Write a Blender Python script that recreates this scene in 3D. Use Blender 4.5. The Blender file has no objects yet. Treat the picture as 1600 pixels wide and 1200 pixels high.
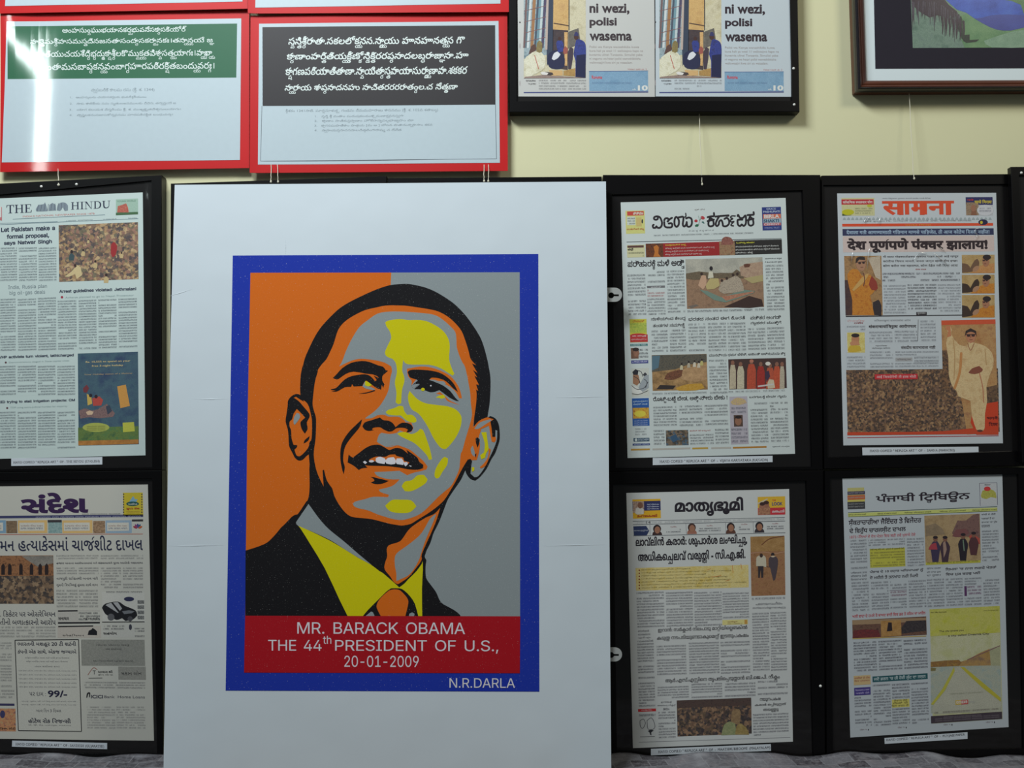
import bpy, math, random, json
from mathutils import Vector, Matrix
from mathutils.geometry import delaunay_2d_cdt

S = bpy.context.scene
COL = S.collection

# ------------------------------------------------------------------ camera, light, exposure
FPX = 1690.0                    # focal length in pixels of the 1600x1200 frame
PITCH = math.radians(3.7)
CAM_Y = -2.37
TABLE_Z = 0.76
_d0 = Vector((0.0, math.cos(PITCH), math.sin(PITCH)))
_up = Vector((0.0, -math.sin(PITCH), math.cos(PITCH)))
_t = (_d0 + _up * ((600 - 1180) / FPX))
CAM = Vector((0.0, CAM_Y, TABLE_Z - _t.z / _t.y * (-CAM_Y)))
cd = bpy.data.cameras.new('camera')
cam = bpy.data.objects.new('camera', cd)
COL.objects.link(cam)
cam.location = CAM
cam.rotation_euler = (math.pi / 2 + PITCH, 0, 0)
cd.sensor_width = 36.0
cd.lens = FPX * 36.0 / 1600.0
cd.clip_start = 0.01
S.camera = cam

S.view_settings.view_transform = 'Standard'
S.view_settings.look = 'None'
S.view_settings.gamma = 1.0
S.view_settings.use_curve_mapping = False
S.view_settings.exposure = 0.0

world = bpy.data.worlds.new('room_ambient')
S.world = world
world.use_nodes = True
bg = world.node_tree.nodes['Background']
bg.inputs[0].default_value = (0.80, 0.93, 1.0, 1)
bg.inputs[1].default_value = 0.09


def area(name, loc, aim, sx, sy, col, power):
    d = bpy.data.lights.new(name, 'AREA')
    d.shape = 'RECTANGLE'
    d.size, d.size_y = sx, sy
    d.color = col
    d.energy = power
    o = bpy.data.objects.new(name, d)
    COL.objects.link(o)
    o.location = loc
    o.rotation_euler = (Vector(aim) - Vector(loc)).to_track_quat('-Z', 'Y').to_euler()
    return o


area('window_daylight', (-0.95, -1.55, 3.62), (0.1, 0, 1.8), 0.9, 0.55, (0.89, 0.96, 1.0), 76)
area('ceiling_lamp', (2.05, -1.9, 3.5), (0.4, 0, 1.7), 0.7, 0.5, (1.0, 0.95, 0.80), 23)
area('window_slit', (-2.36, -3.0, 3.16), (-1.03, 0, 2.2), 0.06, 0.72, (0.86, 1.0, 0.98), 5.5)


# ------------------------------------------------------------------ photo pixel -> ray -> plane
def ray(px, py):
    return Vector(((px - 800) / FPX, 0, 0)) + _d0 + _up * ((600 - py) / FPX)


class Plane:
    """A real plane in the room: the point every printed mark on it is placed on."""
    def __init__(self, point, normal):
        self.p = Vector(point)
        self.n = Vector(normal).normalized()      # towards the room

    def at(self, px, py, off=0.0):
        d = ray(px, py)
        t = (self.p + self.n * off - CAM).dot(self.n) / d.dot(self.n)
        return CAM + d * t


def wall_plane(dist):
    return Plane((0, -dist, 0), (0, -1, 0))


# ------------------------------------------------------------------ materials
_mats = {}


def lin(c):
    return tuple((v / 12.92 if v <= 0.04045 else ((v + 0.055) / 1.055) ** 2.4) for v in c)


def rgb(r, g, b):
    return lin((r / 255.0, g / 255.0, b / 255.0)) + (1.0,)


class NT:
    def __init__(self, name):
        self.m = bpy.data.materials.new(name)
        self.m.use_nodes = True
        self.t = self.m.node_tree
        self.b = self.t.nodes['Principled BSDF']

    def n(self, kind, **kw):
        x = self.t.nodes.new(kind)
        for k, v in kw.items():
            setattr(x, k, v)
        return x

    def l(self, a, b):
        self.t.links.new(a, b)

    def math(self, op, a, b=None, c=None, clamp=False):
        x = self.n('ShaderNodeMath', operation=op, use_clamp=clamp)
        for i, v in enumerate((a, b, c)):
            if v is None:
                continue
            if isinstance(v, (int, float)):
                x.inputs[i].default_value = v
            else:
                self.l(v, x.inputs[i])
        return x.outputs[0]

    def mix(self, f, a, b):
        x = self.n('ShaderNodeMix', data_type='RGBA')
        for v, i in ((f, 0), (a, 6), (b, 7)):
            if isinstance(v, (int, float, tuple)):
                x.inputs[i].default_value = v
            else:
                self.l(v, x.inputs[i])
        return x.outputs[2]

    def ramp(self, f, stops, mode='LINEAR'):
        x = self.n('ShaderNodeValToRGB')
        x.color_ramp.interpolation = mode
        e = x.color_ramp.elements
        while len(e) < len(stops):
            e.new(0.5)
        for k, (p, c) in zip(e, stops):
            k.position = p
            k.color = c
        self.l(f, x.inputs[0])
        return x.outputs[0]

    def uv(self):
        return self.n('ShaderNodeTexCoord').outputs['UV']

    def obj(self):
        return self.n('ShaderNodeTexCoord').outputs['Object']

    def noise(self, vec, scale, detail=2.0, rough=0.5):
        x = self.n('ShaderNodeTexNoise')
        x.inputs['Scale'].default_value = scale
        x.inputs['Detail'].default_value = detail
        x.inputs['Roughness'].default_value = rough
        if vec is not None:
            self.l(vec, x.inputs['Vector'])
        return x.outputs['Fac']

    def bump(self, h, strength, dist=0.001):
        x = self.n('ShaderNodeBump')
        x.inputs['Strength'].default_value = strength
        x.inputs['Distance'].default_value = dist
        self.l(h, x.inputs['Height'])
        self.l(x.outputs[0], self.b.inputs['Normal'])
        return x.outputs[0]

    def rough(self, r, spec=0.5, coat=0.0, coat_r=0.1):
        self.b.inputs['Roughness'].default_value = r
        self.b.inputs['Specular IOR Level'].default_value = spec
        self.b.inputs['Coat Weight'].default_value = coat
        self.b.inputs['Coat Roughness'].default_value = coat_r
        return self


def shade(c, k):
    return tuple(min(1.0, v * k) for v in c[:3]) + (1.0,)


def flat(r, g, b, rough=0.7, spec=0.25, var=0.12, scale=48.0, coat=0.0, coat_r=0.12):
    """plain printed or painted colour with a faint paper grain"""
    key = ('flat', r, g, b, rough, spec, var, scale, coat, coat_r)
    if key not in _mats:
        k = NT('print_%d_%d_%d' % (r, g, b)).rough(rough, spec, coat, coat_r)
        c = rgb(r, g, b)
        f = k.noise(k.uv(), scale, 3.0)
        k.l(k.mix(f, shade(c, 1 - var), shade(c, 1 + var)), k.b.inputs['Base Color'])
        _mats[key] = k.m
    return _mats[key]


def ink(r, g, b, specks=0.5, grain=0.10):
    """poster ink rolled on a coarse paper: small unprinted specks show the paper"""
    key = ('ink', r, g, b, specks)
    if key not in _mats:
        k = NT('poster_ink_%d_%d_%d' % (r, g, b)).rough(0.7, 0.12)
        c = rgb(r, g, b)
        uv = k.uv()
        f = k.noise(uv, 55.0, 3.0, 0.7)
        base = k.mix(f, shade(c, 1 - grain), shade(c, 1 + grain))
        s = k.noise(uv, 62.0, 1.0, 0.4)
        s = k.math('MULTIPLY', k.math('SUBTRACT', s, 0.70), 6.0 * specks, clamp=True)
        k.l(k.mix(s, base, rgb(205, 205, 200)), k.b.inputs['Base Color'])
        _mats[key] = k.m
    return _mats[key]


def picture(stops, scale=12.0, detail=3.0, rough=0.6):
    """mottled printed colour for the small printed photographs"""
    key = ('pic', tuple(stops), scale, detail)
    if key not in _mats:
        k = NT('printed_picture').rough(rough, 0.3, 0.15, 0.2)
        f = k.noise(k.uv(), scale, detail, 0.65)
        n = len(stops)
        st = [(0.30 + 0.40 * i / (n - 1), rgb(*c)) for i, c in enumerate(stops)]
        g = k.noise(k.uv(), 70.0, 2.0, 0.8)              # print grain, about a pixel and a half
        x = k.n('ShaderNodeMix', data_type='RGBA', blend_type='MULTIPLY')
        x.inputs[0].default_value = 1.0
        k.l(k.ramp(f, st), x.inputs[6])
        k.l(k.math('MULTIPLY_ADD', g, 0.9, 0.55), x.inputs[7])
        k.l(x.outputs[2], k.b.inputs['Base Color'])
        _mats[key] = k.m
    return _mats[key]


def crowd(stops, cell=4.0, name='printed_crowd'):
    """a printed crowd: small cells of many colours, cell size in photo pixels"""
    key = ('crowd', tuple(stops), cell)
    if key not in _mats:
        k = NT(name).rough(0.6, 0.3, 0.15, 0.2)
        uv = k.uv()
        v = k.n('ShaderNodeTexVoronoi')
        v.inputs['Scale'].default_value = 100.0 / cell
        nz = k.n('ShaderNodeTexNoise')
        nz.inputs['Scale'].default_value = 140.0 / cell
        k.l(uv, nz.inputs['Vector'])
        wob = k.n('ShaderNodeVectorMath', operation='MULTIPLY_ADD')
        k.l(nz.outputs['Color'], wob.inputs[0])
        wob.inputs[1].default_value = (0.018 * cell, 0.018 * cell, 0)
        k.l(uv, wob.inputs[2])
        k.l(wob.outputs[0], v.inputs['Vector'])
        s = k.n('ShaderNodeSeparateColor')
        k.l(v.outputs['Color'], s.inputs[0])
        n = len(stops)
        c = k.ramp(s.outputs[0], [(i / n, rgb(*[0.72 * a + 0.28 * sum(t[z] for t in stops) / n for z, a in enumerate(q)])) for i, q in enumerate(stops)], 'CONSTANT')
        f = k.noise(uv, 60.0 / cell, 3.0, 0.7)
        dk = k.math('MULTIPLY_ADD', f, 1.6, 0.42)
        x = k.n('ShaderNodeMix', data_type='RGBA', blend_type='MULTIPLY')
        x.inputs[0].default_value = 1.0
        k.l(c, x.inputs[6])
        k.l(dk, x.inputs[7])
        k.l(x.outputs[2], k.b.inputs['Base Color'])
        _mats[key] = k.m
    return _mats[key]


def body_text(paper, inkc, dens=0.8, gap=0.44):
    """columns of small print: one unit of UV is one line of type"""
    key = ('body', paper, inkc, dens, gap)
    if key not in _mats:
        k = NT('small_print').rough(0.65, 0.3, 0.12, 0.2)
        s = k.n('ShaderNodeSeparateXYZ')
        k.l(k.uv(), s.inputs[0])
        u, v = s.outputs[0], s.outputs[1]
        row = k.math('FLOOR', v)
        fv = k.math('FRACT', v)
        band = k.math('SUBTRACT', 1.0, k.math('MULTIPLY', k.math('ABSOLUTE', k.math('SUBTRACT', fv, 0.5)), 2.0))
        band = k.math('MULTIPLY', k.math('SUBTRACT', band, 0.22), 3.2, clamp=True)

        def vec(a, b):
            c = k.n('ShaderNodeCombineXYZ')
            k.l(a, c.inputs[0])
            k.l(b, c.inputs[1])
            return c.outputs[0]
        words = k.noise(vec(k.math('MULTIPLY', u, 0.9), k.math('MULTIPLY', row, 7.31)), 1.0, 1.0)
        words = k.math('MULTIPLY', k.math('SUBTRACT', words, gap - 0.09), 9.0, clamp=True)
        letters = k.noise(vec(k.math('MULTIPLY', u, 3.3), k.math('MULTIPLY', v, 2.3)), 1.0, 2.0, 0.7)
        letters = k.math('MULTIPLY', k.math('SUBTRACT', letters, 0.28), 2.6, clamp=True)
        para = k.n('ShaderNodeTexWhiteNoise', noise_dimensions='1D')
        k.l(row, para.inputs['W'])
        cut = k.math('GREATER_THAN', para.outputs['Value'], 0.13)
        half = k.noise(vec(k.math('MULTIPLY', u, 0.11), k.math('MULTIPLY', row, 3.7)), 1.0, 0.0)
        half = k.math('GREATER_THAN', half, 0.5)
        keep = k.math('MAXIMUM', cut, half)
        m = k.math('MULTIPLY', band, words)
        m = k.math('MULTIPLY', m, letters)
        m = k.math('MULTIPLY', m, keep)
        m = k.math('MULTIPLY', m, min(1.0, dens * 1.15))
        k.l(k.mix(m, rgb(*paper), rgb(*inkc)), k.b.inputs['Base Color'])
        _mats[key] = k.m
    return _mats[key]


def surface(name, c, rough, spec=0.5, coat=0.0, coat_r=0.1, var=0.1, scale=8.0, bump=0.0, bump_scale=20.0, bdist=0.002):
    key = ('surf', name)
    if key not in _mats:
        k = NT(name).rough(rough, spec, coat, coat_r)
        o = k.obj()
        f = k.noise(o, scale, 4.0)
        k.l(k.mix(f, shade(rgb(*c), 1 - var), shade(rgb(*c), 1 + var)), k.b.inputs['Base Color'])
        if bump:
            n = k.bump(k.noise(o, bump_scale, 2.0), bump, bdist)
            if coat:
                k.l(n, k.b.inputs['Coat Normal'])
        _mats[key] = k.m
    return _mats[key]


# ------------------------------------------------------------------ things, parts
def thing(name, label, cat, loc, group=None):
    o = bpy.data.objects.new(name, None)
    COL.objects.link(o)
    o.empty_display_size = 0.05
    o.location = loc
    o['label'] = label
    o['category'] = cat
    if group:
        o['group'] = group
    return o


def origin_of(o):
    v = Vector((0, 0, 0))
    while o is not None:
        v += o.location
        o = o.parent
    return v


def link(name, me, parent, label=None):
    o = bpy.data.objects.new(name, me)
    COL.objects.link(o)
    if parent is not None:
        o.parent = parent
    if label:
        o['label'] = label
    return o


def mesh(name, verts, faces, mats, parent=None, mi=None, uvs=None, label=None, smooth=False):
    """verts in room coordinates; stored relative to the parent chain"""
    org = origin_of(parent)
    me = bpy.data.meshes.new(name)
    me.from_pydata([tuple(Vector(v) - org) for v in verts], [], faces)
    for m in (mats if isinstance(mats, (list, tuple)) else [mats]):
        me.materials.append(m)
    if mi:
        me.polygons.foreach_set('material_index', mi)
    if uvs:
        ul = me.uv_layers.new(name='UVMap')
        flatuv = []
        for p in me.polygons:
            for vi in p.vertices:
                flatuv += uvs[vi]
        ul.data.foreach_set('uv', flatuv)
    if smooth:
        me.polygons.foreach_set('use_smooth', [True] * len(me.polygons))
    me.validate()
    me.update()
    return link(name, me, parent, label)


# ------------------------------------------------------------------ filled outlines
def area2(l):
    return sum(l[i - 1][0] * l[i][1] - l[i][0] * l[i - 1][1] for i in range(len(l)))


def winding(loops, x, y):
    w = 0
    for l in loops:
        x0, y0 = l[-1]
        for x1, y1 in l:
            if y0 <= y:
                if y1 > y and (x1 - x0) * (y - y0) - (x - x0) * (y1 - y0) > 0:
                    w += 1
            elif y1 <= y and (x1 - x0) * (y - y0) - (x - x0) * (y1 - y0) < 0:
                w -= 1
            x0, y0 = x1, y1
    return w


def fill(loops):
    """triangles of the inside (non-zero winding) of closed loops"""
    vs, es = [], []
    for l in loops:
        b = len(vs)
        vs += [Vector(p) for p in l]
        es += [(b + i, b + (i + 1) % len(l)) for i in range(len(l))]
    ov, _, of, _, _, _ = delaunay_2d_cdt(vs, es, [], 0, 1e-6)
    ft = []
    for f in of:
        cx = sum(ov[i][0] for i in f) / len(f)
        cy = sum(ov[i][1] for i in f) / len(f)
        if winding(loops, cx, cy) != 0:
            ft.append(tuple(f))
    return [tuple(v) for v in ov], ft


def smooth_loop(pts, k=3, corner=50.0):
    """Catmull-Rom through the points; sharp corners stay sharp"""
    n = len(pts)
    P = [Vector(p) for p in pts]
    cr = []
    for i in range(n):
        a, b = P[i] - P[i - 1], P[(i + 1) % n] - P[i]
        if a.length < 1e-9 or b.length < 1e-9:
            cr.append(True)
        else:
            cr.append(math.degrees(a.angle(b)) > corner)
    out = []
    for i in range(n):
        p1, p2 = P[i], P[(i + 1) % n]
        p0 = p1 if cr[i] else P[i - 1]
        p3 = p2 if cr[(i + 1) % n] else P[(i + 2) % n]
        for j in range(k):
            t = j / k
            q = 0.5 * ((2 * p1) + (p2 - p0) * t + (2 * p0 - 5 * p1 + 4 * p2 - p3) * t * t + (3 * p1 - p0 - 3 * p2 + p3) * t ** 3)
            out.append((q.x, q.y))
    return out


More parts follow.
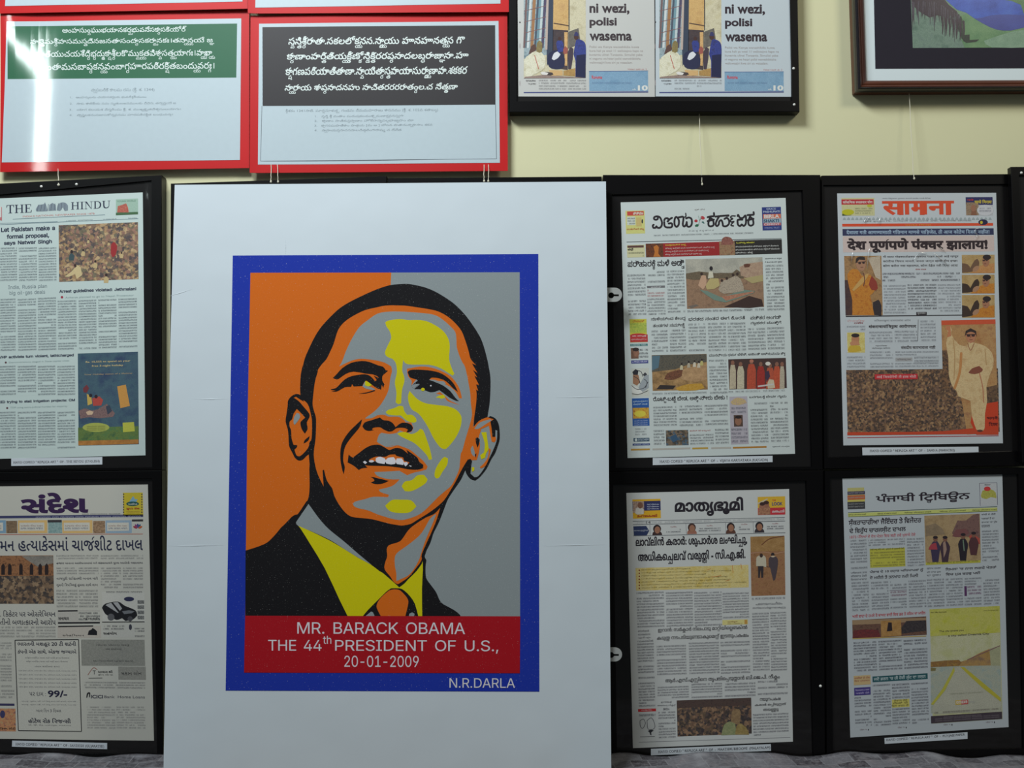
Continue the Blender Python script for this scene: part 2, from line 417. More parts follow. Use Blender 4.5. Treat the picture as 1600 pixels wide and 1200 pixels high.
# ------------------------------------------------------------------ letters
GLYPHS = json.loads(r'''{"M":[628,[[60,0,60,509,152,509,277,187,282,174,287,159,293,141,299,123,305,103,311,84,317,65,322,49,307,49,312,65,318,83,324,102,330,121,336,140,342,158,348,174,352,187,476,509,568,509,568,0,504,0,504,291,504,308,504,327,505,347,505,369,506,391,506,413,507,435,507,457,513,457,505,433,498,409,490,386,482,363,474,341,467,322,461,305,456,291,342,0,286,0,170,291,165,304,159,321,152,340,145,361,137,384,129,408,121,432,112,457,119,457,119,437,120,416,120,394,121,372,121,350,122,328,122,309,122,291,122,0]]],"R":[449,[[60,0,60,509,236,509,290,504,333,489,367,465,390,433,405,395,409,352,405,309,390,271,367,240,333,217,289,203,236,198,96,198,96,255,234,255,269,258,298,267,319,281,334,300,342,324,345,352,342,380,334,405,319,425,298,440,269,449,233,452,125,452,125,0],[353,0,230,229,303,229,428,0]]],".":[188,[[95,-4,78,-1,63,9,53,24,50,41,53,59,63,73,78,83,95,87,113,83,128,73,138,59,141,41,138,24,128,9,113,-1]]],"B":[456,[[60,0,60,509,241,509,289,504,329,491,359,469,381,442,394,410,398,374,395,344,387,320,373,301,356,286,336,275,315,267,315,262,339,257,363,245,385,227,402,203,414,173,418,136,413,100,400,67,377,39,344,18,301,4,247,0],[125,57,245,57,296,63,330,80,349,105,355,137,352,161,342,184,327,203,306,218,279,228,248,231,125,231],[125,285,238,285,265,288,288,296,308,309,323,326,333,348,336,372,330,403,313,429,283,446,240,452,125,452]]],"A":[480,[[16,0,201,509,276,509,463,0,395,0,287,302,276,334,264,372,250,420,232,478,245,478,228,419,213,371,201,333,191,302,85,0],[110,142,110,199,370,199,370,142]]],"C":[510,[[267,-7,205,1,150,25,104,63,70,115,48,179,40,254,48,329,70,393,104,445,150,484,205,508,267,516,305,513,340,504,373,490,402,471,427,447,448,418,463,385,473,348,408,348,401,373,389,395,375,413,357,428,337,440,315,449,292,454,267,456,223,450,184,432,150,403,125,364,109,314,103,254,109,194,125,145,151,105,184,76,223,59,267,53,292,55,315,60,337,69,357,81,375,96,389,114,401,136,408,160,473,160,463,124,448,91,428,62,402,38,373,19,341,5,305,-4]]],"K":[467,[[104,145,104,216,122,239,139,261,157,282,174,303,193,324,212,344,364,509,448,509,231,276,228,276],[60,0,60,509,125,509,125,334,124,225,125,193,125,0],[372,0,188,259,228,309,449,0]]],"O":[533,[[267,-7,205,1,150,25,105,63,70,115,48,179,40,254,48,329,70,393,105,445,150,484,205,508,267,516,329,508,384,484,429,445,464,393,486,329,493,254,486,179,464,115,429,63,384,25,329,1],[267,53,310,59,349,76,383,105,408,144,425,194,430,254,425,314,408,365,383,404,349,433,310,450,267,456,223,450,184,433,151,404,125,364,109,314,103,254,109,194,125,144,151,105,184,76,223,59]]],"T":[449,[[32,452,32,509,417,509,417,452,257,452,257,0,193,0,193,452]]],"H":[517,[[60,0,60,509,125,509,125,289,392,289,392,509,457,509,457,0,392,0,392,232,125,232,125,0]]],"E":[419,[[60,0,60,509,372,509,372,452,125,452,125,286,355,286,355,229,125,229,125,57,375,57,375,0]]],"4":[453,[[40,105,40,158,247,509,311,509,109,166,109,163,413,163,413,105],[282,0,282,121,282,146,282,318,343,318,343,0]]],"t":[227,[[204,379,204,327,6,327,6,379],[65,471,126,471,126,98,128,76,136,61,150,53,170,50,177,50,185,51,194,52,202,54,213,2,203,-1,192,-3,180,-4,168,-4,125,2,92,21,72,52,65,93]]],"h":[410,[[114,227,114,0,53,0,53,509,114,509,114,287,102,287,124,332,152,362,187,379,227,384,264,380,295,369,321,349,341,321,353,285,357,240,357,0,296,0,296,235,290,275,273,304,246,323,210,329,184,326,161,317,141,303,126,283,117,257]]],"P":[445,[[60,0,60,509,235,509,289,503,332,487,366,462,390,430,404,391,409,348,404,304,390,265,366,233,332,207,289,191,235,186,109,186,109,242,233,242,269,246,297,256,318,272,333,294,342,319,344,348,342,376,333,402,318,423,297,439,268,449,232,452,125,452,125,0]]],"S":[447,[[224,-9,172,-4,128,9,91,31,64,60,46,96,38,137,104,137,110,110,123,88,142,71,166,59,194,52,224,49,257,52,286,60,311,74,329,92,341,114,346,139,342,161,332,179,316,193,296,205,272,214,245,222,184,239,128,260,86,289,60,326,52,372,58,413,75,448,102,476,138,498,180,511,227,516,275,511,316,498,351,476,377,449,394,415,401,378,337,378,326,412,302,437,267,453,225,459,194,456,167,448,145,435,129,418,118,398,115,376,119,352,131,334,148,319,169,308,191,300,212,293,264,279,287,272,312,264,336,252,359,238,379,220,395,198,405,171,408,139,403,99,386,64,360,34,323,11,278,-4]]],"I":[300,[[31,0,31,57,118,57,118,452,31,452,31,509,269,509,269,452,183,452,183,57,269,57,269,0]]],"D":[502,[[219,0,96,0,96,57,215,57,272,63,318,81,354,110,379,149,394,198,399,255,394,312,379,361,354,399,320,428,275,446,221,452,93,452,93,509,225,509,294,501,353,478,399,441,433,391,455,329,462,255,455,181,433,119,398,68,351,31,291,8],[125,509,125,0,60,0,60,509]]],"N":[523,[[60,0,60,509,136,509,343,183,352,169,363,151,375,130,388,107,401,82,414,55,405,54,402,81,401,108,400,134,399,157,399,178,399,195,399,509,463,509,463,0,387,0,202,290,190,310,177,331,164,354,148,381,130,413,108,452,119,454,121,417,122,384,123,354,124,328,125,307,125,291,125,0]]],"F":[410,[[60,0,60,509,369,509,369,452,125,452,125,278,346,278,346,221,125,221,125,0]]],"U":[517,[[259,-8,203,-2,154,15,114,43,85,80,66,124,60,173,60,509,124,509,124,178,128,144,141,113,160,87,187,68,220,56,259,52,298,56,331,68,357,87,377,113,389,144,393,178,393,509,457,509,457,173,451,124,433,80,403,43,363,15,315,-2]]],",":[188,[[38,-119,68,71,137,71,84,-119]]],"2":[453,[[64,0,64,47,234,229,261,257,282,282,299,305,311,327,318,348,320,371,317,397,308,419,293,436,273,449,250,457,224,460,196,457,172,447,153,433,139,413,130,390,127,362,66,362,71,405,86,442,111,473,143,496,182,511,225,516,268,511,306,497,337,474,361,445,376,411,381,372,378,345,371,318,357,290,336,259,306,223,267,180,153,60,153,57,389,57,389,0]]],"0":[453,[[227,-7,174,1,130,24,95,62,69,113,53,178,48,254,53,330,69,395,95,447,130,484,174,508,227,516,279,508,323,484,358,447,384,395,400,330,405,254,400,178,384,113,359,62,323,24,279,1],[227,50,261,56,290,74,313,103,330,144,340,194,344,254,340,314,330,365,313,405,290,435,261,453,227,460,192,453,163,435,140,405,123,365,113,314,109,254,113,194,123,144,140,103,163,74,192,56]]],"1":[453,[[76,0,76,55,391,55,391,0],[276,509,276,0,212,0,212,448,209,448,86,358,86,427,198,509]]],"-":[453,[[337,244,337,188,114,188,114,244]]],"9":[453,[[226,516,271,510,310,494,343,468,368,434,384,393,389,347,385,309,373,270,350,224,315,168,200,0,130,0,301,248,307,248,299,234,287,221,273,210,257,202,238,196,218,195,175,199,137,214,106,237,83,269,68,307,64,352,69,397,85,436,110,469,143,494,182,510],[226,460,199,457,174,446,154,429,138,407,129,381,125,352,129,322,138,295,154,274,174,257,199,247,226,243,254,247,279,257,299,273,314,295,324,321,327,350,324,381,314,407,299,429,279,446,254,457]]],"L":[393,[[60,0,60,509,125,509,125,57,361,57,361,0]]],"e":[404,[[212,-8,161,-2,117,16,82,46,56,85,40,132,34,187,39,242,55,290,81,329,115,359,157,378,205,384,236,382,266,374,294,361,319,341,341,315,357,282,368,242,371,194,371,169,75,169,75,221,338,221,310,202,307,237,298,269,283,294,263,314,237,326,205,330,173,326,146,313,125,294,109,270,99,241,96,211,96,178,100,139,110,106,128,80,151,61,179,50,212,46,234,48,254,53,271,61,285,73,297,88,306,105,365,91,353,63,335,39,311,19,283,4,249,-5]]],"a":[389,[[160,-9,126,-5,94,5,68,22,48,45,35,73,30,108,34,138,43,161,58,179,78,193,100,203,125,211,152,216,178,220,209,224,234,227,252,230,265,235,273,243,276,255,276,257,273,279,267,297,256,311,240,322,220,329,196,331,171,329,149,322,132,313,118,301,107,288,100,274,41,291,57,322,79,346,104,364,133,375,163,382,194,384,215,383,239,379,263,372,286,360,306,343,322,320,333,290,337,251,337,0,277,0,277,52,272,52,264,38,252,25,236,12,215,1,190,-6],[170,45,202,49,228,59,248,74,263,93,272,115,276,138,276,190,270,186,259,182,246,179,231,176,216,173,200,171,186,169,175,168,154,164,134,159,117,150,103,139,95,124,92,105,94,87,102,72,114,61,130,52,149,47]]],"k":[381,[[110,137,110,212,121,212,284,379,360,379,184,199,177,199],[53,0,53,509,114,509,114,0],[294,0,148,186,191,229,372,0]]],"i":[167,[[53,0,53,379,114,379,114,0],[84,443,67,446,54,455,44,468,41,483,44,499,54,512,67,521,84,524,100,521,114,512,123,499,126,483,123,468,114,455,100,446]]],"s":[365,[[182,-8,145,-5,112,3,84,18,62,38,45,63,36,94,94,107,105,79,124,60,150,49,181,45,217,50,244,62,262,81,268,103,265,121,254,136,237,147,212,155,149,170,104,186,72,208,53,237,47,274,51,305,65,332,87,354,115,370,149,381,187,384,223,381,254,372,279,358,299,339,314,316,324,290,268,277,258,298,243,316,219,328,187,333,156,329,131,317,114,299,109,277,112,258,124,243,144,232,172,223,229,209,275,194,306,171,325,142,331,107,326,75,312,47,290,24,260,6,223,-5]]],"m":[610,[[53,0,53,379,112,379,112,295,108,295,118,323,132,346,151,363,172,376,195,384,219,386,257,380,287,361,309,331,321,295,312,295,322,321,337,343,357,361,381,375,407,383,437,386,468,383,497,372,522,354,541,328,553,296,557,255,557,0,496,0,496,254,490,289,473,313,447,326,419,330,395,328,374,320,358,307,345,290,338,270,335,247,335,0,274,0,274,260,269,288,253,311,229,326,199,330,178,328,158,320,140,307,126,289,117,266,114,238,114,0]]],"f":[254,[[228,379,228,327,6,327,6,379],[81,0,81,432,84,461,96,486,113,505,135,519,161,527,187,530,207,529,222,527,234,524,243,521,227,468,222,470,215,472,206,473,195,474,171,470,154,460,145,443,142,419,142,0]]],"o":[415,[[207,-8,159,-2,117,16,82,46,56,85,40,133,34,187,40,243,56,291,82,330,117,360,159,378,207,384,256,378,299,360,333,330,359,291,376,243,381,187,376,133,359,85,333,46,299,16,256,-2],[207,46,242,51,270,66,292,89,307,117,316,151,319,187,316,224,307,258,292,287,270,310,242,325,207,330,173,325,145,310,124,287,108,258,99,224,96,187,99,151,108,117,124,89,145,66,173,51]]],"r":[259,[[53,0,53,379,112,379,112,321,115,321,130,347,152,367,181,380,213,385,221,385,229,384,237,384,243,384,243,322,239,323,230,324,219,325,207,326,182,323,159,315,140,301,126,284,117,262,114,237,114,0]]],"l":[189,[[139,-2,101,3,74,20,58,47,53,84,53,509,114,509,114,99,115,77,120,62,130,54,146,52,154,52,160,53,165,53,170,54,181,3,172,1,162,-1,151,-2]]],"p":[424,[[53,-143,53,379,112,379,112,319,118,319,126,331,137,346,152,360,171,373,197,381,229,384,274,378,313,361,345,332,370,293,385,245,390,189,385,133,370,84,346,45,313,16,274,-2,229,-8,198,-5,173,4,153,17,138,31,127,46,118,59,114,59,114,-143],[220,47,253,51,279,66,301,88,316,117,325,151,328,189,325,227,316,261,301,290,280,311,253,325,220,330,188,325,161,312,140,291,125,263,116,229,113,189,116,150,125,115,140,86,162,65,188,51]]],"y":[389,[[47,-139,61,-86,71,-87,88,-90,104,-89,118,-84,130,-74,141,-58,151,-36,163,-1,17,379,84,379,165,155,177,121,187,87,196,53,206,21,184,21,193,53,202,87,212,121,224,155,305,379,371,379,204,-58,191,-85,177,-107,159,-124,139,-136,117,-143,91,-145,77,-145,65,-143,54,-141]]],"w":[567,[[138,0,23,379,87,379,133,214,143,177,154,137,165,91,175,41,165,41,175,90,186,135,196,176,206,214,252,379,316,379,362,214,371,176,382,136,392,91,402,41,391,41,402,90,413,135,423,176,434,214,480,379,545,379,429,0,368,0,319,172,312,198,305,225,297,252,291,280,284,309,277,338,291,338,284,309,277,280,270,252,263,225,255,198,248,172,199,0]]],"n":[410,[[114,227,114,0,53,0,53,379,112,379,112,287,102,287,124,332,152,362,187,379,227,384,264,380,295,369,321,349,341,321,353,285,357,240,357,0,296,0,296,235,290,275,273,304,246,323,210,329,184,326,161,317,141,303,126,283,117,257]]],"g":[425,[[207,-151,168,-148,134,-140,105,-127,82,-110,64,-91,51,-69,101,-41,110,-53,122,-66,136,-78,154,-88,178,-95,207,-97,249,-92,282,-75,304,-47,311,-6,311,68,306,68,298,56,287,41,272,28,252,16,227,8,195,5,152,10,113,27,80,53,55,90,39,136,34,191,39,246,55,293,80,332,112,361,152,378,196,384,228,382,253,373,273,360,288,346,299,331,308,319,313,319,313,379,372,379,372,-9,367,-54,350,-90,324,-117,291,-136,251,-147],[205,59,237,63,264,75,285,95,300,121,309,154,312,193,309,231,300,264,285,291,264,312,237,325,205,330,172,325,145,312,124,290,109,262,99,229,96,193,99,155,109,123,124,96,145,76,172,63]]],"d":[424,[[195,-8,151,-2,111,16,79,45,55,84,39,133,34,189,39,245,55,293,79,332,112,361,151,378,196,384,228,381,253,373,272,360,287,346,298,331,306,319,311,319,311,509,372,509,372,0,313,0,313,59,307,59,298,46,287,31,272,17,252,4,227,-5],[205,47,236,51,263,65,284,86,299,115,309,150,312,189,309,229,300,263,284,291,263,312,237,325,205,330,172,325,145,311,124,290,108,261,99,227,96,189,99,151,109,117,124,88,145,66,172,51]]],"u":[410,[[182,-5,146,-1,115,11,89,31,69,59,57,95,53,139,53,379,114,379,114,144,119,105,137,75,164,56,200,50,226,53,249,62,268,77,283,97,293,122,296,153,296,379,357,379,357,0,298,0,298,92,307,92,286,47,257,17,222,0]]],"b":[424,[[229,-8,198,-5,172,4,153,17,138,31,127,46,118,59,112,59,112,0,53,0,53,509,114,509,114,319,118,319,127,331,137,346,152,360,171,373,197,381,229,384,274,378,313,361,345,332,370,293,385,245,390,189,385,133,370,84,346,45,313,16,274,-2],[220,47,253,51,279,66,301,88,316,117,325,151,328,189,325,227,316,261,301,290,280,311,253,325,220,330,188,325,161,312,140,291,125,263,116,229,113,189,116,150,125,115,140,86,162,65,188,51]]],"v":[389,[[163,0,17,379,84,379,165,155,177,121,187,87,196,53,206,21,184,21,194,53,203,87,213,121,224,155,305,379,371,379,226,0]]],"J":[396,[[185,-7,124,3,75,33,44,81,33,145,33,173,98,173,98,145,104,104,122,74,149,56,185,50,220,56,248,74,266,104,272,145,272,509,336,509,336,145,326,81,294,33,246,3]]],":":[188,[[95,-4,78,-1,63,9,53,24,50,41,53,59,63,73,78,83,95,87,113,83,128,73,138,59,141,41,138,24,128,9,113,-1],[95,271,78,274,63,284,53,299,50,316,53,334,63,349,78,359,95,362,113,359,128,349,138,334,141,316,138,299,128,284,113,274]]],"V":[480,[[204,0,16,509,84,509,192,206,203,176,215,137,230,89,248,31,235,31,252,90,267,138,279,176,290,206,395,509,463,509,278,0]]],"c":[396,[[207,-8,159,-2,117,16,82,46,56,85,40,133,34,187,40,243,56,291,82,330,117,360,159,378,207,384,234,383,260,377,284,368,305,356,324,341,340,322,353,301,362,277,303,262,298,276,290,289,281,301,270,311,257,319,242,325,226,329,207,330,173,325,145,310,124,287,108,258,99,224,96,187,99,151,108,117,124,89,145,66,173,51,207,46,226,48,243,52,258,58,271,66,282,76,292,89,299,102,304,117,363,102,354,78,341,56,325,37,306,21,285,9,261,-1,235,-6]]],"j":[167,[[53,379,114,379,114,-30,111,-63,102,-90,86,-113,65,-129,37,-139,4,-143,-10,-143,-10,-87,2,-87,25,-83,40,-72,50,-54,53,-29],[83,443,67,446,53,455,44,468,41,483,44,499,53,512,67,521,83,524,100,521,114,512,123,499,126,483,123,468,114,455,100,446]]],"z":[380,[[42,0,42,46,254,320,254,323,48,323,48,379,333,379,333,331,126,60,126,56,339,56,339,0]]]}''')
_raw, _filled = {}, {}


def text_outlines(s):
    c = bpy.data.curves.new('t', 'FONT')
    c.body = s
    c.size = 1.0
    c.fill_mode = 'NONE'
    c.resolution_u = 3
    o = bpy.data.objects.new('t', c)
    me = o.to_mesh()
    vs = [tuple(v.co[:2]) for v in me.vertices]
    adj = [[] for _ in vs]
    for e in me.edges:
        a, b = e.vertices
        adj[a].append(b)
        adj[b].append(a)
    seen, res = set(), []
    for s0 in range(len(vs)):
        if s0 in seen:
            continue
        loop, cur = [s0], s0
        seen.add(s0)
        while True:
            nx = [k for k in adj[cur] if k not in seen]
            if not nx:
                break
            cur = min(nx) if len(loop) == 1 else nx[0]
            seen.add(cur)
            loop.append(cur)
        if len(loop) > 2:
            res.append([vs[k] for k in loop])
    o.to_mesh_clear()
    bpy.data.objects.remove(o)
    bpy.data.curves.remove(c)
    return res


def right_of(loops):
    return max([p[0] for l in loops for p in l] or [0.0])


def glyph(ch, face):
    """(advance, outlines) of one character"""
    k = (ch, face)
    if k in _raw:
        return _raw[k]
    if face == 'arial' and ch in GLYPHS:
        a, ls = GLYPHS[ch]
        r = (a / 1000.0 * 0.965, [[(l[i] / 1000.0, l[i + 1] / 1000.0) for i in range(0, len(l), 2)] for l in ls])
    elif face == 'serif' and ch in SERIF:
        r = SERIF[ch]
    else:
        if 'II' not in _raw:
            _raw['II'] = right_of(text_outlines('II'))
        adv = right_of(text_outlines('I' + ch + 'I')) - _raw['II']
        r = (adv, text_outlines(ch) if ch.strip() else [])
    _raw[k] = r
    return r


def embolden(loops, e):
    if not loops or e == 0:
        return loops
    big = max(loops, key=lambda l: abs(area2(l)))
    sg = -1.0 if area2(big) > 0 else 1.0
    out = []
    for l in loops:
        n = len(l)
        q = []
        for i in range(n):
            ax, ay = l[i][0] - l[i - 1][0], l[i][1] - l[i - 1][1]
            bx, by = l[(i + 1) % n][0] - l[i][0], l[(i + 1) % n][1] - l[i][1]
            la, lb = math.hypot(ax, ay) or 1e-9, math.hypot(bx, by) or 1e-9
            nx, ny = -(ay / la + by / lb), ax / la + bx / lb
            ln = math.hypot(nx, ny)
            if ln < 0.3:
                q.append(l[i])
                continue
            kk = e * min(2.0 / ln, 1.6) / 1.0
            q.append((l[i][0] + sg * nx / ln * kk, l[i][1] + sg * ny / ln * kk))
        out.append(q)
    return out


def glyph_tris(ch, face, emb):
    k = (ch, face, round(emb, 3))
    if k not in _filled:
        a, ls = glyph(ch, face)
        if not ls:
            _filled[k] = (a, [], [])
        else:
            v, f = fill(embolden(ls, emb))
            _filled[k] = (a, v, f)
    return _filled[k]


def _rect(x0, y0, x1, y1):
    return [(x0, y0), (x0, y1), (x1, y1), (x1, y0)]


SERIF = {     # roman capitals with bracket-less serifs
    'T': (0.66, [_rect(.26, 0, .37, .70), _rect(.17, 0, .46, .035), [(.02, .70), (.61, .70), (.62, .50), (.58, .50), (.55, .66), (.08, .66), (.05, .50), (.01, .50)]]),
    'H': (0.80, [_rect(.10, 0, .21, .70), _rect(.55, 0, .66, .70), _rect(.02, 0, .29, .03), _rect(.47, 0, .74, .03), _rect(.02, .67, .29, .70), _rect(.47, .67, .74, .70), _rect(.2, .345, .57, .385)]),
    'E': (0.66, [_rect(.10, 0, .21, .70), _rect(.02, 0, .5, .035), _rect(.02, .665, .5, .70), _rect(.2, .345, .40, .385), _rect(.38, .28, .41, .45), _rect(.49, .53, .53, .70), [(.50, 0), (.50, .03), (.55, .20), (.59, .20), (.56, 0)]]),
    'I': (0.38, [_rect(.12, 0, .23, .70), _rect(.03, 0, .32, .03), _rect(.03, .67, .32, .70)]),
    'N': (0.80, [_rect(.12, 0, .155, .70), _rect(.60, 0, .635, .70), _rect(.03, 0, .25, .03), _rect(.02, .67, .2, .70), _rect(.50, .67, .74, .70), [(.08, .70), (.22, .70), (.635, .0), (.60, -.01)]]),
    'D': (0.76, [_rect(.10, 0, .21, .70), _rect(.02, 0, .3, .03), _rect(.02, .67, .3, .70),
                 [(.20, .67), (.20, .70), (.38, .70), (.52, .66), (.63, .56), (.68, .42), (.68, .30), (.63, .15), (.53, .05), (.38, 0), (.20, 0), (.20, .035), (.36, .04), (.46, .09), (.54, .2), (.57, .35), (.54, .5), (.47, .61), (.37, .665)]]),
    'U': (0.78, [_rect(.03, .67, .29, .70), _rect(.50, .67, .73, .70),
                 [(.10, .70), (.21, .70), (.21, .25), (.25, .12), (.36, .06), (.48, .09), (.58, .20), (.595, .7), (.635, .7), (.62, .18), (.52, .03), (.36, -.02), (.2, .02), (.12, .12), (.10, .25)]]),
}

VIRAMA = set('\u094d\u0acd\u0a4d\u0c4d\u0ccd\u0d4d')
PREBASE = {'\u093f', '\u0abf', '\u0a3f', '\u0d46', '\u0d47', '\u0d48'}
SPLIT = {'\u0d4a': '\u0d46\u0d3e', '\u0d4b': '\u0d47\u0d3e'}


def is_cons(c):
    o = ord(c)
    if 0x900 <= o < 0xD80:
        k = o & 0x7F
        return 0x15 <= k <= 0x39
    return False


def is_sign(c):
    o = ord(c)
    if 0x900 <= o < 0xD80:
        k = o & 0x7F
        return (0x3E <= k <= 0x4C) or k in (0x01, 0x02, 0x03, 0x3C, 0x55, 0x56, 0x70, 0x71) and not (0xD00 <= o)
    return False


def clusters(s):
    i, out = 0, []
    for a, b in SPLIT.items():
        s = s.replace(a, b)
    while i < len(s):
        if is_cons(s[i]):
            j = i + 1
            if j < len(s) and ord(s[j]) & 0x7F == 0x3C:
                j += 1
            while j + 1 < len(s) and s[j] in VIRAMA and is_cons(s[j + 1]):
                j += 2
            cons = s[i:j]
            sg = ''
            while j < len(s) and is_sign(s[j]):
                sg += s[j]
                j += 1
            if j < len(s) and s[j] in VIRAMA:
                sg += s[j]
                j += 1
            out.append((cons, sg))
            i = j
        else:
            if s[i] != '\u200c':
                out.append(('', s[i]))
            i += 1
    return out


def layout(s, face, emb):
    """lay one line out -> list of (verts, tris, dx, dy, sx, sy, clipx) and total width"""
    x = 0.0
    out = []

    def put(ch, sx=1.0, sy=1.0, dx=0.0, dy=0.0, adv=True, clip=None):
        nonlocal x
        a, v, f = glyph_tris(ch, face, emb)
        out.append((v, f, x + dx, dy, sx, sy, clip))
        if adv:
            x += a * sx
        return a

    for cons, sg in clusters(s):
        if not cons:
            put(sg)
            continue
        blk = ord(cons[0]) & ~0x7F
        pre = [c for c in sg if c in PREBASE]
        post = [c for c in sg if c not in PREBASE]
        for c in pre:
            put(c)
            if blk in (0x900, 0xA80):
                x -= 0.16 if blk == 0x900 else 0.05
        cs, k = [], 0
        while k < len(cons):
            if cons[k] in VIRAMA:
                k += 1
                continue
            cs.append(cons[k])
            k += 1
        reph = False
        if blk in (0x900, 0xA80):
            nuk = [c for c in cs if ord(c) & 0x7F == 0x3C]
            cs = [c for c in cs if c not in nuk]
            if len(cs) > 1 and ord(cs[0]) & 0x7F == 0x30:
                reph = True
                cs = cs[1:]
            for c in cs[:-1]:
                a = glyph(c, face)[0]
                put(c, adv=False, clip=a * 0.66)
                x += a * 0.62
            x0 = x
            put(cs[-1])
            for c in post:
                put(c)
            if reph:
                rx = x - 0.16
                out.append(([(0, .62), (.03, .62), (.10, .76), (.19, .80), (.19, .85), (.08, .83), (0.0, .72)], [tuple(range(7))], rx, 0.0, 1, 1, None))
        elif blk in (0xC80, 0xC00):
            if blk == 0xC80 and len(cs) > 1 and ord(cs[0]) & 0x7F == 0x30:
                reph = True
                cs = cs[1:]
            a = put(cs[0])
            for c in post:
                if c in VIRAMA and len(cs) > 1:
                    continue
                put(c)
            for q, c in enumerate(cs[1:]):
                put(c, 0.62, 0.55, dx=-0.42, dy=-0.42, adv=False)
            if reph:
                put('\u0cef', 0.8, 0.9)
        elif blk == 0xD00:
            put(cs[0])
            for c in cs[1:]:
                if c == cs[0]:
                    put(c, 0.72, 0.55, dx=-glyph(c, face)[0] * 0.86, dy=-0.36, adv=False)
                else:
                    x -= 0.10
                    put(c)
            for c in post:
                put(c)
        else:
            put(cs[0])
            for c in cs[1:]:
                if ord(c) & 0x7F == 0x3C:
                    put(c)
                else:
                    put(c, 0.5, 0.4, dx=-0.4, dy=-0.28, adv=False)
            for c in post:
                put(c)
    return out, x


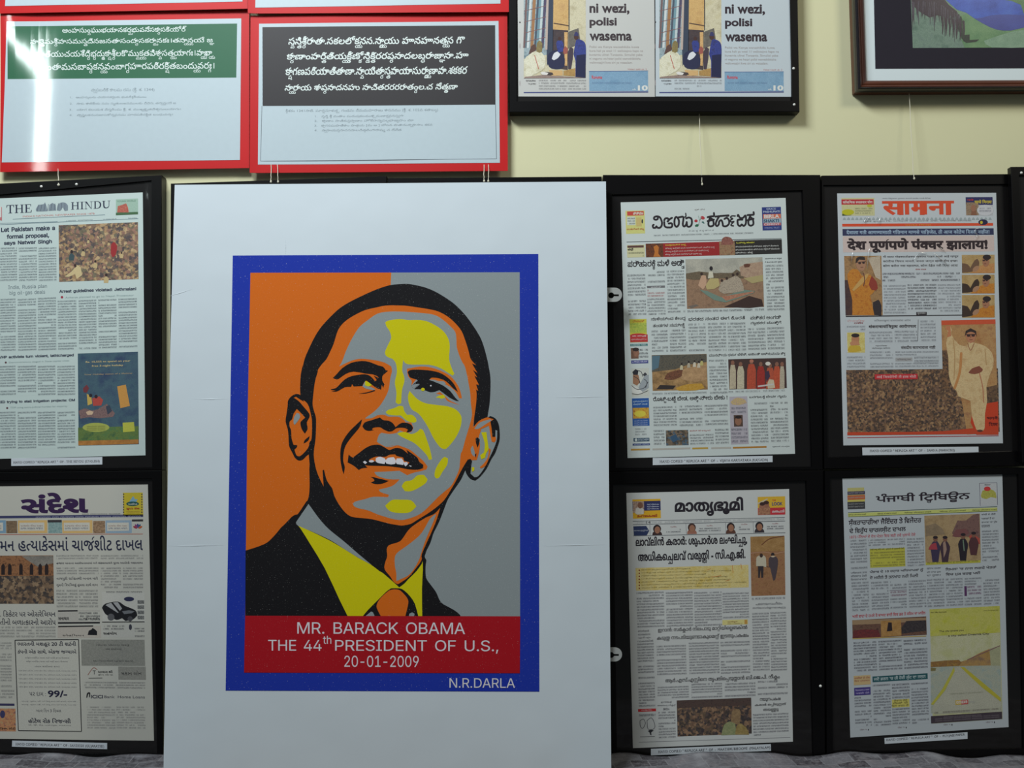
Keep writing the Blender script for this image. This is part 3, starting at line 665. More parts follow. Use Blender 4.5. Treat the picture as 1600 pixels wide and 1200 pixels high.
# ------------------------------------------------------------------ printed layers
class Print:
    """flat printed shapes given in photo pixels, laid on a real plane in thin layers of ink or paper"""
    STEP = 0.00007

    def __init__(self, plane, base=0.0):
        self.pl, self.base = plane, base
        self.v, self.f, self.mi, self.mats, self.uvs, self.k = [], [], [], [], [], 0

    def _m(self, m):
        if m not in self.mats:
            self.mats.append(m)
        return self.mats.index(m)

    def tris(self, vs, fs, m, lay=0, uv=None):
        b = len(self.v)
        k = self._m(m)
        self.k = (self.k + 1) % 5
        off = self.base + lay * self.STEP + self.k * 0.000012       # successive marks never lie in exactly one plane
        for i, (x, y) in enumerate(vs):
            self.v.append(self.pl.at(x, y, off))
            self.uvs.append(uv[i] if uv else (x / 100.0, -y / 100.0))
        for f in fs:
            a = [vs[i] for i in f]
            ar = area2(a)
            if abs(ar) < 1e-9:
                continue
            self.f.append(tuple(b + i for i in (f if ar < 0 else f[::-1])))
            self.mi.append(k)
        return self

    def poly(self, pts, m, lay=0, smooth=0, corner=50.0):
        if smooth:
            pts = smooth_loop(pts, smooth, corner)
        v, f = fill([pts])
        return self.tris(v, f, m, lay)

    def quad(self, q, m, lay=0, uv=None, n=6):
        """q: four corners (tl, tr, br, bl); subdivided"""
        vs, uvs, fs = [], [], []
        for j in range(n + 1):
            for i in range(n + 1):
                s, t = i / n, j / n
                x = (q[0][0] * (1 - s) + q[1][0] * s) * (1 - t) + (q[3][0] * (1 - s) + q[2][0] * s) * t
                y = (q[0][1] * (1 - s) + q[1][1] * s) * (1 - t) + (q[3][1] * (1 - s) + q[2][1] * s) * t
                vs.append((x, y))
                if uv:
                    uvs.append((uv[0] + (uv[2] - uv[0]) * s, uv[1] + (uv[3] - uv[1]) * t))
        for j in range(n):
            for i in range(n):
                a = j * (n + 1) + i
                fs.append((a, a + 1, a + n + 2, a + n + 1))
        return self.tris(vs, fs, m, lay, uvs if uv else None)

    def line(self, a, b, w, m, lay=0):
        dx, dy = b[0] - a[0], b[1] - a[1]
        l = math.hypot(dx, dy) or 1e-9
        nx, ny = -dy / l * w / 2, dx / l * w / 2
        return self.tris([(a[0] + nx, a[1] + ny), (b[0] + nx, b[1] + ny), (b[0] - nx, b[1] - ny), (a[0] - nx, a[1] - ny)], [(0, 1, 2, 3)], m, lay)

    def ell(self, cx, cy, rx, ry, m, lay=0, rot=0.0, n=18):
        c, s = math.cos(rot), math.sin(rot)
        pts = []
        for i in range(n):
            a = 2 * math.pi * i / n
            x, y = rx * math.cos(a), ry * math.sin(a)
            pts.append((cx + x * c - y * s, cy + x * s + y * c))
        return self.tris(pts, [tuple(range(n))], m, lay)

    def stroke(self, pts, w, m, lay=0, smooth=4):
        """pen stroke along an open path; w a number or one width per point"""
        ws = w if isinstance(w, (list, tuple)) else [w] * len(pts)
        P = [Vector(p) for p in pts]
        path = []
        n = len(P)
        for i in range(n - 1):
            p0, p1, p2, p3 = P[max(i - 1, 0)], P[i], P[i + 1], P[min(i + 2, n - 1)]
            for j in range(smooth):
                t = j / smooth
                q = 0.5 * ((2 * p1) + (p2 - p0) * t + (2 * p0 - 5 * p1 + 4 * p2 - p3) * t * t + (3 * p1 - p0 - 3 * p2 + p3) * t ** 3)
                path.append((q, ws[i] * (1 - t) + ws[i + 1] * t))
        path.append((P[-1], ws[-1]))
        side, loops = [], []
        for i, (q, wd) in enumerate(path):
            a = path[max(i - 1, 0)][0]
            b = path[min(i + 1, len(path) - 1)][0]
            d = (b - a)
            d = d.normalized() if d.length > 1e-9 else Vector((1, 0))
            side.append(((q.x - d.y * wd / 2, q.y + d.x * wd / 2), (q.x + d.y * wd / 2, q.y - d.x * wd / 2)))
            if i:
                l = [side[i - 1][0], side[i][0], side[i][1], side[i - 1][1]]
                loops.append(l if area2(l) > 0 else l[::-1])
        for q, wd in (path[0], path[-1]):
            c = [(q.x + wd / 2 * math.cos(k * math.pi / 4), q.y + wd / 2 * math.sin(k * math.pi / 4)) for k in range(8)]
            loops.append(c if area2(c) > 0 else c[::-1])
        v, f = fill(loops)
        return self.tris(v, f, m, lay)

    def text(self, s, x0, y0, x1, y1, m, lay=0, face='sans', emb=0.0, slope=0.0, shear=0.0, fit=None):
        """letters fitted to the box with top left (x0, y0), right edge x1, bottom y1; slope = dy/dx of the line.
        fit: characters whose outline gives the height (default: the line itself)"""
        items, _ = layout(s, face, emb)
        pts = [(v[0] * sx + dx, v[1] * sy + dy) for (vs, fs, dx, dy, sx, sy, cl) in items for v in vs]
        if not pts:
            return self
        bx0, bx1 = min(p[0] for p in pts), max(p[0] for p in pts)
        if fit:
            fp = [v for c in fit for v in glyph_tris(c, face, emb)[1]]
            by0, by1 = min(p[1] for p in fp), max(p[1] for p in fp)
        else:
            by0, by1 = min(p[1] for p in pts), max(p[1] for p in pts)
        kx = (x1 - x0) / max(bx1 - bx0, 1e-6)
        ky = (y1 - y0) / max(by1 - by0, 1e-6)
        for (vs, fs, dx, dy, sx, sy, cl) in items:
            if not fs:
                continue
            q = []
            for v in vs:
                vx = v[0] if cl is None else min(v[0], cl)
                X = (vx * sx + dx - bx0) * kx
                Y = (by1 - (v[1] * sy + dy)) * ky
                q.append((x0 + X + shear * Y, y0 + Y + slope * X))
            self.tris(q, fs, m, lay)
        return self

    def build(self, name, parent, label=None):
        if not self.f:
            return None
        return mesh(name, self.v, self.f, self.mats, parent, self.mi, self.uvs, label)


def slab(name, plane, q, thick, m, parent, label=None, n=8, base=0.0, edge=None):
    """a flat sheet or board: front face fills the quad q (pixels), thickness goes back"""
    vs, fs, mi = [], [], []
    for off in (base, base - thick):
        for j in range(n + 1):
            for i in range(n + 1):
                s, t = i / n, j / n
                x = (q[0][0] * (1 - s) + q[1][0] * s) * (1 - t) + (q[3][0] * (1 - s) + q[2][0] * s) * t
                y = (q[0][1] * (1 - s) + q[1][1] * s) * (1 - t) + (q[3][1] * (1 - s) + q[2][1] * s) * t
                p = plane.at(x, y, base)
                vs.append(p + plane.n * (off - base))
    N = (n + 1) * (n + 1)
    for j in range(n):
        for i in range(n):
            a = j * (n + 1) + i
            fs.append((a, a + n + 1, a + n + 2, a + 1))
            fs.append((N + a, N + a + 1, N + a + n + 2, N + a + n + 1))
            mi += [0, 0]
    rim = [i for i in range(n)] + [j * (n + 1) + n for j in range(n)] + [n * (n + 1) + i for i in range(n, 0, -1)] + [j * (n + 1) for j in range(n, 0, -1)]
    for a, b in zip(rim, rim[1:] + rim[:1]):
        fs.append((a, b, N + b, N + a))
        mi.append(1 if edge else 0)
    return mesh(name, vs, fs, [m, edge] if edge else m, parent, mi, None, label)


def ring(name, plane, qo, qi, prof, m, parent, label=None):
    """picture frame moulding: qo outer, qi inner quad (pixels); prof = list of (0..1 across, height off the plane)"""
    vs, fs = [], []
    K = len(prof)
    for c in range(4):
        o, i = plane.at(*qo[c]), plane.at(*qi[c])
        for (s, h) in prof:
            vs.append(o.lerp(i, s) + plane.n * h)
    for c in range(4):
        d = (c + 1) % 4
        for k in range(K - 1):
            fs.append((c * K + k, c * K + k + 1, d * K + k + 1, d * K + k))
    # back
    for c in range(4):
        d = (c + 1) % 4
        fs.append((c * K + K - 1, c * K, d * K, d * K + K - 1))
    return mesh(name, vs, fs, m, parent, None, None, label)

# ================================================================== the room
wall_m = surface('cream_wall_paint', (206, 203, 166), 0.8, 0.15, var=0.03, scale=3.0, bump=0.12, bump_scale=60.0, bdist=0.001)
black_m = surface('black_frame_lacquer', (7, 6, 7), 0.36, 0.18, var=0.2, scale=10)
film_m = surface('dark_mount_film', (21, 19, 19), 0.4, 0.15, coat=0.6, coat_r=0.06, var=0.15, scale=5, bump=0.2, bump_scale=11, bdist=0.003)
wood_m = surface('dark_red_wood', (78, 38, 20), 0.4, 0.4, var=0.25, scale=30)
wood_dark_m = surface('black_bead_lacquer', (26, 22, 26), 0.25, 0.5, var=0.1)
board_edge_m = surface('board_edge', (150, 150, 150), 0.8)
white_pin_m = surface('white_pin_plastic', (220, 220, 214), 0.3)
string_m = surface('white_cotton_string', (205, 200, 180), 0.9)
steel_m = surface('dull_grey_metal', (150, 152, 150), 0.4, 0.5, var=0.08)
table_m = surface('brown_table_wood', (96, 66, 44), 0.5, var=0.2)
floor_m = surface('grey_floor_tile', (120, 112, 104), 0.5, var=0.1)


def box(name, x0, y0, z0, x1, y1, z1, m, parent=None, label=None):
    v = [(x, y, z) for x in (x0, x1) for y in (y0, y1) for z in (z0, z1)]
    f = [(0, 1, 3, 2), (4, 6, 7, 5), (0, 4, 5, 1), (2, 3, 7, 6), (0, 2, 6, 4), (1, 5, 7, 3)]
    return mesh(name, v, f, m, parent, None, None, label)


for nm, bx, m in (('wall_back', (-3.2, 0, 0, 3.2, 0.12, 3.6), wall_m), ('floor', (-3.2, -3.6, -0.05, 3.2, 0.12, 0), floor_m)):
    o = box(nm, *bx, m)
    o['kind'] = 'structure'
    o['label'] = {'wall_back': 'cream painted wall behind the hanging frames', 'floor': 'grey floor under the table'}[nm]
    o['category'] = {'wall_back': 'wall', 'floor': 'floor'}[nm]

tb = thing('display_table', 'long brown table under newspaper sheets, along the wall below the frames', 'table', (0, -0.3, 0))
box('table_top', -1.35, -0.62, TABLE_Z - 0.03, 1.45, -0.002, TABLE_Z - 0.002, table_m, tb)
for lx in (-1.3, 1.36):
    for ly in (-0.58, -0.06):
        box('leg', lx, ly, 0, lx + 0.05, ly + 0.05, TABLE_Z - 0.03, table_m, tb)

# ================================================================== pages and frames
TI = {'H1': (0, 260, 5.0), 'H2': (0, 480, 4.443), 'G1': (0, 720, 5.0), 'G2': (0, 940, 4.614),
      'K1': (930, 260, 4.571), 'K2': (930, 480, 4.446), 'M1': (930, 720, 4.571), 'M2': (930, 940, 4.571),
      'R1': (1260, 260, 4.615), 'R2': (1260, 480, 4.444), 'P1': (1260, 720, 4.615), 'P2': (1260, 940, 4.615),
      'S': (780, 0, 3.333), 'S2': (800, 0, 6.957), 'A': (0, 0, 4.0), 'B': (380, 0, 3.81), 'W': (1200, 0, 4.0),
      'K3': (960, 300, 10.667), 'K4': (1100, 300, 10.667), 'M3': (980, 760, 6.154), 'R3': (1310, 300, 6.154),
      'P3': (1310, 740, 6.154), 'H3': (120, 540, 7.055), 'H4': (0, 300, 12.0), 'px': (0, 0, 1.0)}


def T(tile, *p):
    ox, oy, s = TI[tile]
    if len(p) == 1:
        return [(ox + x / s, oy + y / s) for x, y in p[0]]
    return (ox + p[0] / s, oy + p[1] / s)


class Page:
    def __init__(self, parent, plane, q, paper, name='newspaper_page', ink_c=(40, 42, 52), base=0.0008):
        self.q, self.plane, self.paper, self.ink_c, self.base = q, plane, paper, ink_c, base
        self.o = slab(name, plane, q, 0.0004, flat(*paper, 0.6, 0.3, 0.03, 20.0, 0.15, 0.2), parent, base=base)
        self.ink = flat(*ink_c, 0.6, 0.3, 0.15, 60)

    def slope(self, y):
        q = self.q
        t = (y - q[0][1]) / (q[3][1] - q[0][1])
        a = (q[1][1] - q[0][1]) / (q[1][0] - q[0][0])
        b = (q[2][1] - q[3][1]) / (q[2][0] - q[3][0])
        return a * (1 - t) + b * t

    def shear(self, x):
        q = self.q
        t = (x - q[0][0]) / (q[1][0] - q[0][0])
        a = (q[3][0] - q[0][0]) / (q[3][1] - q[0][1])
        b = (q[2][0] - q[1][0]) / (q[2][1] - q[1][1])
        return a * (1 - t) + b * t

    def boxq(self, tile, x0, y0, x1, y1):
        (ax, ay), (bx, by) = T(tile, x0, y0), T(tile, x1, y1)
        w, h = bx - ax, by - ay
        s0, s1 = self.slope(ay), self.slope(by)
        k0, k1 = self.shear(ax), self.shear(bx)
        return [(ax, ay), (bx, ay + s0 * w), (bx + k1 * h, by + s1 * w), (ax + k0 * h, by)]

    def pr(self):
        return Print(self.plane, self.base)

    def put(self, P, name, label=None):
        return P.build(name, self.o, label)

    def head(self, tile, x0, y0, x1, y1, s, m=None, emb=0.012, face='sans', name='headline', lay=2, fit=None, P=None):
        (ax, ay), (bx, by) = T(tile, x0, y0), T(tile, x1, y1)
        own = P is None
        P = P or self.pr()
        P.text(s, ax, ay, bx, by, m or self.ink, lay, face, emb, self.slope(ay), self.shear(ax), fit)
        if own:
            self.put(P, name)
        return P

    def col(self, tile, x0, y0, x1, y1, lh=4.4, inkc=None, paper=None, dens=0.8, gap=0.42, name='text_column', lay=1, P=None):
        q = self.boxq(tile, x0, y0, x1, y1)
        w, h = q[1][0] - q[0][0], q[3][1] - q[0][1]
        n = max(1, round(h / lh))
        own = P is None
        P = P or self.pr()
        r = random.Random(int(x0 * 7 + y0 * 13))
        u0, v0 = r.uniform(0, 400), r.randint(0, 300)
        P.quad(q, body_text(paper or self.paper, inkc or self.ink_c, dens, gap), lay, (u0, v0, u0 + w / lh * 1.0, v0 + n), n=2)
        if own:
            self.put(P, name)
        return P

    def cols(self, tile, xs, y0, y1, **k):
        """several columns side by side: xs = list of (x0, x1) or (x0, x1, y0, y1)"""
        for c in xs:
            self.col(tile, c[0], c[2] if len(c) > 2 else y0, c[1], c[3] if len(c) > 2 else y1, **k)

    def block(self, tile, x0, y0, x1, y1, m, lay=1, P=None):
        P = P or self.pr()
        P.quad(self.boxq(tile, x0, y0, x1, y1), m, lay, n=3)
        return P

    def rule(self, tile, x0, y0, x1, y1, w, m, name='rule_line', P=None, lay=2):
        own = P is None
        P = P or self.pr()
        P.line(T(tile, x0, y0), T(tile, x1, y1), w, m, lay)
        if own:
            self.put(P, name)
        return P


def pp(P, tile, pts, m, lay=2, smooth=0):
    return P.poly(T(tile, pts), m, lay, smooth)


def framed(label, outer, film, dist, pins=(), group='black frames of newspaper pages', depth=None, lift=None):
    pl = wall_plane(dist)
    base = pl.at((outer[2][0] + outer[3][0]) / 2, (outer[2][1] + outer[3][1]) / 2)
    t = thing('framed_newspaper', label, 'framed newspaper', base, group)
    ring('frame', pl, outer, film, [(0, -(depth or dist - 0.002)), (0, 0.0035), (0.05, 0.0045), (0.95, 0.0045), (1, 0.0)], black_m, t)
    if lift:
        curl_sheet('mount', pl, film, film_m, t, lift, 0.004, nx=90, ny=90)
    else:
        slab('mount', pl, film, 0.006, film_m, t, n=6)
    for (x, y) in pins:
        pin(pl, x, y, t)
    return t, pl


def curl_sheet(name, plane, q, m, parent, lift, thick=0.0016, base=0.0, nx=40, ny=14):
    """a sheet that bows off its plane: lift(s, t) in metres; the front is smooth, the rim square"""
    vs, fs = [], []
    for side in (0, 1):
        for j in range(ny + 1):
            for i in range(nx + 1):
                s, t_ = i / nx, j / ny
                x = (q[0][0] * (1 - s) + q[1][0] * s) * (1 - t_) + (q[3][0] * (1 - s) + q[2][0] * s) * t_
                y = (q[0][1] * (1 - s) + q[1][1] * s) * (1 - t_) + (q[3][1] * (1 - s) + q[2][1] * s) * t_
                p = plane.at(x, y, base)
                vs.append(p + plane.n * (lift(s, t_) - side * thick))
    N = (nx + 1) * (ny + 1)
    for j in range(ny):
        for i in range(nx):
            a = j * (nx + 1) + i
            fs += [(a, a + nx + 1, a + nx + 2, a + 1), (N + a, N + a + 1, N + a + nx + 2, N + a + nx + 1)]
    rim = list(range(nx)) + [j * (nx + 1) + nx for j in range(ny)] + [ny * (nx + 1) + i for i in range(nx, 0, -1)] + [j * (nx + 1) for j in range(ny, 0, -1)]
    b = len(vs)
    R = len(rim)
    vs += [vs[i] for i in rim] + [vs[N + i] for i in rim]
    for k in range(R):
        fs.append((b + k, b + (k + 1) % R, b + R + (k + 1) % R, b + R + k))
    return mesh(name, vs, fs, m, parent, smooth=True)


def pin(pl, x, y, parent, r=0.003):
    c = pl.at(x, y, 0.0045)
    vs, fs = [], []
    N, R = 10, 4
    for j in range(R + 1):
        a = j / R * math.pi / 2
        for i in range(N):
            b = 2 * math.pi * i / N
            vs.append(c + Vector((r * math.cos(a) * math.cos(b), -r * 0.8 * math.sin(a) , r * math.cos(a) * math.sin(b))))
    for j in range(R):
        for i in range(N):
            fs.append((j * N + i, j * N + (i + 1) % N, (j + 1) * N + (i + 1) % N, (j + 1) * N + i))
    return mesh('rivet', vs, fs, white_pin_m, parent, smooth=True)


def caption(parent, pl, tile, q, s, tx0, tx1, ty0, ty1):
    """paper strip with serif capitals; q four corners in tile units"""
    qq = T(tile, q)
    st = slab('caption_strip', pl, qq, 0.0004, flat(196, 202, 208, 0.6, 0.3, 0.02), parent, base=0.0012, n=2)
    P = Print(pl, 0.0012)
    sl = (qq[1][1] - qq[0][1]) / (qq[1][0] - qq[0][0])
    (ax, ay), (bx, by) = T(tile, tx0, ty0), T(tile, tx1, ty1)
    P.text(s, ax, ay, bx, by, flat(52, 50, 56, 0.6), 1, 'serif', 0.012, sl, 0.0, fit='HD')
    P.build('lettering', st)


GREY_PAPER = (196, 204, 202)

# ------------------------------------------------------------------ English newspaper
def dent(s, t):
    """the film is pulled up along the moulding near the top corner"""
    r = min(1.0, max(0.0, (s - 0.952) / 0.048))
    r = r * r * (3 - 2 * r)
    fade = min(1.0, max(0.0, (0.34 - t) / 0.10))
    return r * (0.0007 + 0.0075 * min(t, 0.26)) * fade



t, pl = framed('black-framed English newspaper page with a crowd photo and blue holiday advert', [(-78, 291.5), (253.6, 274.4), (254, 734), (-85, 738)],
               [(-66, 312), (237, 283), (238, 730), (-68, 734)], 0.028, [(64.5, 291.5), (91.5, 289), (119.5, 288)], lift=dent)
EN = (186, 200, 196)
g = Page(t, pl, [(-48, 312), (223, 300.6), (227.3, 711.4), (-45, 718)], EN, ink_c=(44, 50, 66))
navy = flat(38, 44, 66, 0.6, 0.3, 0.2, 60)
g.head('H1', 50, 303, 248, 368, 'THE', navy, 0.004, 'serif', 'masthead')
g.head('H1', 555, 280, 862, 340, 'HINDU', navy, 0.004, 'serif', 'masthead')
P = g.pr()                                     # engraved crest: two animals round an arch
cg = flat(120, 132, 140, 0.6, 0.3, 0.3, 120)
for pts in ([(280, 335), (300, 300), (340, 295), (350, 280), (360, 300), (372, 350), (330, 352), (285, 352)],
            [(378, 348), (385, 300), (410, 285), (435, 300), (440, 345)],
            [(445, 345), (452, 300), (480, 282), (510, 285), (530, 305), (530, 345), (505, 348), (490, 320), (470, 348)]):
    pp(P, 'H1', pts, cg, 2, 3)
for k in range(9):
    P.line(T('H1', 290 + k * 27, 350 - k * 1.6), T('H1', 300 + k * 26, 300 - k * 2), 0.7, flat(84, 92, 104), 3)
g.put(P, 'crest')
g.head('H1', 178, 384, 738, 398, "INDIA'S NATIONAL NEWSPAPER SINCE 1878", flat(186, 110, 104), 0.0, name='strapline')
P = g.pr()
for (x0, y0, x1, y1) in ((0, 445, 450, 432), (100, 412, 820, 378), (0, 455, 1080, 408)):
    P.line(T('H1', x0, y0), T('H1', x1, y1), 0.8, flat(110, 130, 138), 2)
g.put(P, 'rule_line')
g.col('H1', 300, 428, 1070, 440, 2.8, dens=.6)
P = g.block('H1', 905, 258, 1078, 382, flat(150, 176, 160))
g.block('H1', 905, 362, 1078, 382, flat(70, 100, 70), 2, P)
pp(P, 'H1', [(915, 360), (920, 310), (955, 300), (985, 288), (1000, 320), (1005, 360)], picture(((150, 70, 60), (190, 110, 90)), 40), 3, 2)
g.head('H1', 915, 268, 1060, 280, 'YOUNG WORLD', flat(70, 110, 90), 0.0, P=P)
g.put(P, 'advertisement')
P = g.block('H1', -60, 318, 14, 424, flat(200, 196, 190))
g.block('H1', -60, 400, 14, 424, flat(176, 110, 110), 2, P)
P.line(T('H1', 13, 318), T('H1', 13, 424), 1.0, flat(176, 110, 110), 2)
g.put(P, 'advertisement')
for s, x0, y0, x1, y1 in (('Let Pakistan make a', 8, 478, 430, 514), ('formal proposal,', 52, 532, 384, 574), ('says Natwar Singh', 30, 584, 406, 622)):
    g.head('H1', x0, y0, x1, y1, s, navy, 0.028, 'arial')
P = g.block('H1', 458, 460, 1078, 903, crowd(((78, 66, 62), (150, 120, 84), (112, 88, 72), (176, 150, 110), (60, 56, 62), (134, 98, 84), (96, 92, 74)), 4.2))
pp(P, 'H1', [(868, 610), (890, 590), (915, 620), (905, 690), (880, 710), (866, 680)], flat(150, 48, 50), 2, 2)
pp(P, 'H1', [(505, 860), (560, 820), (600, 770), (630, 790), (640, 850), (600, 880), (585, 840), (540, 862)], flat(196, 176, 132), 2, 2)
pp(P, 'H1', [(575, 770), (590, 760), (600, 780), (585, 792)], flat(60, 44, 42), 3, 2)
for (cx, cy, w) in ((650, 670, 30), (745, 760, 34), (850, 600, 18), (690, 580, 20), (560, 690, 44), (950, 690, 26), (830, 870, 40)):
    pp(P, 'H1', [(cx - w * .5, cy + w), (cx - w * .4, cy), (cx, cy - w * .3), (cx + w * .5, cy + w * .1), (cx + w * .4, cy + w)], flat(186, 164, 120) if w != 44 else flat(62, 80, 84), 2, 2)
    P.ell(*T('H1', cx, cy - w * .55), w * .05, w * .06, flat(52, 42, 42), 3)
g.put(P, 'photograph')
g.cols('H1', [(0, 132), (146, 288), (300, 440)], 632, 900, lh=4.2, dens=.72, gap=.36)
g.head('H1', 64, 930, 366, 966, 'India, Russia plan', flat(96, 110, 118), 0.0, 'arial')
g.head('H1', 74, 974, 352, 1012, 'big oil-gas deals', flat(96, 110, 118), 0.0, 'arial')
g.head('H1', 462, 964, 1064, 995, 'Arrest guidelines violated: Jethmalani', navy, 0.028, 'arial')
P = g.pr()
P.ell(*T('H1', 484, 1022), 2.0, 2.0, flat(150, 50, 66), 2)
g.head('H1', 510, 1018, 1046, 1036, 'Acharya planned to go to Nepal: Prosecutor', flat(130, 150, 150), 0.0, P=P)
g.put(P, 'headline')
g.cols('H2', [(0, 108, -60, 308), (122, 250, -60, 306), (262, 388, -68, 304), (400, 530, -48, 300), (545, 668, -52, 296), (682, 808, -57, 290), (822, 950, -62, 284)], 0, 0, lh=4.2, dens=.72, gap=.36)
g.head('H2', -10, 338, 512, 362, 'VHP activists turn violent, lathicharged', navy, 0.028, 'arial')
P = g.pr()
P.ell(*T('H2', 40, 384), 1.6, 1.6, flat(90, 60, 66), 2)
g.head('H2', 62, 378, 480, 392, 'Demonstrations staged in State capital cities', flat(130, 150, 150), 0.0, P=P)
g.put(P, 'headline')
g.cols('H2', [(0, 108), (122, 250), (262, 384), (398, 520)], 405, 615, lh=4.2, dens=.72, gap=.36)
g.head('H2', -14, 650, 520, 672, 'CID trying to stall irrigation projects: CM', navy, 0.028, 'arial')
P = g.pr()
P.ell(*T('H2', 50, 700), 1.6, 1.6, flat(90, 60, 66), 2)
g.head('H2', 70, 692, 468, 706, 'TDP using extra-judicial hurdles for majority', flat(130, 150, 150), 0.0, P=P)
g.put(P, 'headline')
g.cols('H2', [(0, 108), (122, 250), (262, 384), (398, 520)], 724, 985, lh=4.2, dens=.72, gap=.36)
# holiday advertisement
P = g.block('H2', 540, 322, 958, 962, picture(((46, 62, 92), (66, 92, 104), (58, 78, 98)), 3.0))
g.block('H3', 14, 905, 680, 1050, picture(((60, 92, 60), (96, 116, 60), (70, 110, 70)), 8), 2, P)
g.block('H3', 16, 1050, 680, 1100, picture(((150, 100, 50), (180, 124, 60)), 12), 3, P)
pp(P, 'H3', [(445, 450), (540, 430), (585, 665), (480, 690)], flat(190, 138, 70), 2)
pp(P, 'H3', [(505, 850), (630, 842), (640, 945), (510, 955)], flat(176, 176, 70), 4)
P.ell(*T('H3', 212, 902), 21, 7.2, flat(158, 164, 80), 4)
pp(P, 'H3', [(20, 720), (90, 690), (160, 715), (230, 700), (330, 640), (420, 745), (400, 785), (250, 800), (140, 790), (40, 805)], picture(((64, 52, 62), (130, 104, 100), (96, 70, 76)), 50), 2, 2)
pp(P, 'H3', [(100, 735), (140, 715), (185, 730), (170, 760), (120, 765)], flat(196, 168, 140), 3, 2)
pp(P, 'H3', [(110, 530), (160, 560), (170, 640), (120, 660)], flat(190, 160, 80), 3, 2)
pp(P, 'H3', [(170, 580), (250, 560), (290, 600), (270, 660), (180, 665)], flat(170, 70, 62), 3, 2)
pp(P, 'H3', [(68, 470), (110, 430), (135, 470), (110, 520), (75, 515)], flat(112, 52, 58), 3, 2)
P.ell(*T('H3', 152, 550), 2.6, 2.8, flat(40, 34, 44), 4)
P.ell(*T('H3', 212, 562), 2.6, 2.8, flat(50, 34, 40), 4)
pp(P, 'H3', [(320, 670), (360, 655), (390, 720), (340, 760)], flat(58, 66, 80), 3, 2)
ad = flat(196, 176, 126)
g.head('H3', 98, 172, 590, 196, 'Rs. 15,555 to spend on your', ad, 0.015, P=P, lay=4)
g.head('H3', 165, 215, 512, 240, 'free 3-night holiday', ad, 0.015, P=P, lay=4)
g.head('H3', 80, 312, 610, 332, 'Your Holiday status of a lifetime', flat(170, 150, 120), 0.008, P=P, lay=4)
for k in range(3):
    g.head('H3', 112, 888 + 20 * k, 312, 900 + 20 * k, 'mmnnmm nnmmn', flat(90, 92, 50), 0.0, P=P, lay=5)
g.put(P, 'advertisement')
caption(t, pl, 'H2', [(78, 1050), (710, 1040), (710, 1092), (78, 1102)], 'HAND COPIED " REPLICA ART "  OF - THE HINDU (ENGLISH)', 92, 692, 1070, 1086)

# ------------------------------------------------------------------ Gujarati newspaper
t, pl = framed('black-framed Gujarati newspaper page with purple masthead and black car advert', [(-85, 739), (254, 735), (256, 1188), (-90, 1188)],
               [(-66, 752), (238, 748), (246, 1178), (-66, 1174)], 0.030)
g = Page(t, pl, [(-40, 760.5), (231, 757), (240.6, 1157.4), (-35, 1154)], (186, 184, 174), ink_c=(44, 44, 58))
purple = flat(52, 30, 70, 0.6, 0.3, 0.15, 60)
g.head('G1', 160, 252, 688, 414, 'સંદેશ', purple, 0.045, name='masthead')
g.col('G1', 640, 410, 940, 424, 2.6, dens=.6)
P = g.block('G1', 960, 250, 1115, 430, flat(190, 170, 50))
for k in range(9):
    for xx in (966, 1108):
        P.ell(*T('G1', xx, 262 + k * 20), 1.0, 1.2, flat(70, 60, 60), 2)
pp(P, 'G1', [(1010, 320), (1040, 275), (1055, 300), (1075, 300), (1065, 320)], flat(120, 160, 180), 2, 2)
P.ell(*T('G1', 1036, 336), 10.0, 3.6, flat(30, 80, 76), 3)
g.head('G1', 1000, 330, 1072, 344, 'માઈલ્ડ', flat(200, 200, 190), 0.02, P=P, lay=4)
g.head('G1', 985, 362, 1090, 386, 'સુપર સેલ', flat(150, 40, 30), 0.03, P=P, lay=3)
g.col('G1', 985, 394, 1090, 412, 2.4, (130, 90, 40), (190, 170, 50), P=P, lay=2)
g.put(P, 'advertisement')
P = g.block('G1', -200, 432, 1118, 452, flat(58, 60, 96))
g.head('G1', 280, 436, 1100, 447, 'mnmm nm mnnm mm nmnm mnm nmmn mnmn', flat(150, 150, 170), 0.0, P=P)
g.put(P, 'banner')
P = g.pr()
for (x0, x1, c) in ((-120, 45, (120, 150, 170)), (140, 368, (206, 170, 110)), (486, 722, (206, 170, 110)), (824, 1028, (140, 160, 176))):
    g.block('G1', x0, 466, x1, 566, flat(*c), 1, P)
    g.block('G1', x0 + 12, 484, x1 - 22, 548, flat(196, 192, 180), 2, P)
    g.head('G1', x0 + 22, 500, x1 - 34, 514, 'અજમેર વીમા રાહત', flat(120, 60, 60), 0.0, P=P, lay=3)
    g.head('G1', x0 + 22, 522, x1 - 34, 536, 'રાજ્ય સરકાર બજાર', flat(70, 80, 110), 0.0, P=P, lay=3)
for (x0, x1, cs) in ((48, 134, ((96, 78, 60), (140, 116, 90))), (726, 820, ((110, 84, 62), (170, 140, 110))), (376, 484, ((110, 140, 140), (150, 170, 165)))):
    g.block('G1', x0, 470, x1, 566, picture(cs, 25), 1, P)
g.block('G1', 372, 462, 482, 482, flat(58, 54, 56), 2, P)
g.block('G1', 1030, 458, 1118, 474, flat(58, 54, 56), 2, P)
for k, c in enumerate(((150, 50, 60), (130, 60, 110), (60, 60, 120), (50, 90, 120), (180, 90, 50))):
    a = math.pi * (0.15 + 0.7 * k / 4)
    cx, cy = T('G1', 1076, 525)
    P.ell(cx - 4.5 * math.cos(a), cy - 4.5 * math.sin(a) + 1, 3.4, 1.6, flat(*c), 2, rot=math.atan2(math.sin(a), math.cos(a)))
g.put(P, 'picture_strip')
g.rule('G1', -200, 577, 1116, 572, 1.0, flat(170, 96, 80))
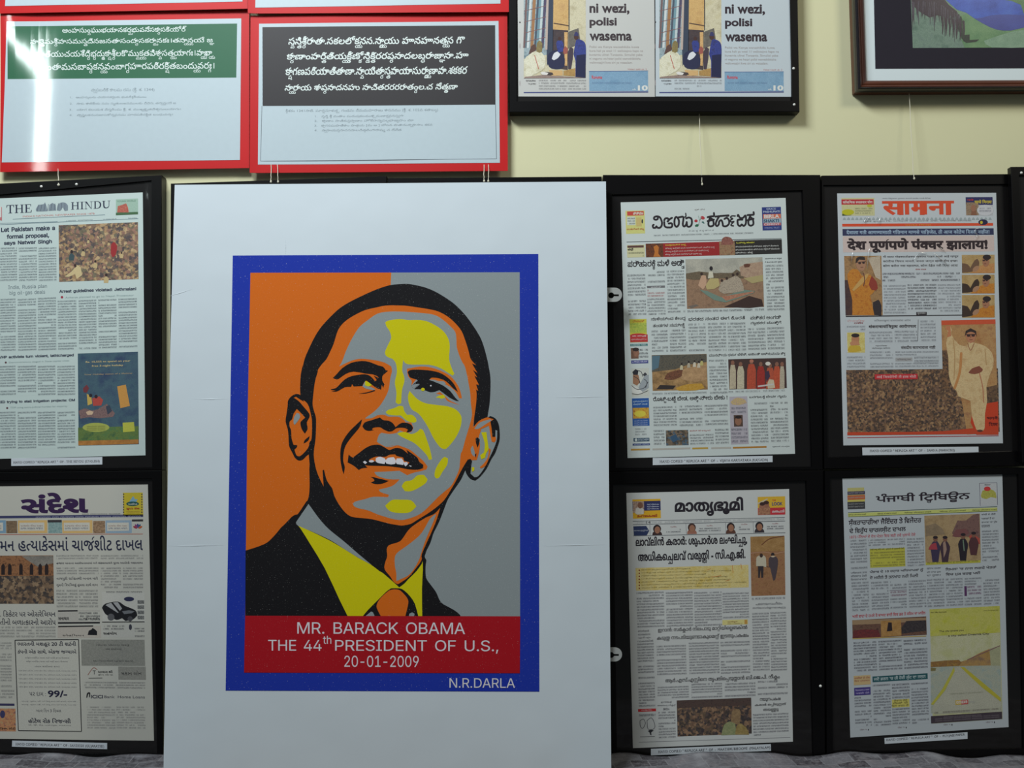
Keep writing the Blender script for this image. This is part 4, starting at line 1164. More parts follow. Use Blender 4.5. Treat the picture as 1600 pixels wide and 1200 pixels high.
g.head('G1', 0, 590, 1114, 708, 'મન હત્યાકેસમાં ચાર્જશીટ દાખલ', flat(40, 44, 66), 0.012)
P = g.block('G1', -160, 742, 416, 1118, crowd(((58, 50, 46), (120, 96, 74), (90, 72, 58), (140, 116, 90), (44, 42, 46)), 4.5))
g.block('G1', -160, 742, 416, 900, picture(((70, 46, 36), (150, 104, 70), (96, 64, 46)), 14), 2, P)
pp(P, 'G1', [(170, 745), (414, 742), (416, 800), (300, 830), (220, 780)], picture(((110, 106, 100), (140, 134, 124)), 12), 3)
for x in (10, 62, 150, 232, 300, 350):
    pp(P, 'G1', [(x, 890), (x, 820), (x + 14, 800), (x + 28, 820), (x + 28, 890)], flat(44, 34, 34), 4)
g.put(P, 'photograph')
g.cols('G1', [(440, 770), (786, 1118)], 734, 772, lh=4.4, dens=.55)
g.head('G1', 440, 790, 1116, 812, 'હજાર પાનાના આરોપનામામાં મને શંકરાચાર્યને મુખ્ય આરોપી ગણાવાયા', None, 0.02)
g.cols('G1', [(440, 600), (614, 770), (786, 944), (960, 1116)], 830, 890, lh=4.6, dens=.6)
g.cols('G1', [(786, 944), (960, 1116)], 890, 1000, lh=4.6, dens=.6)
g.head('G1', 440, 906, 764, 936, 'નાગપુરી રાહિતથી બનાવ મારે', None, 0.01)
g.head('G1', 440, 956, 764, 986, 'ગૂમની રિપબ્લિકું હુમલા સાથે લગ્ન', None, 0.01)
g.cols('G1', [(440, 606), (616, 764)], 1004, 1150, lh=4.6, dens=.6)
P = g.block('G2', 736, -70, 1042, 148, flat(190, 188, 180))
dk = flat(28, 28, 32, 0.6, 0.3, 0.3)
pp(P, 'G2', [(735, 45), (760, 15), (850, 0), (900, 30), (975, 62), (990, 100), (960, 128), (905, 140), (880, 120), (840, 132), (800, 110), (760, 90)], dk, 2, 3)
pp(P, 'G2', [(760, 25), (800, 8), (850, 4), (880, 50), (850, 82), (800, 50)], flat(160, 160, 160), 3, 2)
pp(P, 'G2', [(800, 6), (812, 4), (866, 68), (852, 76)], dk, 4)
P.ell(*T('G2', 800, 112), 5.5, 5.5, flat(90, 90, 92), 3)
P.ell(*T('G2', 938, 124), 4.0, 4.0, flat(70, 70, 74), 3)
pp(P, 'G2', [(880, 70), (930, 62), (970, 70), (950, 84), (895, 90)], flat(110, 112, 116), 3)
P.ell(*T('G1', 1008, 1080), 8.0, 3.6, flat(44, 46, 76), 2)
for k in range(4):
    g.block('G1', 1074, 1090 + 40 * k, 1126, 1118 + 40 * k, picture(((40, 40, 44), (150, 150, 146)), 60), 2, P)
g.head('G1', 830, 1020, 1110, 1032, 'nmmn mnmnnm nmnmm', flat(60, 60, 66), 0.0, P=P)
g.put(P, 'advertisement')
g.rule('G2', 736, 148, 1042, 146, 1.4, dk)
g.head('G2', 0, 62, 400, 108, '. કિકેટર પર ઓસ્ટ્રેલિયન', None, 0.01)
g.head('G2', 0, 120, 402, 168, 'તીનો બળાત્કારનો આરોપ', None, 0.01)
P = g.block('G2', 414, 60, 720, 158, flat(176, 172, 164))
g.rule('G2', 418, 68, 560, 66, 2.2, dk, P=P)
g.rule('G2', 418, 154, 720, 152, 2.4, dk, P=P)
g.col('G2', 566, 72, 720, 140, 4.4, P=P, lay=2)
g.head('G2', 420, 112, 496, 132, 'સમાચાર', dk, 0.03, P=P, lay=3)
g.head('G2', 600, 112, 718, 134, 'મ્યુઝિક લાઈવ', dk, 0.03, P=P, lay=3)
g.put(P, 'advertisement')
P = g.block('G2', 414, 174, 728, 262, flat(180, 172, 162))
g.rule('G2', 420, 180, 672, 176, 2.0, dk, P=P)
pp(P, 'G2', [(632, 240), (640, 210), (660, 200), (668, 190), (685, 200), (700, 215), (700, 242)], dk, 2)
g.head('G2', 450, 234, 606, 250, 'સ્નેહમિલન', dk, 0.01, P=P)
g.put(P, 'advertisement')
g.cols('G2', [(0, 106), (116, 248), (258, 400)], 176, 262, lh=4.4, dens=.55)
P = g.block('G2', 736, 160, 1042, 258, flat(184, 182, 174))
g.col('G2', 744, 168, 900, 206, 4, P=P, lay=2)
g.col('G2', 970, 168, 1040, 258, 4, P=P, lay=2)
g.head('G2', 744, 216, 842, 238, 'સહયોગ', dk, 0.03, P=P, lay=3)
P.ell(*T('G2', 940, 184), 2.4, 4.5, flat(60, 60, 70), 3)
g.put(P, 'advertisement')
# shirt notice with the 99/- price
P = g.block('G2', 110, 278, 588, 938, flat(188, 186, 176))
for a, b in (((108, 278), (566, 274)), ((566, 274), (588, 936)), ((588, 936), (132, 930)), ((132, 930), (108, 278))):
    P.line(T('G2', *a), T('G2', *b), 1.3, dk, 2)
g.head('G2', 126, 284, 548, 328, 'ભારતની મશહૂર 20 ટી શર્ટની', None, 0.02, P=P)
g.head('G2', 126, 342, 550, 378, 'કંપની એક સાથે, એકજ જગ્યાએ', None, 0.02, P=P)
for k, (x0, x1) in enumerate(((180, 500), (188, 488))):
    g.head('G2', x0, 398 + 26 * k, x1, 412 + 26 * k, 'ઓફર મર્યાદિત સમય માટે ખાદી કાપડ ઉપલબ્ધ', None, 0.0, P=P)
g.head('G2', 250, 460, 430, 472, 'તમામ સાઈઝમાં કાપડ', None, 0.0, P=P)
for k in range(5):
    g.head('G2', 132 + k, 492 + 29 * k, 552, 504 + 29 * k, 'પટેલ ફેશન કોર્નર, રાજમહેલ રોડ, ઘડિયાળ સામે, અમદાવાદ નવરંગ', flat(74, 74, 84), 0.0, P=P)
g.head('G2', 212, 652, 330, 680, 'પર દામ :', None, 0.0, P=P)
g.head('G2', 344, 640, 484, 690, '99/-', flat(36, 36, 60), 0.03, P=P)
for k in range(2):
    g.head('G2', 156, 712 + 24 * k, 548, 724 + 24 * k, 'સરનામું : ભૂલાય નહીં, ગમે તેટલું કાપડ લઈ જાઓ, ભાવ એક', flat(74, 74, 84), 0.0, P=P)
g.head('G2', 262, 770, 440, 796, 'માત્ર દિન 3 દિવસ', None, 0.005, P=P)
g.head('G2', 204, 838, 510, 874, 'હોટેલ રોક રિજન્સી', None, 0.025, P=P)
g.head('G2', 204, 884, 512, 896, 'સી. જી. રોડ, નવરંગપુરા, અમદાવાદ', None, 0.0, P=P)
g.put(P, 'advertisement')
P = g.block('G2', 586, 274, 1042, 462, picture(((128, 128, 120), (146, 144, 136)), 30))
g.head('G2', 694, 304, 930, 322, 'તમારા પોતાના ઘરનું', dk, 0.0, P=P)
g.head('G2', 760, 334, 876, 350, 'એક સોહામણું', dk, 0.0, P=P)
g.head('G2', 670, 420, 960, 436, 'આ દિવાળીએ બુકિંગ કરાવો', dk, 0.0, P=P)
g.block('G2', 852, 468, 1050, 562, picture(((134, 132, 124), (148, 146, 138)), 30), 2, P)
g.head('G2', 876, 498, 1020, 530, 'મકાન લોન', dk, 0.0, P=P, lay=3)
P.stroke(T('G2', [(634, 528), (672, 478), (700, 490)]), 1.0, flat(150, 100, 90), 3)
P.stroke(T('G2', [(640, 552), (736, 550)]), 0.8, dk, 3)
g.head('G2', 668, 496, 690, 524, 'T', dk, 0.0, P=P, lay=3)
g.head('G2', 706, 494, 812, 514, 'આવાસ શ્રી', dk, 0.02, P=P, lay=3)
g.head('G2', 706, 520, 814, 532, 'હોમ લોન્સ', dk, 0.0, P=P, lay=3)
g.put(P, 'advertisement')
g.col('G2', 606, 574, 1046, 628, 4.2, dens=.6)
P = g.pr()
P.stroke(T('G2', [(626, 690), (632, 664), (646, 660), (644, 688)]), [1.6, 2.4, 2.2, 1.4], dk, 2)
g.head('G2', 655, 672, 742, 698, 'ICICI', flat(40, 40, 60), 0.03, P=P)
g.head('G2', 752, 676, 1044, 696, 'Bank  Home Loans', flat(60, 60, 72), 0.0, P=P)
g.put(P, 'headline')
g.cols('G2', [(626, 830), (838, 1046)], 752, 918, lh=4.0, dens=.5, gap=.46)
g.cols('G2', [(0, 82, 290, 346), (0, 82, 370, 620), (0, 104, 632, 700)], 0, 0, lh=4.4, dens=.55)
P = g.block('G2', -60, 770, 112, 934, picture(((120, 90, 90), (190, 130, 90), (170, 150, 110)), 20))
g.block('G2', -60, 734, 104, 750, flat(60, 58, 90), 2, P)
P.ell(*T('G2', 18, 812), 4, 6, flat(60, 60, 96), 3)
g.head('G2', 0, 905, 112, 924, 'ફિલ્મ સીટી', dk, 0.02, P=P, lay=3)
g.put(P, 'advertisement')
caption(t, pl, 'G2', [(88, 1002), (772, 1020), (772, 1064), (86, 1046)], 'HAND COPIED " REPLICA ART "  OF - SANDESH (GUJARATHI)', 112, 750, 1018, 1036)

# ------------------------------------------------------------------ Kannada newspaper
t, pl = framed('black-framed Kannada newspaper page with a boat photo, just beside the portrait board', [(942, 274), (1281, 274), (1285, 734), (948, 736)],
               [(956, 306), (1252, 299), (1267, 729), (962, 731)], 0.030)
KP = (192, 200, 198)
g = Page(t, pl, [(969.8, 316.2), (1227.5, 309.2), (1242.2, 709), (980.6, 715.7)], KP, ink_c=(52, 50, 60))
kb = flat(36, 30, 36, 0.6, 0.3, 0.15, 60)
red = flat(150, 46, 48, 0.6, 0.3, 0.15, 60)
P = g.pr()                                     # masthead drawn with a broad pen: one stroke list per letter
W = 3.0


def st(P, tile, pts, w=W, m=None, lay=2):
    P.stroke(T(tile, pts), w, m or kb, lay)


st(P, 'K3', [(655, 545), (640, 560), (650, 595), (685, 595), (700, 570), (715, 592), (750, 598), (785, 565), (792, 500), (760, 425), (710, 405), (665, 420), (662, 450), (690, 462), (720, 450), (725, 420)])
st(P, 'K3', [(830, 470), (850, 440), (890, 440), (900, 475), (880, 500), (920, 455), (960, 430)])
st(P, 'K3', [(830, 500), (835, 560), (860, 585), (900, 590), (950, 585), (965, 550), (950, 520), (905, 525)])
st(P, 'K3', [(1060, 440), (1030, 415), (1005, 450), (1003, 540), (1035, 580), (1070, 545), (1075, 480), (1060, 430), (1090, 420), (1150, 420), (1140, 540), (1165, 575), (1195, 540), (1205, 500)])
st(P, 'K3', [(1205, 500), (1215, 570), (1260, 575), (1290, 530), (1285, 450), (1240, 425), (1195, 440)])
st(P, 'K3', [(1150, 420), (1190, 410), (1188, 355)], 2.0)
g.put(P, 'masthead')
P = g.pr()
st(P, 'K4', [(60, 420), (120, 405), (165, 400), (165, 350)])
st(P, 'K4', [(60, 485), (165, 460)])
st(P, 'K4', [(110, 410), (75, 500), (80, 560), (120, 572), (160, 545), (150, 470), (120, 440)])
st(P, 'K4', [(190, 410), (290, 398), (420, 390), (380, 398)])
st(P, 'K4', [(250, 410), (210, 480), (195, 540), (215, 568), (245, 540), (255, 490), (290, 470), (310, 520), (320, 565), (370, 570), (415, 530), (415, 470), (380, 430), (340, 450)])
st(P, 'K4', [(520, 400), (460, 400), (445, 430), (480, 445), (440, 470), (455, 500), (500, 490), (470, 520), (450, 555), (490, 565)], 2.2)
st(P, 'K4', [(560, 400), (570, 380), (600, 430), (650, 430), (690, 390), (700, 450), (695, 530), (660, 565), (630, 540), (600, 568), (565, 540), (560, 470), (590, 460), (640, 460)])
st(P, 'K4', [(725, 385), (790, 380), (828, 375), (826, 335)])
st(P, 'K4', [(725, 470), (825, 445)])
st(P, 'K4', [(775, 390), (740, 480), (745, 540), (780, 560), (822, 535), (815, 460), (785, 425)])
g.put(P, 'masthead')
P = g.pr()
P.ell(*T('K3', 1360, 482), 2.6, 2.2, flat(170, 50, 60), 2)
P.ell(*T('K3', 1470, 430), 3.4, 2.6, flat(170, 60, 66), 2, 0.3)
pp(P, 'K3', [(1340, 560), (1370, 535), (1415, 540), (1395, 575), (1350, 580)], flat(40, 96, 70), 2, 2)
pp(P, 'K3', [(1450, 500), (1480, 485), (1505, 520), (1490, 530)], flat(60, 100, 96), 2, 2)
P.stroke(T('K3', [(1400, 540), (1420, 480), (1400, 400)]), 1.2, flat(150, 170, 160), 3)
P.stroke(T('K3', [(1420, 480), (1450, 420)]), 1.0, flat(110, 130, 120), 3)
g.put(P, 'flower_emblem')
g.head('K1', 710, 304, 782, 318, 'ಪ್ರತಿ ದಿನ', flat(120, 110, 110), 0.0, name='strapline')
g.head('K1', 668, 455, 846, 470, 'ಸ ಮ ಸ್ತ  ಕ ನ್ನ ಡ ಿ ಗ ರ', flat(110, 110, 116), 0.0, name='strapline')
g.col('K1', 418, 486, 1128, 502, 3.4, dens=.7)
P = g.block('K1', 216, 318, 352, 482, flat(196, 194, 120))
g.block('K1', 228, 322, 346, 352, flat(186, 70, 62), 2, P)
g.head('K1', 270, 326, 342, 346, 'ಸಿನಿಮಾ', flat(206, 206, 190), 0.03, P=P, lay=3)
g.block('K1', 226, 360, 286, 420, flat(200, 206, 196), 2, P)
g.col('K1', 228, 364, 284, 418, 3.6, (40, 60, 60), (200, 206, 196), P=P, lay=3)
g.block('K1', 292, 366, 330, 428, flat(190, 170, 110), 2, P)
P.ell(*T('K1', 336, 392), 1.1, 3.4, flat(40, 48, 54), 3)
g.head('K1', 226, 442, 350, 460, 'ಉಡುಗೊರೆ ಹಬ್ಬ', flat(170, 80, 50), 0.02, P=P, lay=3)
g.put(P, 'advertisement')
P = g.block('K1', 1190, 292, 1326, 458, flat(44, 56, 116))
g.block('K1', 1198, 342, 1326, 392, flat(196, 110, 86), 2, P)
g.block('K1', 1200, 374, 1326, 404, flat(140, 164, 176), 3, P)
g.head('K1', 1222, 298, 1290, 310, 'GRACE', flat(170, 180, 200), 0.02, P=P, lay=3)
g.head('K1', 1200, 318, 1318, 332, 'PASHUPATI', flat(180, 190, 206), 0.02, P=P, lay=3)
g.head('K1', 1206, 345, 1314, 371, 'BIRLA', flat(206, 200, 196), 0.04, P=P, lay=4)
g.head('K1', 1204, 379, 1312, 401, 'SHAKTI', flat(40, 60, 90), 0.03, P=P, lay=4)
g.block('K1', 1202, 404, 1326, 424, flat(180, 100, 100), 2, P)
g.head('K1', 1206, 408, 1318, 422, 'CEMENT', flat(200, 190, 200), 0.02, P=P, lay=4)
g.head('K1', 1210, 434, 1316, 446, 'STRONG TRUST', flat(150, 160, 200), 0.0, P=P, lay=3)
g.put(P, 'advertisement')
g.rule('K1', 224, 540, 1330, 516, 0.9, flat(52, 54, 62))
P = g.block('K1', 226, 562, 354, 652, flat(196, 192, 150))
g.block('K1', 230, 566, 346, 582, flat(90, 60, 56), 2, P)
g.head('K1', 232, 584, 272, 604, 'ಕಥೆ', kb, 0.03, P=P, lay=3)
g.col('K1', 232, 610, 346, 650, 4.4, (90, 90, 70), (196, 192, 150), P=P, lay=3)
g.put(P, 'advertisement')
P = g.block('K1', 360, 552, 888, 650, flat(146, 40, 42))
g.block('K1', 360, 552, 484, 650, picture(((56, 36, 30), (110, 60, 34), (44, 34, 36)), 20), 2, P)
pp(P, 'K1', [(415, 575), (440, 560), (455, 580), (450, 620), (470, 645), (415, 645), (425, 610)], flat(180, 110, 50), 3, 2)
g.head('K1', 500, 556, 650, 572, 'ಜಾಹ್ನವಾರ್‌ಗ್ ಜನ್ಮ', flat(206, 170, 60), 0.02, P=P, lay=3)
for k, x1 in enumerate((852, 810, 760)):
    g.head('K1', 500, 580 + 22 * k, x1, 596 + 22 * k, 'ಹಿಟ್ಟೂ ಇನ್ನಿತರೆ ಪುನಃ ಜಾರಿಗಿಟ್ ಓದಿ ನಾಡಿನ ಬದ್ಧ', flat(206, 180, 176), 0.005, P=P, lay=3)
g.block('K1', 885, 535, 996, 636, picture(((96, 74, 56), (150, 120, 90), (120, 70, 56)), 22), 3, P)
pp(P, 'K1', [(905, 520), (930, 502), (970, 510), (988, 540), (980, 560), (900, 560)], picture(((110, 60, 56), (150, 100, 86)), 40), 4, 2)
g.block('K1', 992, 530, 1332, 632, flat(44, 42, 42), 2, P)
g.head('K1', 1008, 540, 1136, 556, 'ಓದಿನ್ನು ಹಾಡು!', flat(196, 190, 60), 0.02, P=P, lay=3)
for k, x1 in enumerate((1310, 1316, 1126)):
    g.head('K1', 1002, 568 + 22 * k, x1, 584 + 22 * k, 'ಹಿಂದೂಮಹಾಸಭೆಯ ಹಿರಿಯರು ರಸ್ತೆಗಾಗಿ ಹೊಸಬರು' if x1 > 1200 else 'ಹಿರಿದು ಹೆಜ್ಜೆ', flat(190, 190, 186), 0.01, P=P, lay=3)
g.put(P, 'banner')
g.head('K1', 230, 672, 636, 742, 'ಪರಿಹಾರಕ್ಕೆ ಮಳೆ ಅಡ್ಡಿ', kb, 0.022)
g.cols('K1', [(228, 356, 746, 1068), (368, 496, 746, 836), (370, 500, 940, 1066), (510, 634, 740, 1050)], 0, 0, lh=4.9, dens=.72)
P = g.block('K1', 370, 854, 498, 870, flat(110, 110, 112))
g.head('K1', 398, 858, 470, 868, 'ತರಬೇತಿ', flat(200, 200, 200), 0.01, P=P)
g.col('K1', 372, 876, 496, 936, 5.2, (150, 90, 90), P=P)
g.put(P, 'advertisement')
# boat photograph
P = g.block('K1', 645, 664, 1194, 1018, picture(((118, 92, 74), (146, 116, 92), (134, 104, 82)), 10))
pp(P, 'K1', [(646, 664), (1194, 650), (1195, 745), (1100, 770), (900, 760), (750, 770), (648, 765)], picture(((150, 148, 138), (176, 172, 158)), 6), 2)
pp(P, 'K1', [(648, 765), (740, 750), (860, 762), (980, 760), (1010, 735), (1060, 770), (1060, 800), (900, 800), (700, 810), (648, 800)], picture(((84, 74, 60), (116, 100, 80)), 40), 3)
pp(P, 'K1', [(1030, 720), (1080, 695), (1196, 680), (1198, 790), (1100, 800), (1040, 780)], picture(((150, 122, 104), (176, 150, 126)), 20), 4)
pp(P, 'K1', [(1060, 700), (1085, 694), (1110, 700), (1100, 720), (1066, 722)], flat(96, 60, 48), 5, 2)
pp(P, 'K1', [(920, 1004), (1100, 925), (1190, 950), (1202, 1000), (1100, 1012)], flat(62, 46, 42), 3)
pp(P, 'K1', [(745, 880), (800, 890), (900, 935), (1060, 880), (1140, 890), (1130, 905), (930, 972), (850, 955), (790, 915)], flat(110, 130, 118), 5)
pp(P, 'K1', [(900, 930), (1130, 892), (1130, 902), (935, 960)], picture(((150, 96, 76), (176, 130, 104)), 30), 6)
pp(P, 'K1', [(790, 850), (820, 800), (880, 800), (890, 850), (850, 875), (800, 880)], flat(176, 160, 110), 6, 2)
pp(P, 'K1', [(735, 850), (760, 775), (790, 780), (795, 840), (770, 880)], flat(186, 150, 124), 6, 2)
pp(P, 'K1', [(805, 800), (812, 750), (840, 752), (845, 795)], flat(196, 190, 170), 7, 2)
P.ell(*T('K1', 828, 728), 2.6, 3.4, flat(40, 36, 40), 7)
pp(P, 'K1', [(880, 880), (900, 820), (960, 800), (1000, 780), (1035, 800), (1060, 860), (1060, 890), (920, 910)], picture(((120, 116, 104), (176, 160, 140), (90, 84, 80)), 60), 7, 2)
for x, y in ((985, 775), (1015, 768), (940, 800), (905, 815), (760, 768)):
    P.ell(*T('K1', x, y), 2.0, 2.4, flat(60, 46, 42), 8)
pp(P, 'K1', [(1060, 800), (1110, 790), (1198, 775), (1198, 820), (1120, 835)], flat(164, 150, 106), 5)
pp(P, 'K1', [(660, 1000), (720, 985), (740, 992), (690, 1014)], flat(110, 100, 92), 3)
g.put(P, 'photograph')
g.col('K1', 658, 1024, 1206, 1048, 4.6, dens=.75)
g.head('K1', 1212, 654, 1330, 668, 'ಹಡಗಿನಿಂದ ಕನ್ನಡ', None, 0.01)
g.head('K1', 1212, 678, 1334, 694, 'ಗೆ ತಂದ ಹಂದರ ಪ್ರಕಟ', None, 0.01)
g.col('K1', 1216, 700, 1342, 1034, 4.9, dens=.72)
# lower half
P = g.block('K2', 238, 84, 356, 246, flat(190, 184, 70))
g.block('K2', 240, 112, 356, 178, picture(((130, 160, 70), (190, 190, 80)), 40), 2, P)
g.block('K2', 242, 192, 364, 244, flat(176, 56, 56), 2, P)
P.ell(*T('K2', 302, 194), 12.5, 2.8, flat(176, 56, 56), 2)
g.head('K2', 256, 196, 354, 208, 'ಈ ಹಬ್ಬಕ್ಕೆ', flat(206, 190, 190), 0.02, P=P, lay=3)
g.head('K2', 250, 220, 356, 232, 'ಪ್ರತಿಯೊಬ್ಬರಿಗೂ', flat(206, 190, 190), 0.0, P=P, lay=3)
g.head('K2', 260, 88, 340, 106, 'ದೀಪಾವಳಿ', flat(176, 110, 40), 0.02, P=P, lay=3)
g.put(P, 'advertisement')
P = g.block('K2', 244, 256, 364, 272, flat(44, 110, 110))
g.head('K2', 250, 258, 358, 270, 'GARDEN VAREL', flat(190, 200, 200), 0.0, P=P)
g.block('K2', 247, 284, 300, 358, picture(((90, 62, 50), (130, 96, 76)), 40), 2, P)
P.ell(*T('K2', 286, 318), 4.6, 6.2, picture(((150, 108, 86), (130, 92, 74)), 40), 3)
P.ell(*T('K2', 282, 294), 5.0, 3.0, flat(50, 40, 40), 4)
g.col('K2', 304, 286, 366, 356, 5, P=P)
g.block('K2', 250, 370, 368, 392, flat(62, 70, 130), 2, P)
g.head('K2', 258, 374, 362, 386, 'e PRIZE DRAW', flat(190, 190, 210), 0.01, P=P, lay=3)
g.put(P, 'advertisement')
P = g.block('K2', 250, 425, 372, 622, flat(190, 192, 184))       # pen-and-ink cartoon of a seated couple
for pts, c in (([(258, 450), (280, 430), (300, 440), (296, 470), (268, 480)], (44, 44, 50)), ([(262, 470), (300, 470), (312, 520), (290, 545), (262, 530)], (150, 110, 84)),
               ([(300, 560), (340, 480), (372, 470), (372, 560), (330, 590)], (150, 156, 160)), ([(330, 470), (346, 452), (360, 465), (352, 490)], (60, 60, 66)),
               ([(252, 540), (300, 560), (340, 590), (300, 605), (258, 590)], (206, 206, 200))):
    pp(P, 'K2', pts, flat(*c), 2, 2)
for pts in ([(255, 545), (290, 570), (340, 560), (366, 520)], [(268, 480), (300, 500), (312, 530)], [(300, 440), (320, 450), (330, 480)], [(340, 500), (360, 520), (350, 560)], [(256, 600), (300, 606), (366, 580)]):
    st(P, 'K2', pts, 0.9, flat(50, 50, 56), 3)
g.put(P, 'advertisement')
P = g.block('K2', 255, 634, 372, 826, flat(40, 84, 150))
g.head('K2', 262, 650, 364, 664, 'ಪ್ರತಿಭಾನ್ವಿತರಿಗೆ', flat(170, 190, 206), 0.01, P=P)
g.head('K2', 264, 668, 362, 682, 'ಸಾಧನೆಗೆ ಸಲಹೆ', flat(170, 190, 206), 0.01, P=P)
g.block('K2', 260, 700, 372, 774, picture(((176, 110, 40), (200, 160, 60), (150, 76, 40)), 16), 2, P)
P.ell(*T('K2', 312, 740), 9, 5, flat(206, 190, 70), 3)
for k in range(3):
    g.head('K2', 270, 784 + 14 * k, 364, 794 + 14 * k, 'ಮುಂದಿನ ವಾರ ನೋಡಿ', flat(170, 180, 206), 0.0, P=P, lay=3)
g.put(P, 'advertisement')
P = g.col('K2', 276, 838, 356, 894, 4.8, dens=.6, name='x', P=g.pr())
g.block('K2', 266, 910, 376, 934, flat(40, 70, 90), 2, P)
P.ell(*T('K2', 284, 922), 2.2, 2.2, flat(190, 200, 200), 3)
g.head('K2', 298, 914, 370, 928, 'SYSCHEM', flat(180, 190, 200), 0.01, P=P, lay=3)
g.block('K2', 260, 948, 380, 962, flat(44, 60, 110), 2, P)
g.head('K2', 268, 950, 374, 959, 'WWW INDIA', flat(170, 180, 206), 0.0, P=P, lay=3)
g.put(P, 'advertisement')
g.head('K2', 388, 70, 626, 104, 'ನಾಳೆಯಿಂದ ಕೇಂದ್ರ', kb, 0.012)
g.head('K2', 400, 116, 622, 152, 'ತಂಡಗಳ ಸಮೀಕ್ಷೆ', kb, 0.012)
g.head('K2', 646, 70, 1040, 98, 'ಭರತದ ನಂತರ ಈಗ ಕೊರತೆ', kb, 0.012)
g.head('K2', 1076, 60, 1290, 86, 'ಪಡಿತರ ಅಂಗಡಿ', kb, 0.012)
g.head('K2', 1080, 100, 1292, 128, 'ಗ್ರಾಹಕರ ಮುತ್ತಿಗೆ', kb, 0.012)
g.cols('K2', [(390, 502, 158, 316), (516, 628, 152, 314), (646, 766, 110, 312), (782, 906, 106, 310), (918, 1042, 104, 308), (1058, 1180, 142, 302), (1194, 1312, 136, 298)], 0, 0, lh=4.9, dens=.72)
P = g.block('K2', 392, 334, 774, 582, picture(((110, 84, 56), (150, 118, 78), (176, 140, 96)), 8))
pp(P, 'K2', [(394, 334), (772, 326), (774, 380), (640, 400), (560, 430), (480, 440), (394, 450)], picture(((54, 58, 60), (96, 90, 78), (70, 66, 60)), 25), 2)
pp(P, 'K2', [(394, 340), (450, 336), (440, 420), (394, 440)], flat(84, 110, 124), 3)
pp(P, 'K2', [(560, 460), (640, 420), (774, 400), (776, 500), (700, 520), (600, 500)], picture(((150, 118, 84), (186, 150, 110)), 12), 3, 2)
pp(P, 'K2', [(480, 500), (500, 460), (560, 440), (610, 430), (600, 480), (540, 505)], picture(((80, 50, 40), (130, 84, 60)), 40), 4, 2)
pp(P, 'K2', [(425, 570), (450, 540), (560, 545), (540, 570)], flat(52, 46, 46), 4, 2)
pp(P, 'K2', [(560, 560), (640, 535), (740, 530), (760, 560), (700, 578), (580, 580)], picture(((176, 130, 40), (190, 150, 70)), 30), 4, 2)
for x, y, c in ((600, 415, (190, 180, 150)), (650, 400, (170, 160, 140)), (690, 395, (200, 190, 170)), (740, 385, (180, 170, 110)), (720, 400, (190, 180, 160))):
    pp(P, 'K2', [(x - 12, y + 20), (x - 9, y - 5), (x, y - 15), (x + 9, y - 5), (x + 10, y + 20)], flat(*c), 5, 2)
    P.ell(*T('K2', x, y - 20), 1.4, 1.7, flat(50, 40, 40), 6)
g.put(P, 'photograph')
g.head('K2', 790, 324, 1320, 352, 'ಮಾನವೀಯ ಧರ್ಮ ಬೆಳೆಸಿ, ಅಶಾಂತಿ ಅಳಿಸುವುದಾ ಶ್ರೀ', kb, 0.012)
g.col('K2', 790, 362, 912, 606, 4.9, dens=.72)
P = g.block('K2', 924, 362, 1324, 572, flat(70, 52, 50))
for x, w, top, c in ((955, 44, 400, (190, 176, 150)), (1010, 50, 410, (196, 186, 160)), (1085, 62, 395, (184, 80, 56)), (1150, 56, 410, (160, 50, 44)), (1215, 60, 420, (180, 84, 60)), (1262, 50, 410, (190, 84, 56)), (1298, 34, 410, (184, 172, 150))):
    pp(P, 'K2', [(x - w / 2, 570), (x - w / 2 + 2, top + 40), (x - w * .3, top), (x + w * .3, top), (x + w / 2, top + 40), (x + w / 2, 566)], picture((tuple(int(v * .86) for v in c), c), 30), 2, 1)
    P.ell(*T('K2', x, top - 14), 2.8, 3.6, flat(130, 90, 74), 3)
P.ell(*T('K2', 1200, 392), 4, 3, flat(206, 200, 190), 4)
P.ell(*T('K2', 1086, 374), 3.2, 2.6, flat(170, 110, 90), 4)
pp(P, 'K2', [(1196, 530), (1210, 500), (1240, 505), (1250, 560), (1200, 566)], flat(190, 176, 150), 4, 2)
pp(P, 'K2', [(1180, 450), (1205, 440), (1215, 480), (1190, 520)], flat(64, 50, 70), 4)
pp(P, 'K2', [(1130, 545), (1240, 530), (1240, 540), (1130, 556)], flat(190, 184, 180), 5)
g.put(P, 'photograph')
g.cols('K2', [(396, 774, 592, 612), (926, 1318, 578, 598)], 0, 0, lh=4.4, dens=.6)
g.head('K2', 402, 622, 918, 668, 'ರೊಟ್ಟಿ-ಬಟ್ಟೆ ಬೇಡ, ಅಕ್ಕಿ-ನೀರು ಬೇಕು !', kb, 0.02)
g.cols('K2', [(402, 564, 688, 830), (582, 742, 680, 832), (758, 920, 676, 824), (404, 480, 850, 960), (832, 926, 842, 954)], 0, 0, lh=4.9, dens=.72)
P = g.block('K2', 490, 856, 646, 962, crowd(((50, 46, 46), (90, 76, 60), (66, 90, 110), (120, 100, 80), (60, 56, 50)), 3.6))
pp(P, 'K2', [(520, 900), (560, 880), (580, 920), (540, 940)], flat(56, 84, 110), 2, 2)
g.put(P, 'photograph')
g.head('K2', 656, 854, 800, 868, 'ಹಾವೇರಿ ನೆರೆ ಇನ್ನೂ ಇದೆ', flat(170, 90, 86), 0.005)
g.col('K2', 656, 880, 822, 958, 4.9, dens=.72)
P = g.block('K2', 932, 622, 1056, 954, flat(170, 164, 172))
pp(P, 'K2', [(940, 660), (960, 640), (990, 628), (1040, 640), (1052, 665), (1000, 680), (950, 676)], picture(((176, 130, 140), (190, 170, 110), (150, 120, 150)), 40), 2, 2)
